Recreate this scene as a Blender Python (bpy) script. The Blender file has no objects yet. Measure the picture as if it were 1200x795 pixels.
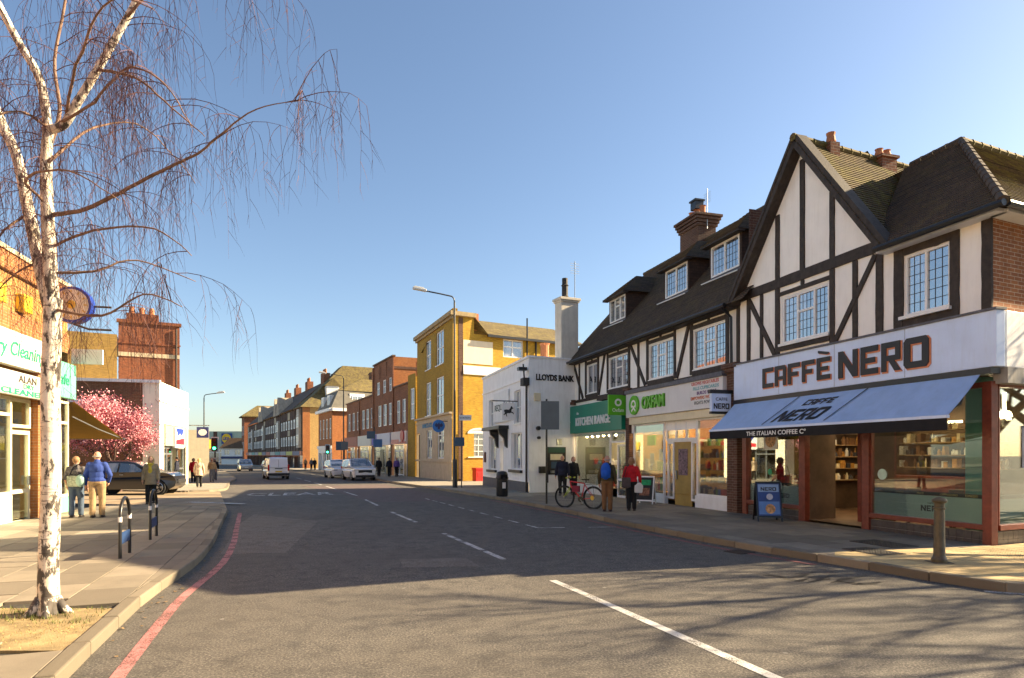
import bpy, bmesh, math, random
from mathutils import Vector, Matrix
from mathutils.geometry import tessellate_polygon
R = math.radians
rnd = random.Random(7)
scene = bpy.context.scene
C = scene.collection

# ------------------------------------------------------------------ camera, sky, sun, exposure
cam_d = bpy.data.cameras.new('camera'); cam = bpy.data.objects.new('camera', cam_d); C.objects.link(cam)
cam.location = (0, 0, 1.75); cam.rotation_euler = (R(90), 0, 0)
cam_d.sensor_width = 36; cam_d.lens = 22.5; cam_d.shift_y = 0.113; cam_d.clip_end = 3000; cam_d.clip_start = 0.05
scene.camera = cam
SUN_AZ, SUN_EL = R(75.3), R(26.5)
world = bpy.data.worlds.new('World'); scene.world = world; world.use_nodes = True
wn = world.node_tree.nodes; wl = world.node_tree.links
sky = wn.new('ShaderNodeTexSky'); sky.sky_type = 'NISHITA'; sky.sun_disc = False
sky.sun_elevation = SUN_EL; sky.sun_rotation = SUN_AZ
sky.air_density = 1.0; sky.dust_density = 0.9; sky.ozone_density = 1.8; sky.altitude = 30
wn['Background'].inputs['Strength'].default_value = 0.0505
wl.new(sky.outputs['Color'], wn['Background'].inputs['Color'])
sd = bpy.data.lights.new('sun', 'SUN'); sun = bpy.data.objects.new('sun', sd); C.objects.link(sun)
sd.energy = 5.0; sd.angle = R(0.55); sd.color = (1.0, 0.79, 0.50)
to_sun = Vector((math.sin(SUN_AZ) * math.cos(SUN_EL), math.cos(SUN_AZ) * math.cos(SUN_EL), math.sin(SUN_EL)))
sun.rotation_euler = to_sun.to_track_quat('Z', 'Y').to_euler(); sun.location = to_sun * 60
vs = scene.view_settings
vs.view_transform = 'Standard'; vs.look = 'None'; vs.exposure = 2.05; vs.gamma = 1.0; vs.use_curve_mapping = False

# ------------------------------------------------------------------ materials
MATS = {}
def _new(name):
    m = bpy.data.materials.new(name); m.use_nodes = True
    nt = m.node_tree; return m, nt, nt.nodes, nt.links, nt.nodes['Principled BSDF']
def _mix(nt, fac, a, b, mode='MIX'):
    n = nt.nodes.new('ShaderNodeMix'); n.data_type = 'RGBA'; n.blend_type = mode
    for s, v in ((0, fac), (6, a), (7, b)):
        if hasattr(v, 'is_linked') or hasattr(v, 'links'): nt.links.new(v, n.inputs[s])
        elif s == 0: n.inputs[0].default_value = v
        else: n.inputs[s].default_value = (v[0], v[1], v[2], 1)
    return n.outputs[2]
def _math(nt, op, a, b=0.0, c=None):
    n = nt.nodes.new('ShaderNodeMath'); n.operation = op
    for i, v in enumerate((a, b) if c is None else (a, b, c)):
        if hasattr(v, 'links'): nt.links.new(v, n.inputs[i])
        else: n.inputs[i].default_value = v
    return n.outputs[0]
def _noise(nt, vec, scale, detail=4, rough=0.6):
    n = nt.nodes.new('ShaderNodeTexNoise'); n.inputs['Scale'].default_value = scale
    n.inputs['Detail'].default_value = detail; n.inputs['Roughness'].default_value = rough
    if vec is not None: nt.links.new(vec, n.inputs['Vector'])
    return n.outputs['Fac']
def _ramp(nt, fac, stops):
    n = nt.nodes.new('ShaderNodeValToRGB'); e = n.color_ramp.elements
    e[0].position, e[1].position = stops[0][0], stops[-1][0]
    def col(c): return (c, c, c, 1) if not hasattr(c, '__len__') else (c[0], c[1], c[2], 1)
    e[0].color, e[1].color = col(stops[0][1]), col(stops[-1][1])
    for p, c in stops[1:-1]:
        x = e.new(p); x.color = col(c)
    nt.links.new(fac, n.inputs[0]); return n.outputs[0]
def _obj(nt): return nt.nodes.new('ShaderNodeTexCoord').outputs['Object']
def _scalev(nt, vec, s):
    n = nt.nodes.new('ShaderNodeMapping'); n.inputs['Scale'].default_value = s
    nt.links.new(vec, n.inputs['Vector']); return n.outputs[0]
def _bump(nt, bsdf, h, strength=0.3, dist=0.01):
    n = nt.nodes.new('ShaderNodeBump'); n.inputs['Strength'].default_value = strength; n.inputs['Distance'].default_value = dist
    nt.links.new(h, n.inputs['Height']); nt.links.new(n.outputs[0], bsdf.inputs['Normal'])
def mix3(c, f): return (c[0]*f, c[1]*f, c[2]*f)
def M(name, col, rough=0.6, var=0.18, scale=6.0, bump=0.12, metal=0.0, spec=0.4, bscale=60, dirt=0.0, dirtcol=(.09, .075, .055)):
    if name in MATS: return MATS[name]
    m, nt, N, L, b = _new(name)
    o = _obj(nt)
    n1 = _noise(nt, o, scale, 5)
    f = _ramp(nt, n1, ((.3, 0), (.7, 1)))
    c = _mix(nt, f, mix3(col, 1 - var), mix3(col, 1 + var))
    if dirt:
        streak = _noise(nt, _scalev(nt, o, (3.0, 3.0, .45)), 2.2, 6, .65)
        d = _ramp(nt, streak, ((.48, 0), (.75, dirt)))
        c = _mix(nt, d, c, dirtcol)
    L.new(c, b.inputs['Base Color'])
    b.inputs['Roughness'].default_value = rough; b.inputs['Metallic'].default_value = metal
    b.inputs['Specular IOR Level'].default_value = spec
    if bump: _bump(nt, b, _noise(nt, o, bscale, 4), bump, .01)
    MATS[name] = m; return m
def _uv_by_normal(nt):
    """(u along the wall or roof, height, 0) in object space"""
    tc = nt.nodes.new('ShaderNodeTexCoord'); sp = nt.nodes.new('ShaderNodeSeparateXYZ'); sn = nt.nodes.new('ShaderNodeSeparateXYZ')
    nt.links.new(tc.outputs['Object'], sp.inputs[0]); nt.links.new(tc.outputs['Normal'], sn.inputs[0])
    k = _math(nt, 'GREATER_THAN', _math(nt, 'ABSOLUTE', sn.outputs[0]), _math(nt, 'ABSOLUTE', sn.outputs[1]))
    u = _math(nt, 'ADD', _math(nt, 'MULTIPLY', sp.outputs[0], _math(nt, 'SUBTRACT', 1.0, k)), _math(nt, 'MULTIPLY', sp.outputs[1], k))
    cb = nt.nodes.new('ShaderNodeCombineXYZ'); nt.links.new(u, cb.inputs[0]); nt.links.new(sp.outputs[2], cb.inputs[1])
    return cb.outputs[0], tc.outputs['Object']
def BRICK(name, c1, c2, mortar, bw=0.225, bh=0.075, ms=0.012, dirt=0.5, bump=0.5, offset=0.5, rough=.85, moss=None, dark=.45):
    if name in MATS: return MATS[name]
    m, nt, N, L, b = _new(name)
    uv, o = _uv_by_normal(nt)
    t = N.new('ShaderNodeTexBrick'); L.new(uv, t.inputs['Vector'])
    t.inputs['Scale'].default_value = 1.0; t.inputs['Brick Width'].default_value = bw; t.inputs['Row Height'].default_value = bh
    t.inputs['Mortar Size'].default_value = ms / 2; t.inputs['Mortar Smooth'].default_value = .25; t.inputs['Bias'].default_value = -.1; t.offset = offset
    t.inputs['Color1'].default_value = (*c1, 1); t.inputs['Color2'].default_value = (*c2, 1); t.inputs['Mortar'].default_value = (*mortar, 1)
    big = _noise(nt, o, .8, 5); small = _noise(nt, _scalev(nt, uv, (1/bw, 1/bh, 1)), .9, 1)
    c = _mix(nt, _ramp(nt, small, ((.35, .0), (.75, dark))), t.outputs['Color'], mix3(c1, .35))
    c = _mix(nt, _ramp(nt, big, ((.45, 0), (.75, dirt))), c, mix3(c2, .4))
    if moss:
        c = _mix(nt, _ramp(nt, _noise(nt, o, 2.3, 6, .7), ((.45, 0), (.72, moss[3]))), c, moss[:3])
    L.new(c, b.inputs['Base Color']); b.inputs['Roughness'].default_value = rough; b.inputs['Specular IOR Level'].default_value = .25
    h = _math(nt, 'ADD', _math(nt, 'MULTIPLY', t.outputs['Fac'], -1.0), _math(nt, 'MULTIPLY', _noise(nt, o, 70, 3), .35))
    _bump(nt, b, h, bump, .012)
    MATS[name] = m; return m
def GLASS(name, tint=(.9, .95, .93), fac=0.1, rough=.01, refl=1.0):
    if name in MATS: return MATS[name]
    m = bpy.data.materials.new(name); m.use_nodes = True; nt = m.node_tree; N = nt.nodes; L = nt.links
    N.remove(N['Principled BSDF'])
    tr = N.new('ShaderNodeBsdfTransparent'); tr.inputs[0].default_value = (*tint, 1)
    gl = N.new('ShaderNodeBsdfGlossy'); gl.inputs['Roughness'].default_value = rough; gl.inputs[0].default_value = (refl, refl, refl, 1)
    fr = N.new('ShaderNodeFresnel'); fr.inputs[0].default_value = 1.5
    f = _math(nt, 'MINIMUM', _math(nt, 'ADD', _math(nt, 'MULTIPLY', fr.outputs[0], .75), fac), 1.0)
    mx = N.new('ShaderNodeMixShader'); L.new(f, mx.inputs[0]); L.new(tr.outputs[0], mx.inputs[1]); L.new(gl.outputs[0], mx.inputs[2])
    L.new(mx.outputs[0], N['Material Output'].inputs[0]); MATS[name] = m; return m
def DARKGLASS(name, col=(.02, .025, .03), refl=.35):
    """upper window: reflecting pane before a dark, curtained room"""
    if name in MATS: return MATS[name]
    m, nt, N, L, b = _new(name)
    o = _obj(nt)
    cur = _ramp(nt, _noise(nt, _scalev(nt, o, (1.2, 1.2, .3)), 1.6, 3), ((.48, col), (.62, (.22, .21, .2))))
    L.new(cur, b.inputs['Base Color']); b.inputs['Roughness'].default_value = .5
    gl = N.new('ShaderNodeBsdfGlossy'); gl.inputs['Roughness'].default_value = .03; gl.inputs[0].default_value = (.95, .97, 1, 1)
    fr = N.new('ShaderNodeFresnel'); fr.inputs[0].default_value = 1.55
    f = _math(nt, 'MINIMUM', _math(nt, 'ADD', fr.outputs[0], refl), 1.0)
    mx = N.new('ShaderNodeMixShader'); L.new(f, mx.inputs[0]); L.new(b.outputs[0], mx.inputs[1]); L.new(gl.outputs[0], mx.inputs[2])
    L.new(mx.outputs[0], N['Material Output'].inputs[0]); MATS[name] = m; return m
def EMIT(name, col, s):
    if name in MATS: return MATS[name]
    m, nt, N, L, b = _new(name)
    b.inputs['Base Color'].default_value = (*col, 1); b.inputs['Emission Color'].default_value = (*col, 1); b.inputs['Emission Strength'].default_value = s
    MATS[name] = m; return m
def ASPHALT(name, dark, light, tint=(.10, .08, .06)):
    m, nt, N, L, b = _new(name); o = _obj(nt)
    fine = _noise(nt, o, 190, 3, .75); mid = _noise(nt, o, 30, 4); big = _noise(nt, o, .35, 6, .62)
    c = _mix(nt, _ramp(nt, fine, ((.34, 0), (.68, 1))), dark, light)
    chip = _noise(nt, o, 48, 2, .8)
    c = _mix(nt, _ramp(nt, chip, ((.52, 0), (.64, 1))), c, mix3(light, 1.55))
    c = _mix(nt, _ramp(nt, chip, ((.34, 1), (.46, 0))), c, mix3(dark, .4))
    blot = _noise(nt, o, 3.2, 8, .7)
    c = _mix(nt, _ramp(nt, blot, ((.36, .5), (.5, 0))), c, mix3(dark, .6))
    c = _mix(nt, _ramp(nt, blot, ((.52, 0), (.7, .4))), c, mix3(light, 1.1))
    c = _mix(nt, _ramp(nt, big, ((.35, 0), (.7, .55))), c, tint)
    c = _mix(nt, _ramp(nt, mid, ((.55, 0), (.8, .25))), c, mix3(dark, .6))
    st = _noise(nt, _scalev(nt, o, (1.0, .16, 1)), 1.5, 5)
    c = _mix(nt, _ramp(nt, st, ((.55, 0), (.8, .35))), c, mix3(dark, .75))
    v = N.new('ShaderNodeTexVoronoi'); v.feature = 'DISTANCE_TO_EDGE'; v.inputs['Scale'].default_value = .28
    wob = N.new('ShaderNodeVectorMath'); wob.operation = 'ADD'; L.new(o, wob.inputs[0])
    nn = N.new('ShaderNodeTexNoise'); nn.inputs['Scale'].default_value = 1.4; L.new(o, nn.inputs['Vector']); L.new(nn.outputs['Color'], wob.inputs[1]); L.new(wob.outputs[0], v.inputs['Vector'])
    crack = _ramp(nt, v.outputs['Distance'], ((.0, .45), (.004, 0)))
    crack = _math(nt, 'MULTIPLY', crack, _ramp(nt, _noise(nt, o, .5, 2), ((.5, 0), (.6, 1))))
    c = _mix(nt, crack, c, (.012, .011, .01))
    spot = N.new('ShaderNodeTexVoronoi'); spot.inputs['Scale'].default_value = 1.1; L.new(o, spot.inputs['Vector'])
    gum = _ramp(nt, spot.outputs['Distance'], ((.02, .8), (.035, 0)))
    c = _mix(nt, gum, c, (.24, .23, .21))
    L.new(c, b.inputs['Base Color']); b.inputs['Roughness'].default_value = .82; b.inputs['Specular IOR Level'].default_value = .35
    _bump(nt, b, _math(nt, 'ADD', fine, _math(nt, 'MULTIPLY', mid, .5)), .55, .006)
    MATS[name] = m; return m
def SLAB(name, col, var=.2):
    m, nt, N, L, b = _new(name); o = _obj(nt)
    oi = N.new('ShaderNodeObjectInfo')
    c = _mix(nt, oi.outputs['Random'], mix3(col, 1 - var), mix3(col, 1 + var))
    c = _mix(nt, _ramp(nt, _noise(nt, o, 2.2, 6, .65), ((.42, 0), (.72, .5))), c, mix3(col, .55))
    c = _mix(nt, _ramp(nt, _noise(nt, o, 140, 2), ((.5, 0), (.75, .4))), c, mix3(col, 1.35))
    sp = N.new('ShaderNodeTexVoronoi'); sp.inputs['Scale'].default_value = 2.1; L.new(o, sp.inputs['Vector'])
    c = _mix(nt, _ramp(nt, sp.outputs['Distance'], ((.05, .7), (.075, 0))), c, mix3(col, .35))
    L.new(c, b.inputs['Base Color']); b.inputs['Roughness'].default_value = .85; b.inputs['Specular IOR Level'].default_value = .3
    _bump(nt, b, _noise(nt, o, 120, 3), .3, .006); MATS[name] = m; return m
def BIRCH():
    m, nt, N, L, b = _new('birch_bark'); o = _obj(nt)
    base = _mix(nt, _ramp(nt, _noise(nt, o, 7, 5), ((.3, 0), (.7, 1))), (.58, .47, .35), (.78, .7, .6))
    ring = _noise(nt, _scalev(nt, o, (5, 5, 46)), 1.0, 4, .6)
    c = _mix(nt, _ramp(nt, ring, ((.60, 0), (.66, .85))), base, (.05, .035, .03))
    sep = N.new('ShaderNodeSeparateXYZ'); L.new(o, sep.inputs[0])
    low = _ramp(nt, sep.outputs[2], ((.0, .62), (1.0, .35)))
    pat = _math(nt, 'ADD', _noise(nt, _scalev(nt, o, (13, 13, 5)), 1.0, 5, .7), _math(nt, 'MULTIPLY', low, .25))
    c = _mix(nt, _ramp(nt, pat, ((.61, 0), (.66, .95))), c, (.035, .028, .024))
    L.new(c, b.inputs['Base Color']); b.inputs['Roughness'].default_value = .7
    _bump(nt, b, _math(nt, 'ADD', ring, pat), .5, .012); MATS['birch_bark'] = m; return m

white_render = M('white_render', (.88, .85, .79), .85, .04, 2, .35, bscale=22, dirt=.16, dirtcol=(.42, .36, .28))
timber = M('black_timber', (.036, .026, .019), .7, .4, 9, .5, bscale=25, dirt=.3, dirtcol=(.10, .085, .07))
brick_red = BRICK('brick_red', (.30, .105, .045), (.19, .07, .04), (.36, .29, .2))
brick_dark = BRICK('brick_dark', (.15, .075, .05), (.095, .05, .035), (.22, .18, .14))
brick_yellow = BRICK('brick_yellow', (.58, .34, .035), (.44, .25, .03), (.42, .30, .09), dirt=.3)
brick_stock = BRICK('brick_stock', (.46, .28, .03), (.34, .20, .025), (.34, .25, .09), dirt=.4)
brick_orange = BRICK('brick_orange', (.40, .15, .045), (.30, .11, .04), (.35, .26, .17), dirt=.3)
brick_buff = BRICK('brick_buff', (.52, .33, .12), (.42, .27, .1), (.4, .3, .18), dirt=.2)
roof_tile = BRICK('roof_tile', (.105, .078, .058), (.075, .058, .046), (.025, .02, .017), bw=.17, bh=.11, ms=.012, dirt=.4, bump=.6, moss=(.15, .12, .045, .4))
roof_moss = BRICK('roof_moss', (.15, .10, .045), (.10, .07, .035), (.03, .022, .012), bw=.17, bh=.11, ms=.012, dirt=.5, bump=.6, moss=(.20, .17, .03, .75))
roof_far = BRICK('roof_far', (.17, .13, .06), (.12, .09, .045), (.05, .04, .02), bw=.3, bh=.2, ms=.02, dirt=.5, bump=.4, moss=(.26, .21, .05, .6))
asphalt = ASPHALT('asphalt', (.042, .040, .039), (.155, .138, .115), (.09, .077, .062))
asphalt_pale = ASPHALT('asphalt_pale', (.075, .068, .06), (.19, .17, .145), (.15, .12, .09))  # pale asphalt for a small road patch and the painted sun patch
asphalt_pink = ASPHALT('asphalt_pink', (.075, .052, .05), (.16, .12, .11), (.12, .09, .08))
ground_mat = M('earth', (.12, .11, .09), .95, .3, .5, .3)
slab_mat = SLAB('paving_slab', (.23, .195, .145), .32)
slab_right = SLAB('paving_slab_grey', (.19, .165, .13), .28)
joint_mat = M('joint_sand', (.045, .04, .032), .95, .3, 20, .3)
kerb_mat = SLAB('kerb_granite', (.19, .16, .115), .3)
def PAINT(name, col, wear=.5):
    m, nt, N, L, b = _new(name); o = _obj(nt)
    c = _mix(nt, _ramp(nt, _noise(nt, o, 9, 6), ((.35, 0), (.7, .8))), col, mix3(col, .62)); L.new(c, b.inputs['Base Color']); b.inputs['Roughness'].default_value = .75
    w = _math(nt, 'ADD', _math(nt, 'MULTIPLY', _noise(nt, o, 75, 3, .7), .55), _math(nt, 'MULTIPLY', _noise(nt, o, 2.3, 4, .6), .5))
    f = _ramp(nt, w, ((.47 + .1 * (1 - wear), 0), (.56 + .1 * (1 - wear), .92)))
    tr = N.new('ShaderNodeBsdfTransparent'); mx = N.new('ShaderNodeMixShader'); L.new(f, mx.inputs[0]); L.new(b.outputs[0], mx.inputs[1]); L.new(tr.outputs[0], mx.inputs[2]); L.new(mx.outputs[0], N['Material Output'].inputs[0])
    MATS[name] = m; return m
paint_white = PAINT('road_paint', (.62, .60, .56), .55)
paint_red = PAINT('road_paint_red', (.46, .19, .175), .5)
upvc = M('white_upvc', (.78, .77, .74), .35, .04, 4, 0)
white_paint = M('white_paint', (.74, .74, .73), .5, .05, 3, .15, dirt=.25, dirtcol=(.42, .38, .32))
lloyd_white = M('white_masonry', (.84, .84, .83), .75, .05, 2, .25, bscale=35, dirt=.3, dirtcol=(.42, .40, .37))
cream_stone = M('cream_stone', (.52, .42, .28), .8, .1, 3, .3, dirt=.4, dirtcol=(.25, .19, .12))
cream_paint = M('cream_paint', (.72, .63, .42), .55, .07, 3, .15, dirt=.25, dirtcol=(.4, .32, .2))
black_paint = M('black_paint', (.012, .012, .013), .35, .2, 12, .1, spec=.5)
iron = M('cast_iron', (.035, .03, .026), .75, .3, 15, .4, spec=.5)
steel = M('galvanised_steel', (.32, .34, .35), .45, .15, 8, .15, metal=.8)
lead = M('lead_flashing', (.10, .10, .115), .55, .3, 9, .4, dirt=.4)
dark_glass = DARKGLASS('upper_glass')
shop_glass = GLASS('shop_glass', fac=.015)
far_glass = DARKGLASS('far_glass', (.03, .03, .03), .22)
terracotta = M('terracotta', (.42, .16, .07), .8, .2, 8, .3, dirt=.3)
gold = M('gold_paint', (.5, .33, .06), .35, .1, 8, .1, metal=.4)
skin = M('skin', (.52, .28, .19), .55, .08, 20, .05)
lead_line = M('lead_came', (.05, .055, .06), .5, .1, 9, 0)

# ------------------------------------------------------------------ mesh helpers
def gz(y): return 0.0 if y < 8 else -.007 * (min(y, 200) - 8)
class MB:
    def __init__(s, xf=None): s.v = []; s.f = []; s.xf = xf
    def add(s, vs, fs):
        o = len(s.v); s.v += [s.xf(*p) for p in vs] if s.xf else [tuple(p) for p in vs]
        s.f += [tuple(i + o for i in f) for f in fs]; return s
    def box(s, x0, x1, y0, y1, z0, z1):
        return s.add([(x0,y0,z0),(x1,y0,z0),(x1,y1,z0),(x0,y1,z0),(x0,y0,z1),(x1,y0,z1),(x1,y1,z1),(x0,y1,z1)],
                     [(0,3,2,1),(4,5,6,7),(0,1,5,4),(1,2,6,5),(2,3,7,6),(3,0,4,7)])
    def quad(s, a, b, c, d): return s.add([a, b, c, d], [(0, 1, 2, 3)])
    def poly(s, pts): return s.add(pts, [tuple(range(len(pts)))])
    def prism(s, pts, y0, y1):
        """polygon of (x,z) extruded in y"""
        n = len(pts); tri = tessellate_polygon([[Vector((p[0], p[1], 0)) for p in pts]])
        v = [(p[0], y0, p[1]) for p in pts] + [(p[0], y1, p[1]) for p in pts]
        f = [tuple(t) for t in tri] + [tuple(i + n for i in reversed(t)) for t in tri]
        f += [(i, (i + 1) % n, n + (i + 1) % n, n + i) for i in range(n)]
        return s.add(v, f)
    def slab(s, pts, z0f, z1f):
        """polygon of (x,y) extruded in z; z0f/z1f functions of (x,y)"""
        n = len(pts); tri = tessellate_polygon([[Vector((p[0], p[1], 0)) for p in pts]])
        v = [(p[0], p[1], z0f(*p)) for p in pts] + [(p[0], p[1], z1f(*p)) for p in pts]
        f = [tuple(i + n for i in t) for t in tri] + [(i, (i + 1) % n, n + (i + 1) % n, n + i) for i in range(n)]
        return s.add(v, f)
    def beam(s, a, b, w, y0, y1, wob=0.0):
        """straight timber in the xz plane from a to b, width w"""
        dx, dz = b[0] - a[0], b[1] - a[1]; l = math.hypot(dx, dz); px, pz = -dz / l * w / 2, dx / l * w / 2
        n = 7 if wob else 1; side = lambda t, k: (a[0] + dx*t + k*px*(1 + (rnd.uniform(-wob, wob) if 0 < t < 1 else 0)), a[1] + dz*t + k*pz*(1 + (rnd.uniform(-wob, wob) if 0 < t < 1 else 0)))
        return s.prism([side(i/n, 1) for i in range(n + 1)] + [side(i/n, -1) for i in range(n, -1, -1)], y0, y1)
    def tube(s, pts, rad, n=8, cap=True):
        pts = [Vector(p) for p in pts]; m = len(pts)
        if not hasattr(rad, '__len__'): rad = [rad] * m
        vs, fs = [], []; prev = None
        for i, p in enumerate(pts):
            d = (pts[min(i + 1, m - 1)] - pts[max(i - 1, 0)]); d = d.normalized() if d.length > 1e-9 else Vector((0, 0, 1))
            if prev is None:
                a = d.orthogonal().normalized()
            else:
                a = prev - d * prev.dot(d); a = a.normalized() if a.length > 1e-6 else d.orthogonal().normalized()
            prev = a; b = d.cross(a)
            for k in range(n):
                t = 2 * math.pi * k / n
                vs.append(tuple(p + (a * math.cos(t) + b * math.sin(t)) * rad[i]))
        for i in range(m - 1):
            for k in range(n):
                k2 = (k + 1) % n
                fs.append((i*n+k, i*n+k2, (i+1)*n+k2, (i+1)*n+k))
        if cap: fs += [tuple(reversed(range(n))), tuple((m-1)*n + k for k in range(n))]
        return s.add(vs, fs)
    def lathe(s, prof, n=16, at=(0, 0, 0), axis='z'):
        vs, fs = [], []; m = len(prof)
        for r, h in prof:
            for k in range(n):
                t = 2 * math.pi * k / n; a, b = r * math.cos(t), r * math.sin(t)
                p = (a, b, h) if axis == 'z' else ((a, h, b) if axis == 'y' else (h, a, b))
                vs.append((p[0] + at[0], p[1] + at[1], p[2] + at[2]))
        for i in range(m - 1):
            for k in range(n):
                k2 = (k + 1) % n; fs.append((i*n+k, i*n+k2, (i+1)*n+k2, (i+1)*n+k))
        fs += [tuple(reversed(range(n))), tuple((m-1)*n + k for k in range(n))]
        return s.add(vs, fs)
    def ell(s, c, r, n=12, m=8):
        vs = [(c[0], c[1], c[2] - r[2])]; fs = []
        for i in range(1, m):
            p = math.pi * i / m
            for k in range(n):
                t = 2 * math.pi * k / n
                vs.append((c[0] + r[0]*math.sin(p)*math.cos(t), c[1] + r[1]*math.sin(p)*math.sin(t), c[2] - r[2]*math.cos(p)))
        vs.append((c[0], c[1], c[2] + r[2])); top = len(vs) - 1
        for k in range(n):
            k2 = (k + 1) % n; fs.append((0, 1 + k2, 1 + k)); fs.append((top, 1 + (m-2)*n + k, 1 + (m-2)*n + k2))
            for i in range(m - 2): fs.append((1+i*n+k, 1+i*n+k2, 1+(i+1)*n+k2, 1+(i+1)*n+k))
        return s.add(vs, fs)
    def cap(s, a, b, ra, rb, n=10):
        """closed capsule with two radii"""
        a, b = Vector(a), Vector(b); d = (b - a); d = d.normalized() if d.length > 1e-6 else Vector((0, 0, 1))
        pts, rs = [], []
        for t in (-.95, -.7, -.35): pts.append(a + d * ra * t); rs.append(ra * math.sqrt(1 - t*t))
        pts.append(a); rs.append(ra); pts.append(b); rs.append(rb)
        for t in (.35, .7, .95): pts.append(b + d * rb * t); rs.append(rb * math.sqrt(1 - t*t))
        return s.tube(pts, rs, n)
    def wall(s, x0, x1, z0, z1, holes=(), y=0.0, depth=.12):
        """front face with openings (hx0,hx1,hz0,hz1) and their reveals"""
        xs = sorted({x0, x1, *[h[0] for h in holes], *[h[1] for h in holes]}); zs = sorted({z0, z1, *[h[2] for h in holes], *[h[3] for h in holes]})
        xs = [x for x in xs if x0 <= x <= x1]; zs = [z for z in zs if z0 <= z <= z1]
        for i in range(len(xs) - 1):
            for j in range(len(zs) - 1):
                cx, cz = (xs[i] + xs[i+1]) / 2, (zs[j] + zs[j+1]) / 2
                if any(h[0] < cx < h[1] and h[2] < cz < h[3] for h in holes): continue
                s.quad((xs[i], y, zs[j]), (xs[i+1], y, zs[j]), (xs[i+1], y, zs[j+1]), (xs[i], y, zs[j+1]))
        for a, b, c, d in holes:
            e = y + depth
            s.quad((a,y,c),(a,e,c),(a,e,d),(a,y,d)); s.quad((b,y,c),(b,y,d),(b,e,d),(b,e,c))
            s.quad((a,y,d),(a,e,d),(b,e,d),(b,y,d)); s.quad((a,y,c),(b,y,c),(b,e,c),(a,e,c))
        return s
    def mesh(s, name='m'):
        me = bpy.data.meshes.new(name); me.from_pydata(s.v, [], s.f); me.update(); return me
    def build(s, name, mat, parent=None, smooth=False, bevel=0.0, fix=True, loc=None, rot=None):
        me = s.mesh(name)
        if fix:
            bm = bmesh.new(); bm.from_mesh(me); bmesh.ops.recalc_face_normals(bm, faces=bm.faces); bm.to_mesh(me); bm.free()
        me.materials.append(mat)
        if smooth: me.polygons.foreach_set('use_smooth', [True] * len(me.polygons))
        o = bpy.data.objects.new(name, me); C.objects.link(o)
        if parent: o.parent = parent
        if loc: o.location = loc
        if rot: o.rotation_euler = rot
        if bevel:
            b = o.modifiers.new('bevel', 'BEVEL'); b.width = bevel; b.segments = 2; b.limit_method = 'ANGLE'; b.angle_limit = R(40)
        return o
def smooth_by_angle(o, deg=40):
    me = o.data; me.polygons.foreach_set('use_smooth', [True] * len(me.polygons))
    bm = bmesh.new(); bm.from_mesh(me)
    for e in bm.edges:
        if len(e.link_faces) == 2 and e.calc_face_angle(0) > R(deg): e.smooth = False
    bm.to_mesh(me); bm.free(); return o
def tag(o, label=None, cat=None, group=None, kind=None):
    if label: o['label'] = label
    if cat: o['category'] = cat
    if group: o['group'] = group
    if kind: o['kind'] = kind
    return o
def empty(name, loc, rz=0.0):
    o = bpy.data.objects.new(name, None); C.objects.link(o); o.location = loc; o.rotation_euler = (0, 0, rz); o.empty_display_size = .3; return o
def frame(name, origin, d, label, cat, z=0.0, group=None):
    return tag(empty(name, (origin[0], origin[1], z), math.atan2(d[1], d[0])), label, cat, group)
def box(name, mat, parent, x0, x1, y0, y1, z0, z1, bevel=0.0, xf=None):
    return MB(xf).box(x0, x1, y0, y1, z0, z1).build(name, mat, parent, bevel=bevel)
def share(o, parent=None, loc=None, rot=None, name=None):
    c = o.copy(); C.objects.link(c); c.parent = parent
    if loc: c.location = loc
    if rot: c.rotation_euler = rot
    return c
TMP = bpy.data.scenes.new('scratch')      # text and remeshed bodies are evaluated here, then linked to the real scene
def to_mesh_object(tmp, name, mat, parent, smooth=True):
    vl = TMP.view_layers[0]; vl.update(); dg = vl.depsgraph
    me = bpy.data.meshes.new_from_object(tmp.evaluated_get(dg)); me.materials.clear(); me.materials.append(mat)
    bpy.data.objects.remove(tmp, do_unlink=True)
    if smooth: me.polygons.foreach_set('use_smooth', [True] * len(me.polygons))
    o = bpy.data.objects.new(name, me); C.objects.link(o)
    if parent: o.parent = parent
    return o
def split_letters(o, gap=None, name='letter'):
    """short words: each letter becomes a mesh of its own"""
    me = o.data; n = len(me.vertices); par = list(range(n))
    def find(a):
        while par[a] != a: par[a] = par[par[a]]; a = par[a]
        return a
    for e in me.edges: par[find(e.vertices[0])] = find(e.vertices[1])
    groups = {}
    for p in me.polygons: groups.setdefault(find(p.vertices[0]), []).append([me.vertices[i].co[:] for i in p.vertices])
    G = list(groups.values())
    if gap is not None:      # letters nearer than the gap make one word
        ax = max(range(3), key=lambda k: max(v.co[k] for v in me.vertices) - min(v.co[k] for v in me.vertices))
        G.sort(key=lambda g: min(c[ax] for f in g for c in f)); M_ = []
        for g in G:
            lo, hi = min(c[ax] for f in g for c in f), max(c[ax] for f in g for c in f)
            if M_ and lo - M_[-1][0] < gap: M_[-1][0] = max(M_[-1][0], hi); M_[-1][1].extend(g)
            else: M_.append([hi, list(g)])
        G = [m[1] for m in M_]
    for i, g in enumerate(G):
        mb = MB()
        for f in g: mb.add(f, [tuple(range(len(f)))])
        l = mb.build(name, me.materials[0], o.parent, fix=False)
        bm = bmesh.new(); bm.from_mesh(l.data); bmesh.ops.remove_doubles(bm, verts=bm.verts, dist=1e-5); bm.to_mesh(l.data); bm.free()
    bpy.data.objects.remove(o, do_unlink=True)
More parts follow.
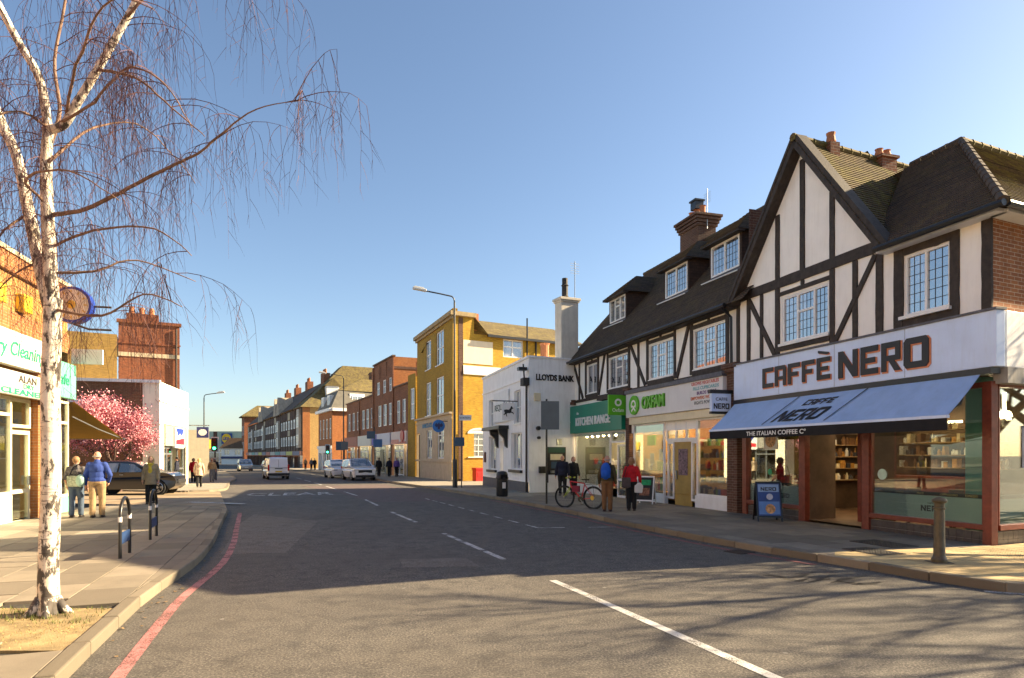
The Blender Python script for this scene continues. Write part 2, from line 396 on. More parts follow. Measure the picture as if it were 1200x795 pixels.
def text(body, mat, parent, x, y, z, h, width=None, bold=.012, depth=.012, align='LEFT', name='lettering', shear=0, rot=None, xf=None):
    """flat lettering standing in the xz plane and facing -y; h is the capital height"""
    cu = bpy.data.curves.new('t', 'FONT'); cu.body = body; cu.size = h / .69; cu.extrude = depth / 2; cu.offset = bold * h; cu.shear = shear; cu.resolution_u = 3
    t = bpy.data.objects.new('t', cu); TMP.collection.objects.link(t)
    o = to_mesh_object(t, name, mat, parent, False); bpy.data.curves.remove(cu)
    xs = [v.co.x for v in o.data.vertices]; x0, x1 = min(xs), max(xs); sx = width / (x1 - x0) if width else 1.0
    off = {'LEFT': 0, 'CENTER': -(x1 - x0) * sx / 2, 'RIGHT': -(x1 - x0) * sx}[align]
    for v in o.data.vertices:
        p = (x + (v.co.x - x0) * sx + off, y - v.co.z, z + v.co.y)
        v.co = xf(*p) if xf else p
    if len(body) <= 5: split_letters(o)
    elif ' ' in body and h > .09: split_letters(o, .3 * h, 'word')
    return o
def window(parent, x0, x1, z0, z1, y, mat=None, cols=(), rows=(), bar=.05, pane=None, lead_grid=None, sill=None, xf=None, special=None, name='window'):
    """frame with mullions at cols and transoms at rows (absolute); one pane object for each light"""
    mat = mat or upvc; pane = pane or dark_glass
    mb = MB(xf); d = .035
    xs = [x0, *cols, x1]; zs = [z0, *rows, z1]
    mb.box(x0, x0+bar, y-d, y+d, z0, z1).box(x1-bar, x1, y-d, y+d, z0, z1).box(x0+bar, x1-bar, y-d, y+d, z1-bar, z1).box(x0+bar, x1-bar, y-d, y+d, z0, z0+bar)
    for c in cols: mb.box(c-bar/2, c+bar/2, y-d*.9, y+d*.9, z0+bar, z1-bar)
    lights = []
    for i in range(len(xs) - 1):
        a = xs[i] + (bar if i == 0 else bar/2); b = xs[i+1] - (bar if i == len(xs)-2 else bar/2)
        rr = special.get(i, rows) if special else rows
        zz = [z0, *rr, z1]
        for r in rr: mb.box(a, b, y-d*.8, y+d*.8, r-bar/2, r+bar/2)
        for j in range(len(zz) - 1):
            lights.append((a, b, zz[j] + (bar if j == 0 else bar/2), zz[j+1] - (bar if j == len(zz)-2 else bar/2)))
    w = mb.build(name, mat, parent)
    for a, b, c, e in lights:
        MB(xf).box(a, b, y+.004, y+.012, c, e).build('pane', pane, w)
        if lead_grid:
            nx = max(1, round((b - a) / lead_grid[0])); nz = max(1, round((e - c) / lead_grid[1])); g = MB(xf)
            for i in range(1, nx): xx = a + (b-a)*i/nx; g.box(xx-.006, xx+.006, y-.003, y+.003, c, e)
            for j in range(1, nz): zz = c + (e-c)*j/nz; g.box(a, b, y-.002, y+.002, zz-.006, zz+.006)
            if g.v: g.build('leading', lead_line, w)
    if sill: MB(xf).box(x0-.06, x1+.06, y-sill, y+.02, z0-.07, z0-.002).build('sill', mat, w)
    return w
def clip_poly(pts, f):
    out = []
    for i in range(len(pts)):
        a, b = pts[i], pts[(i+1) % len(pts)]; fa, fb = f(a), f(b)
        if fa >= 0: out.append(a)
        if (fa > 0 and fb < 0) or (fa < 0 and fb > 0):
            t = fa / (fa - fb); out.append(tuple(a[k] + (b[k] - a[k]) * t for k in range(len(a))))
    return out
def roof_courses(mb, poly, course=.105, lift=.02):
    """plain-tile courses as overlapping strips over a convex roof plane"""
    P = [Vector(p) for p in poly]; n = (P[1] - P[0]).cross(P[2] - P[0]).normalized()
    if n.z < 0: n = -n
    up = (Vector((0, 0, 1)) - n * n.z).normalized(); hs = [p.dot(up) for p in P]; h0, h1 = min(hs), max(hs); h = h0
    while h < h1 - 1e-4:
        q = clip_poly([tuple(p) for p in P], lambda p: Vector(p).dot(up) - h); q = clip_poly(q, lambda p: h + course - Vector(p).dot(up)) if q else q
        if len(q) >= 3:
            top = [Vector(p) + n * lift * (1 - (Vector(p).dot(up) - h) / course) for p in q]
            mb.poly([tuple(p) for p in top])
            for i in range(len(q)):
                a, b = Vector(q[i]), Vector(q[(i+1) % len(q)])
                if abs(a.dot(up) - h) < 1e-4 and abs(b.dot(up) - h) < 1e-4 and (a - b).length > 1e-3:
                    mb.quad(tuple(a - n*.01), tuple(b - n*.01), tuple(b + n * lift), tuple(a + n * lift))
        h += course
    return mb
def ridge_line(parent, a, b, mat, r=.095, step=.34, proto=[None]):
    a, b = Vector(a), Vector(b); d = b - a; n = max(1, int(d.length / step)); d.normalize()
    me = None
    for i in range(n):
        if me is None:
            mb = MB(); mb.tube([(0, 0, 0), (step*.15, 0, 0), (step*.97, 0, 0)], [r*1.1, r, r*.96], 8); o = mb.build('ridge_tile', mat, parent); me = o.data
        else:
            o = bpy.data.objects.new('ridge_tile', me); C.objects.link(o); o.parent = parent
        o.location = a + d * (i * step) + Vector((0, 0, -.02 + rnd.uniform(-.006, .006)))
        o.rotation_euler = d.to_track_quat('X', 'Z').to_euler()
def side_xf(corner, dloc):
    """frame on an end wall: x along the wall away from the front corner, y into the building, z up"""
    l = math.hypot(*dloc); dx, dy = dloc[0]/l, dloc[1]/l
    return lambda x, y, z: (corner[0] + dx*x - dy*y, corner[1] + dy*x + dx*y, z)
# ------------------------------------------------------------------ the setting: ground, road, pavements
def gq(y): return gz(y)
def sheet(name, pts, off, mat, kind='structure'):
    ys = [-60, 8, 200, 900]; mb = MB()
    for a, b in zip(ys, ys[1:]):
        q = clip_poly(clip_poly(list(pts), lambda p: p[1] - a), lambda p: b - p[1]) if pts else []
        if len(q) >= 3:
            tri = tessellate_polygon([[Vector((p[0], p[1], 0)) for p in q]])
            mb.add([(p[0], p[1], gz(p[1]) + off) for p in q], [tuple(t) for t in tri])
    o = mb.build(name, mat)
    bm = bmesh.new(); bm.from_mesh(o.data)
    for f in bm.faces:
        f.normal_update()
        if f.normal.z < 0: f.normal_flip()
    bm.to_mesh(o.data); bm.free()
    return tag(o, kind=kind)
sheet('ground', [(-900, -60), (900, -60), (900, 900), (-900, 900)], -.05, ground_mat)
sheet('road', [(-130, -50), (45, -50), (45, 260), (-130, 260)], 0, asphalt)
KL = [(-1.6, -.5), (-2.4, 2), (-3.47, 5), (-4.17, 7.06), (-4.45, 8.0), (-5.05, 10.3), (-6.0, 12.9), (-6.9, 15.1), (-8.2, 18.3), (-8.9, 20.0), (-9.35, 20.9), (-10.1, 21.5), (-11.2, 21.9), (-14, 22.4), (-30, 26.5)]
KL2 = [(-40, 38.2), (-18.2, 32.2), (-16.6, 32.1), (-15.6, 32.8), (-15.4, 34.2), (-16.4, 37), (-20, 45.5), (-22.4, 52), (-28, 64), (-38, 85), (-52.5, 112), (-95, 192)]
KR = [(28.2, 17.3), (9.9, 9.2), (8.6, 8.45), (7.6, 7.95), (6.9, 7.85), (6.35, 8.05), (5.95, 8.6), (5.55, 9.5), (5.14, 10.4), (4.45, 11.8), (3.75, 13.6), (2.9, 16.1), (1.78, 19.9), (-.6, 26.6), (-4.73, 36.6), (-8.2, 44.5), (-11.2, 52), (-16.5, 64), (-26.5, 85), (-41, 112), (-83, 192)]
def smooth_line(pl, sub=3):
    out = []
    for i in range(len(pl) - 1):
        p0, p1, p2, p3 = (Vector(pl[k]) for k in (max(i-1, 0), i, i+1, min(i+2, len(pl)-1)))
        for k in range(sub):
            t = k / sub; q = .5 * ((2*p1) + (p2 - p0)*t + (2*p0 - 5*p1 + 4*p2 - p3)*t*t + (3*p1 - p0 - 3*p2 + p3)*t**3)
            if (p2 - p1).length > 14: q = p1.lerp(p2, t)
            out.append((q.x, q.y))
    return out + [pl[-1]]
def resample(pl, step):
    out = [Vector(pl[0])]; need = step
    for a, b in zip(pl, pl[1:]):
        a, b = Vector(a), Vector(b)
        while (b - a).length >= need:
            a = a + (b - a).normalized() * need; out.append(a); need = step
        need -= (b - a).length
    return [tuple(p) for p in out]
KL, KL2, KR = smooth_line(KL), smooth_line(KL2), smooth_line(KR)
def offset_line(pl, d):
    """polyline moved to its left by d"""
    out = []
    for i, p in enumerate(pl):
        a, b = Vector(pl[max(i-1, 0)]), Vector(pl[min(i+1, len(pl)-1)]); t = (b - a).normalized()
        out.append((p[0] - t.y * d, p[1] + t.x * d))
    return out
KW = .15
kl_in, kl2_in, kr_in = offset_line(KL, KW), offset_line(KL2, KW), offset_line(KR, -KW)
def plate(name, poly, top, mat, label=None):
    mb = MB(); mb.slab(poly, lambda x, y: gz(y) - .2, lambda x, y: gz(y) + top)
    return tag(mb.build(name, mat), label, kind='structure')
# near left pavement lies 25 mm low so that its slabs stand in it
left_poly = kl_in + [(-45, 30), (-45, -.5)]
pav_l = plate('pavement_left', left_poly, .085, joint_mat)
pav_l2 = plate('pavement_left_far', kl2_in + [(-140, 192), (-140, 60), (-60, 45)], .12, M('pavement_grey', (.27, .24, .19), .9, .2, 2, .3, dirt=.4))
i30 = 13*3 + 1
near_r = kr_in[:i30] + [(12, 31.5), (32, 31.5), (32, 19)]
near_r = kr_in[:i30] + [(kr_in[39][0] + .02, kr_in[39][1]), (10, 30.4), (32, 30.4), (32, 19)]
pav_r = plate('pavement_right', near_r, .085, joint_mat)
pav_r2 = plate('pavement_right_far', kr_in[39:] + [(-40, 195), (40, 120), (40, 30.4), (10, 30.4)], .12, MATS['pavement_grey'])
# raised crossing table over the mouth of the left side road
sheet('crossing_table', [(-9.3, 20.9), (-10.1, 21.5), (-11.2, 21.9), (-14, 22.4), (-30, 26.5), (-34, 36.5), (-18.2, 32.2), (-16.6, 32.1), (-15.6, 32.7), (-14.5, 31.8)], .05,
      BRICK('block_paving', (.40, .30, .19), (.33, .24, .15), (.2, .16, .11), bw=.2, bh=.1, ms=.008, dirt=.3, bump=.2))
# kerb stones: singly where they can be picked apart, one strip farther off
def kerb_run(pl, parent, side, ymax, dropped=None):
    acc = 0.0; me_n = 0; far = MB()
    rs_ = resample(pl, .92)
    for a, b in zip(rs_, rs_[1:]):
        a, b = Vector(a), Vector(b); L_ = (b - a).length; d = (b - a).normalized(); nrm = Vector((-d.y, d.x)) * side
        n = 1; st = L_
        for i in range(n):
            p = a + d * (i * st); q = a + d * ((i+1) * st)
            if max(p.y, q.y) > ymax or p.x < -20 or p.x > 12:
                far.slab([tuple(p), tuple(q), tuple(q + nrm*KW), tuple(p + nrm*KW)], lambda x, y: gz(y) - .1, lambda x, y: gz(y) + .125); continue
            g = .006; p2, q2 = p + d*g, q - d*g; c = (p2 + q2) / 2
            dr = dropped(c) if dropped else 0
            h = .125 - dr + rnd.uniform(-.004, .004)
            mb = MB(); w = (q2 - p2).length
            mb.box(-w/2, w/2, 0, KW * side, -.16, h)
            o = mb.build('kerb_stone', kerb_mat, parent, bevel=.018); o.location = (c.x, c.y, gz(c.y)); o.rotation_euler = (0, 0, math.atan2(d.y, d.x) + rnd.uniform(-.006, .006))
    if far.v: tag(far.build('kerb_strip', kerb_mat, parent), kind='stuff')
kerb_run(KL, pav_l, 1, 21)
kerb_run(KL2, pav_l2, 1, 10)
kerb_run(KR, pav_r, -1, 30)
def slabs(region, origin, d, sx, sy, parent, mat, name='paving_slab', bond=.5, limit=290, top=.12, accept=lambda c: True, gap=.012):
    d = Vector(d).normalized(); n = Vector((-d.y, d.x)); o = Vector(origin)
    loc = [((Vector(p) - o).dot(d), (Vector(p) - o).dot(n)) for p in region]
    x0, x1 = min(p[0] for p in loc), max(p[0] for p in loc); y0, y1 = min(p[1] for p in loc), max(p[1] for p in loc)
    cells = []
    j = math.floor(y0 / sy)
    while j * sy < y1:
        i = math.floor(x0 / sx) - 1
        while i * sx < x1:
            a = i * sx + (bond * sx if j % 2 else 0); b = j * sy
            q = loc
            for f in (lambda p: p[0] - a - gap/2, lambda p: a + sx - gap/2 - p[0], lambda p: p[1] - b - gap/2, lambda p: b + sy - gap/2 - p[1]):
                q = clip_poly(q, f)
                if len(q) < 3: break
            if len(q) >= 3:
                ar = abs(sum(q[k][0]*q[(k+1) % len(q)][1] - q[(k+1) % len(q)][0]*q[k][1] for k in range(len(q)))) / 2
                w = [o + d * p[0] + n * p[1] for p in q]; c = sum(w, Vector((0, 0))) / len(w)
                if ar > .015 and accept(c): cells.append((c.length, w, c))
            i += 1
        j += 1
    cells.sort(key=lambda t: t[0]); rest = MB()
    for k, (_, w, c) in enumerate(cells):
        t1, t2, dz = rnd.gauss(0, .002), rnd.gauss(0, .002), rnd.gauss(0, .0012)
        f1 = lambda x, y: gz(y) + top + dz + t1 * (x - c.x) + t2 * (y - c.y)
        pts = [(p.x, p.y) for p in w]
        if k < limit:
            mb = MB(); mb.slab(pts, lambda x, y: gz(y) + .06, f1); mb.build(name, mat, parent, bevel=.004)
        else: rest.slab(pts, lambda x, y: gz(y) + .06, f1)
    if rest.v: tag(rest.build(name + '_rest', mat, parent), kind='stuff')
def fac_left(y): return -12.4 - .2662 * (y - 15.5) + .02
pit = [(-6.9, 5.35), (-3.74, 5.35), (-4.22, 6.85), (-7.35, 6.85)]
def in_pit(c): return 5.35 < c.y < 6.85 and -6.9 - .3 * (c.y - 5.35) < c.x
left_reg = [p for p in kl_in if .5 < p[1] < 22.3] + [(-14.2, 22.2), (fac_left(22.2), 22.2), (fac_left(2), 2)]
slabs(left_reg, (-4.3, 7.06), (-.335, .942), .9, .62, pav_l, slab_mat, accept=lambda c: not in_pit(c) and c.y > 2.0 and abs(c.x) < .95 * c.y + 1.0)
right_reg = [p for p in kr_in[24:40]] + [(3.2, 30.3), (8.72, 11.9), (8.72, 11.62), (5.5, 10.9)]
slabs(right_reg, (8.82, 11.75), (-.2873, .9578), .9, .62, pav_r, slab_right)
corner_reg = [p for p in kr_in[3:25]] + [(5.5, 10.9), (8.72, 11.62), (14, 13.9)]
slabs(corner_reg, (8.82, 11.75), (.915, .404), .45, .45, pav_r, SLAB('tactile_slab', (.46, .34, .17)), name='tactile_slab', bond=0)
# blisters of the tactile slabs (too small to pick apart)
bl = MB(); dv = Vector((.915, .404)); nv = Vector((-.404, .915))
for i in range(-20, 34):
    for j in range(-38, 6):
        p = Vector((8.82, 11.75)) + dv * (i * .075) + nv * (j * .075)
        if p.x < 5.4 + (10.9 - p.y) * .55 or p.y < 8.6 - .35 * (p.x - 6.4) + .1 or p.x > 8.9 or (p - Vector((8.82, 11.75))).dot(Vector((-.9578, -.2873))) < -3: continue
        if (p - Vector((8.82, 11.75))).dot(nv) > -.1: continue
        if p.y < 8.35 and p.x > 6.2: continue
        z = gz(p.y) + .119
        bl.add([(p.x - .018, p.y - .018, z), (p.x + .018, p.y - .018, z), (p.x + .018, p.y + .018, z), (p.x - .018, p.y + .018, z), (p.x, p.y, z + .008)], [(0, 1, 4), (1, 2, 4), (2, 3, 4), (3, 0, 4)])
tag(bl.build('tactile_blister', MATS['tactile_slab'], pav_r), kind='stuff')
# tree pit with dead leaves and a little grass
soil = MB(); soil.slab([(-6.9, 5.36), (-3.76, 5.36), (-4.22, 6.84), (-7.3, 6.84)], lambda x, y: .02, lambda x, y: .11)
tag(soil.build('tree_pit_soil', M('soil', (.27, .20, .095), .95, .5, 4, .9, bscale=70), pav_l), kind='structure')
gr = MB(); lf = MB()
for i in range(6000):
    x, y = rnd.uniform(-6.9, -4.0), rnd.uniform(5.4, 6.82)
    dens = .25 + .75 * (math.sin(x * 5 + 1) * math.sin(y * 7) > .1)
    if rnd.random() > dens or x > -3.85 - .3 * (y - 5.35) : continue
    green = y > 6.2 and rnd.random() < .8
    h = rnd.uniform(.02, .065) if green else rnd.uniform(.008, .02); a = rnd.uniform(0, 6.28); w = .004
    l = rnd.uniform(.01, .03)
    (gr if green else lf).add([(x - w*math.sin(a), y + w*math.cos(a), .108), (x + w*math.sin(a), y - w*math.cos(a), .108), (x + l*math.cos(a), y + l*math.sin(a), .108 + h)], [(0, 1, 2)])
tag(gr.build('grass', M('grass_green', (.13, .15, .035), .8, .3, 3, 0), pav_l, fix=False), kind='stuff')
tag(lf.build('dry_grass', M('grass_dry', (.40, .29, .11), .9, .3, 3, 0), pav_l, fix=False), kind='stuff')
# ---- painted markings
def strip(name, a, b, w, mat=paint_white, off=.004, parent=None, cut=0):
    a, b = Vector(a), Vector(b); d = (b - a).normalized(); n = Vector((-d.y, d.x)) * w / 2; mb = MB(); L_ = (b - a).length; k = max(1, int(L_ / .25))
    for i in range(k):
        p, q = a + d * L_ * i / k, a + d * L_ * (i+1) / k
        mb.quad(*[(v.x, v.y, gz(v.y) + off) for v in (p - n, q - n, q + n, p + n)])
    return tag(mb.build(name, mat, parent, fix=False), kind='structure')
def cline(y):   # x of the centre line
    P = [(-10, 7.8), (5, 2.07), (8.93, .57), (14.6, -1.56), (20.6, -3.9), (30, -7.3), (46, -14.2), (64, -22.2), (112, -46.7), (192, -89)]
    for (a, xa), (b, xb) in zip(P, P[1:]):
        if a <= y <= b: return xa + (xb - xa) * (y - a) / (b - a)
for a, b in ((-2, 5), (5, 8.93)): strip('centre_line', (cline(a), a), (cline(b), b), .11)
y = 10.76
for k, (a, b) in enumerate([(10.76, 14.6), (17.2, 20.6), (23.2, 26.9), (29.6, 33.4), (36, 40), (42, 46), (48, 52), (54, 58)]): strip('centre_line', (cline(a), a), (cline(b), b), .11)
rl = offset_line(KL, -.36)
m = MB()
for i in range(0, 27):
    a, b = Vector(rl[i]), Vector(rl[i+1]); n1 = (Vector(KL[i]) - a).normalized() * .058; n2 = (Vector(KL[i+1]) - b).normalized() * .058
    m.quad(*[(v.x, v.y, gz(v.y) + .004) for v in (a - n1, b - n2, b + n2, a + n1)])
tag(m.build('red_line', paint_red, fix=False), kind='structure')
rl = offset_line(KR, .32); m = MB()
for i in range(24, 39):
    a, b = Vector(rl[i]), Vector(rl[i+1]); n1 = (Vector(KR[i]) - a).normalized() * .06; n2 = (Vector(KR[i+1]) - b).normalized() * .06
    m.quad(*[(v.x, v.y, gz(v.y) + .004) for v in (a - n1, b - n2, b + n2, a + n1)])
tag(m.build('red_line', M('road_paint_red_worn', (.22, .075, .07), .8, .3, 5, .4, dirt=.7), fix=False), kind='structure')
for i in range(10):
    t0, t1 = i / 10, i / 10 + .06
    p = lambda t: (.63 + t * (-3.9 - .63), 15.8 + t * (28 - 15.8))
    strip('bay_line', p(t0), p(t1), .07)
strip('bay_line', (.63, 15.8), (1.3, 15.85), .09); strip('bay_line', (1.9, 15.9), (2.6, 16.0), .08)
strip('give_way_line', (6.05, 8.2), (7.6, 7.4), .1); strip('give_way_line', (7.9, 7.25), (9.8, 6.6), .1)
strip('side_road_line', (-12.5, 24.6), (-9.9, 23.6), .35, off=.054)
def road_text(body, x, y, dirv, w, h, mat=paint_white):
    cu = bpy.data.curves.new('t', 'FONT'); cu.body = body; cu.size = 1; cu.resolution_u = 2; cu.offset = .01
    t = bpy.data.objects.new('t', cu); TMP.collection.objects.link(t); o = to_mesh_object(t, 'road_lettering', mat, None, False); bpy.data.curves.remove(cu)
    xs = [v.co.x for v in o.data.vertices]; ys = [v.co.y for v in o.data.vertices]; d = Vector(dirv).normalized(); n = Vector((d.y, -d.x))
    for v in o.data.vertices:
        p = Vector((x, y)) + n * ((v.co.x - min(xs)) / (max(xs) - min(xs)) * w) + d * ((v.co.y - min(ys)) / (max(ys) - min(ys)) * h)
        v.co = (p.x, p.y, gz(p.y) + .005)
    return tag(o, kind='structure')
road_text('CLEAR', -12.3, 29.4, (-.3, .95), 4.0, 2.4)
# ---- patches in the road, one a painted sun patch, covers, cracks
sheet('pale_patch', [(-5.2, 11.4), (-4.1, 11.6), (-5.3, 17.5), (-7.9, 19.6), (-7.2, 17)], .003, asphalt_pale)  # paler colour painted in for sunlight falling between the roof shadows
sheet('road_patch_pink', [(-1.8, 26.2), (-5.0, 34), (-8.6, 43.0), (-13.2, 40.0), (-9.0, 33.0), (-5.6, 25.2)], .003, asphalt_pink)
sheet('pale_patch', [(-1.7, 10.0), (-.5, 10.1), (-.8, 11.0), (-1.9, 10.8)], .003, asphalt_pale)
cm = MB()
for i in range(26):
    x, y = 3.9 + rnd.uniform(0, 1.0), 8.6 + rnd.uniform(0, .75); a = rnd.choice((.3, 2.2, .6)) + rnd.uniform(-.25, .25); l = rnd.uniform(.12, .5); w = rnd.uniform(.006, .016)
    cx, sx = math.cos(a), math.sin(a)
    cm.add([(x - w*sx, y + w*cx, .0035), (x + w*sx, y - w*cx, .0035), (x + l*cx + w*sx, y + l*sx - w*cx, .0035), (x + l*cx - w*sx, y + l*sx + w*cx, .0035)], [(0, 1, 2, 3)])
tag(cm.build('tar_crack', M('tar', (.012, .011, .010), .5, .2, 5, .2), fix=False), kind='stuff')
def cover(cx, cy, w, d, ang, z):
    o = MB().box(-w/2, w/2, -d/2, d/2, -.02, .0)
    for i in range(int(w / .06)):
        for j in range(int(d / .06)):
            if (i + j) % 2: o.box(-w/2 + i*.06 + .012, -w/2 + i*.06 + .05, -d/2 + j*.06 + .024, -d/2 + j*.06 + .036, 0, .004)
            else: o.box(-w/2 + i*.06 + .024, -w/2 + i*.06 + .036, -d/2 + j*.06 + .012, -d/2 + j*.06 + .05, 0, .004)
    b = o.build('utility_cover', iron, pav_r); b.location = (cx, cy, z); b.rotation_euler = (0, 0, ang)
cover(6.9, 11.9, .95, .62, R(-73), gz(11.9) + .132); cover(6.15, 10.9, .8, .55, R(-73), gz(10.9) + .132)
dr = MB().box(-.22, .22, -.2, .2, -.02, .004)
for i in range(6): dr.box(-.2, .2, -.185 + i*.065, -.185 + i*.065 + .03, .004, .016)
o = tag(dr.build('gutter_grate', iron), 'iron gutter grate in the road by the right kerb', 'drain grate'); o.location = (4.15, 11.65, gz(11.65)); o.rotation_euler = (0, 0, R(-62))
lt_ = MB()
for i in range(70):
    t = rnd.random(); k = rnd.randrange(24, 39); p = Vector(KR[k]).lerp(Vector(KR[k+1]), t); q = p + Vector((rnd.uniform(-.35, -.02), 0)); s_ = rnd.uniform(.012, .035); a = rnd.uniform(0, 6)
    lt_.add([(q.x + s_*math.cos(a + u), q.y + s_*math.sin(a + u), gz(q.y) + .006 + rnd.uniform(0, .012)) for u in (0, 1.3, 3.1, 4.4)], [(0, 1, 2, 3)])
for i in range(60):
    k = rnd.randrange(3, 26); p = Vector(KL[k]).lerp(Vector(KL[k+1]), rnd.random()); q = p + Vector((rnd.uniform(.02, .25), 0)); s_ = rnd.uniform(.01, .03); a = rnd.uniform(0, 6)
    lt_.add([(q.x + s_*math.cos(a + u), q.y + s_*math.sin(a + u), gz(q.y) + .006 + rnd.uniform(0, .012)) for u in (0, 1.3, 3.1, 4.4)], [(0, 1, 2, 3)])
tag(lt_.build('gutter_litter', M('dead_leaf', (.22, .14, .06), .9, .5, 40, 0), fix=False), 'dead leaves and litter lying in the gutters', kind='stuff')
# ------------------------------------------------------------------ right terrace: corner cafe building
RD = (.2873, -.9578); RO = (6.71, 18.78)
fascia_blue = M('fascia_pale_blue', (.62, .74, .95), .45, .05, 2, .05, dirt=.2, dirtcol=(.42, .44, .48))
awning_blue = M('awning_blue', (.33, .47, .72), .8, .07, 2.5, .2, bscale=300, dirt=.22, dirtcol=(.22, .27, .36))
awning_black = M('awning_black', (.012, .012, .014), .85, .2, 5, .2, bscale=300)
red_wood = M('red_brown_wood', (.17, .036, .018), .4, .25, 9, .2, bscale=30, spec=.5)
copper = M('copper_letter', (.62, .22, .10), .4, .1, 9, 0)
black_letter = M('black_letter', (.015, .013, .013), .4, .1, 9, 0)
tile_grey = M('stall_tile', (.075, .062, .058), .25, .25, 7, .15, spec=.6)
grout = M('grout', (.24, .22, .2), .9, .1, 9, 0)
vinyl_green = GLASS('vinyl_green', (.38, .50, .44), .12, .08)
vinyl_film = M('frosted_film', (.30, .40, .35), .35, .06, 3, 0, spec=.5)
white_letter = M('white_letter', (.75, .75, .73), .5, .03, 9, 0)
interior_dark = M('interior_dark', (.10, .065, .04), .8, .3, 2, .1)
interior_floor = M('interior_floor', (.13, .08, .05), .5, .3, 3, .1)
interior_warm = M('interior_warm', (.42, .26, .09), .8, .15, 2, .1)
lamp_warm = EMIT('lamp_warm', (1.0, .66, .28), 40)
lamp_soft = EMIT('lamp_soft', (1.0, .78, .45), 13); lamp_dim = EMIT('lamp_dim', (1.0, .70, .36), 4)
brick_side = BRICK('brick_side', (.36, .135, .05), (.25, .09, .04), (.52, .43, .30), dirt=.25)

GLY = {   # block letters: rectangles (x0,x1,z0,z1) on a unit square, 'd' a sloped bar
 'C': [(0, .27, 0, 1), (.27, 1, .79, 1), (.27, 1, 0, .21)],
 'A': [(0, .27, 0, 1), [(.73, 0), (1, 0), (1, .84), (.87, 1), (.73, 1)], (.27, .73, .80, 1), (.27, .73, .30, .47)],
 'F': [(0, .27, 0, 1), (.27, 1, .79, 1), (.27, .8, .38, .58)],
 'E': [(0, .27, 0, 1), (.27, 1, .79, 1), (.27, .84, .40, .59), (.27, 1, 0, .21)],
 'N': [(0, .25, 0, 1), (.75, 1, 0, 1), 'd'],
 'R': [(0, .27, 0, 1), (.27, 1, .80, 1), (.74, 1, .42, .80), (.27, 1, .36, .42), (.27, .74, .42, .54), [(.40, .36), (.70, .36), (1.02, 0), (.70, 0)]],
 'O': [[(0, .12), (.11, 0), (.27, 0), (.27, 1), (.11, 1), (0, .88)], [(.73, 0), (.89, 0), (1, .12), (1, .88), (.89, 1), (.73, 1)], (.27, .73, .79, 1), (.27, .73, 0, .21)],
}
def block_word(word, x, y, z, h, total, mat, parent, depth=.03, name='letter', under=None, shear=0.0, xf=None, gap=.16, each=True):
    """each letter its own mesh, standing proud of the board, with a copper edge behind"""
    ws = [{'O': 1.12, 'N': 1.1, ' ': .25}.get(c.upper(), .92) for c in word]; s = total / (sum(ws) + gap * (len(word) - 1)); cx = x; allm = MB(xf)
    for c, w in zip(word, ws):
        if c != ' ':
            for pas in ((1, 0) if under else (0,)):
                g = MB(xf) if each else allm; o = .036 * h if pas else 0; dx, dz = (.034 * h, -.034 * h) if pas else (0, 0)
                y0, y1 = (y - depth * .45, y) if pas else (y - depth, y - depth * .5 if under else y)
                def pz(px, pz_): return (cx + dx + px * w * s + shear * (pz_ * h), z + dz + pz_ * h)
                for ri, r in enumerate(GLY[c.upper() if c != 'È' else 'E']):
                    if isinstance(r, list): pts = r
                    elif r == 'd': pts = [(.25, 1), (.25, .62), (.75, 0), (.75, .38)]
                    else: pts = [(r[0], r[2]), (r[1], r[2]), (r[1], r[3]), (r[0], r[3])]
                    q = [pz(*p) for p in pts]
                    if pas:
                        mx, mz = sum(p[0] for p in q)/len(q), sum(p[1] for p in q)/len(q)
                        q = [(p[0] + math.copysign(o*.55, p[0]-mx), p[1] + math.copysign(o*.55, p[1]-mz)) for p in q]
                    g.prism(q, y0 - (ri * .0005 if pas else 0), y1)
                if c == 'È': g.prism([pz(.1, 1.34), pz(.1, 1.22), pz(.75, 1.1), pz(.9, 1.12), pz(.9, 1.2)], y0, y1)
                if each: g.build(name if not pas else 'letter_edge', under if pas else mat, parent)
        cx += (w + gap) * s
    if not each: allm.build(name, mat, parent)
def shelves(parent, x0, x1, y, zs, seed, mats, h=(.1, .26), w=(.05, .16), name='goods', xf=None):
    r = random.Random(seed); sh = MB(xf); buckets = [MB(xf) for _ in mats]
    for z in zs:
        sh.box(x0, x1, y - .02, y + .28, z - .025, z)
        x = x0 + .03
        while x < x1 - .1:
            ww = r.uniform(*w); hh = r.uniform(*h); b = buckets[r.randrange(len(mats))]
            if r.random() < .45: b.lathe([(ww*.38, 0), (ww*.42, hh*.6), (ww*.2, hh*.8), (ww*.18, hh)], 8, (x + ww/2, y + .1, z))
            else: b.box(x, x + ww*.85, y + .02, y + .2, z, z + hh)
            x += ww * 1.1 + (r.uniform(.05, .2) if r.random() < .25 else 0)
    sh.build('shelf', M('shelf_wood', (.3, .2, .1), .6, .2, 5, .1), parent)
    for b, m_ in zip(buckets, mats):
        if b.v: tag(b.build(name, m_, parent), kind='stuff')
goods_mats = [M('goods_cream', (.6, .5, .3), .6, .2, 9, 0), M('goods_red', (.45, .06, .04), .5, .2, 9, 0), M('goods_green', (.12, .3, .08), .5, .2, 9, 0), M('goods_dark', (.05, .05, .06), .4, .3, 9, 0), M('goods_blue', (.1, .2, .4), .5, .2, 9, 0), M('goods_pale', (.62, .6, .55), .5, .2, 9, 0)]

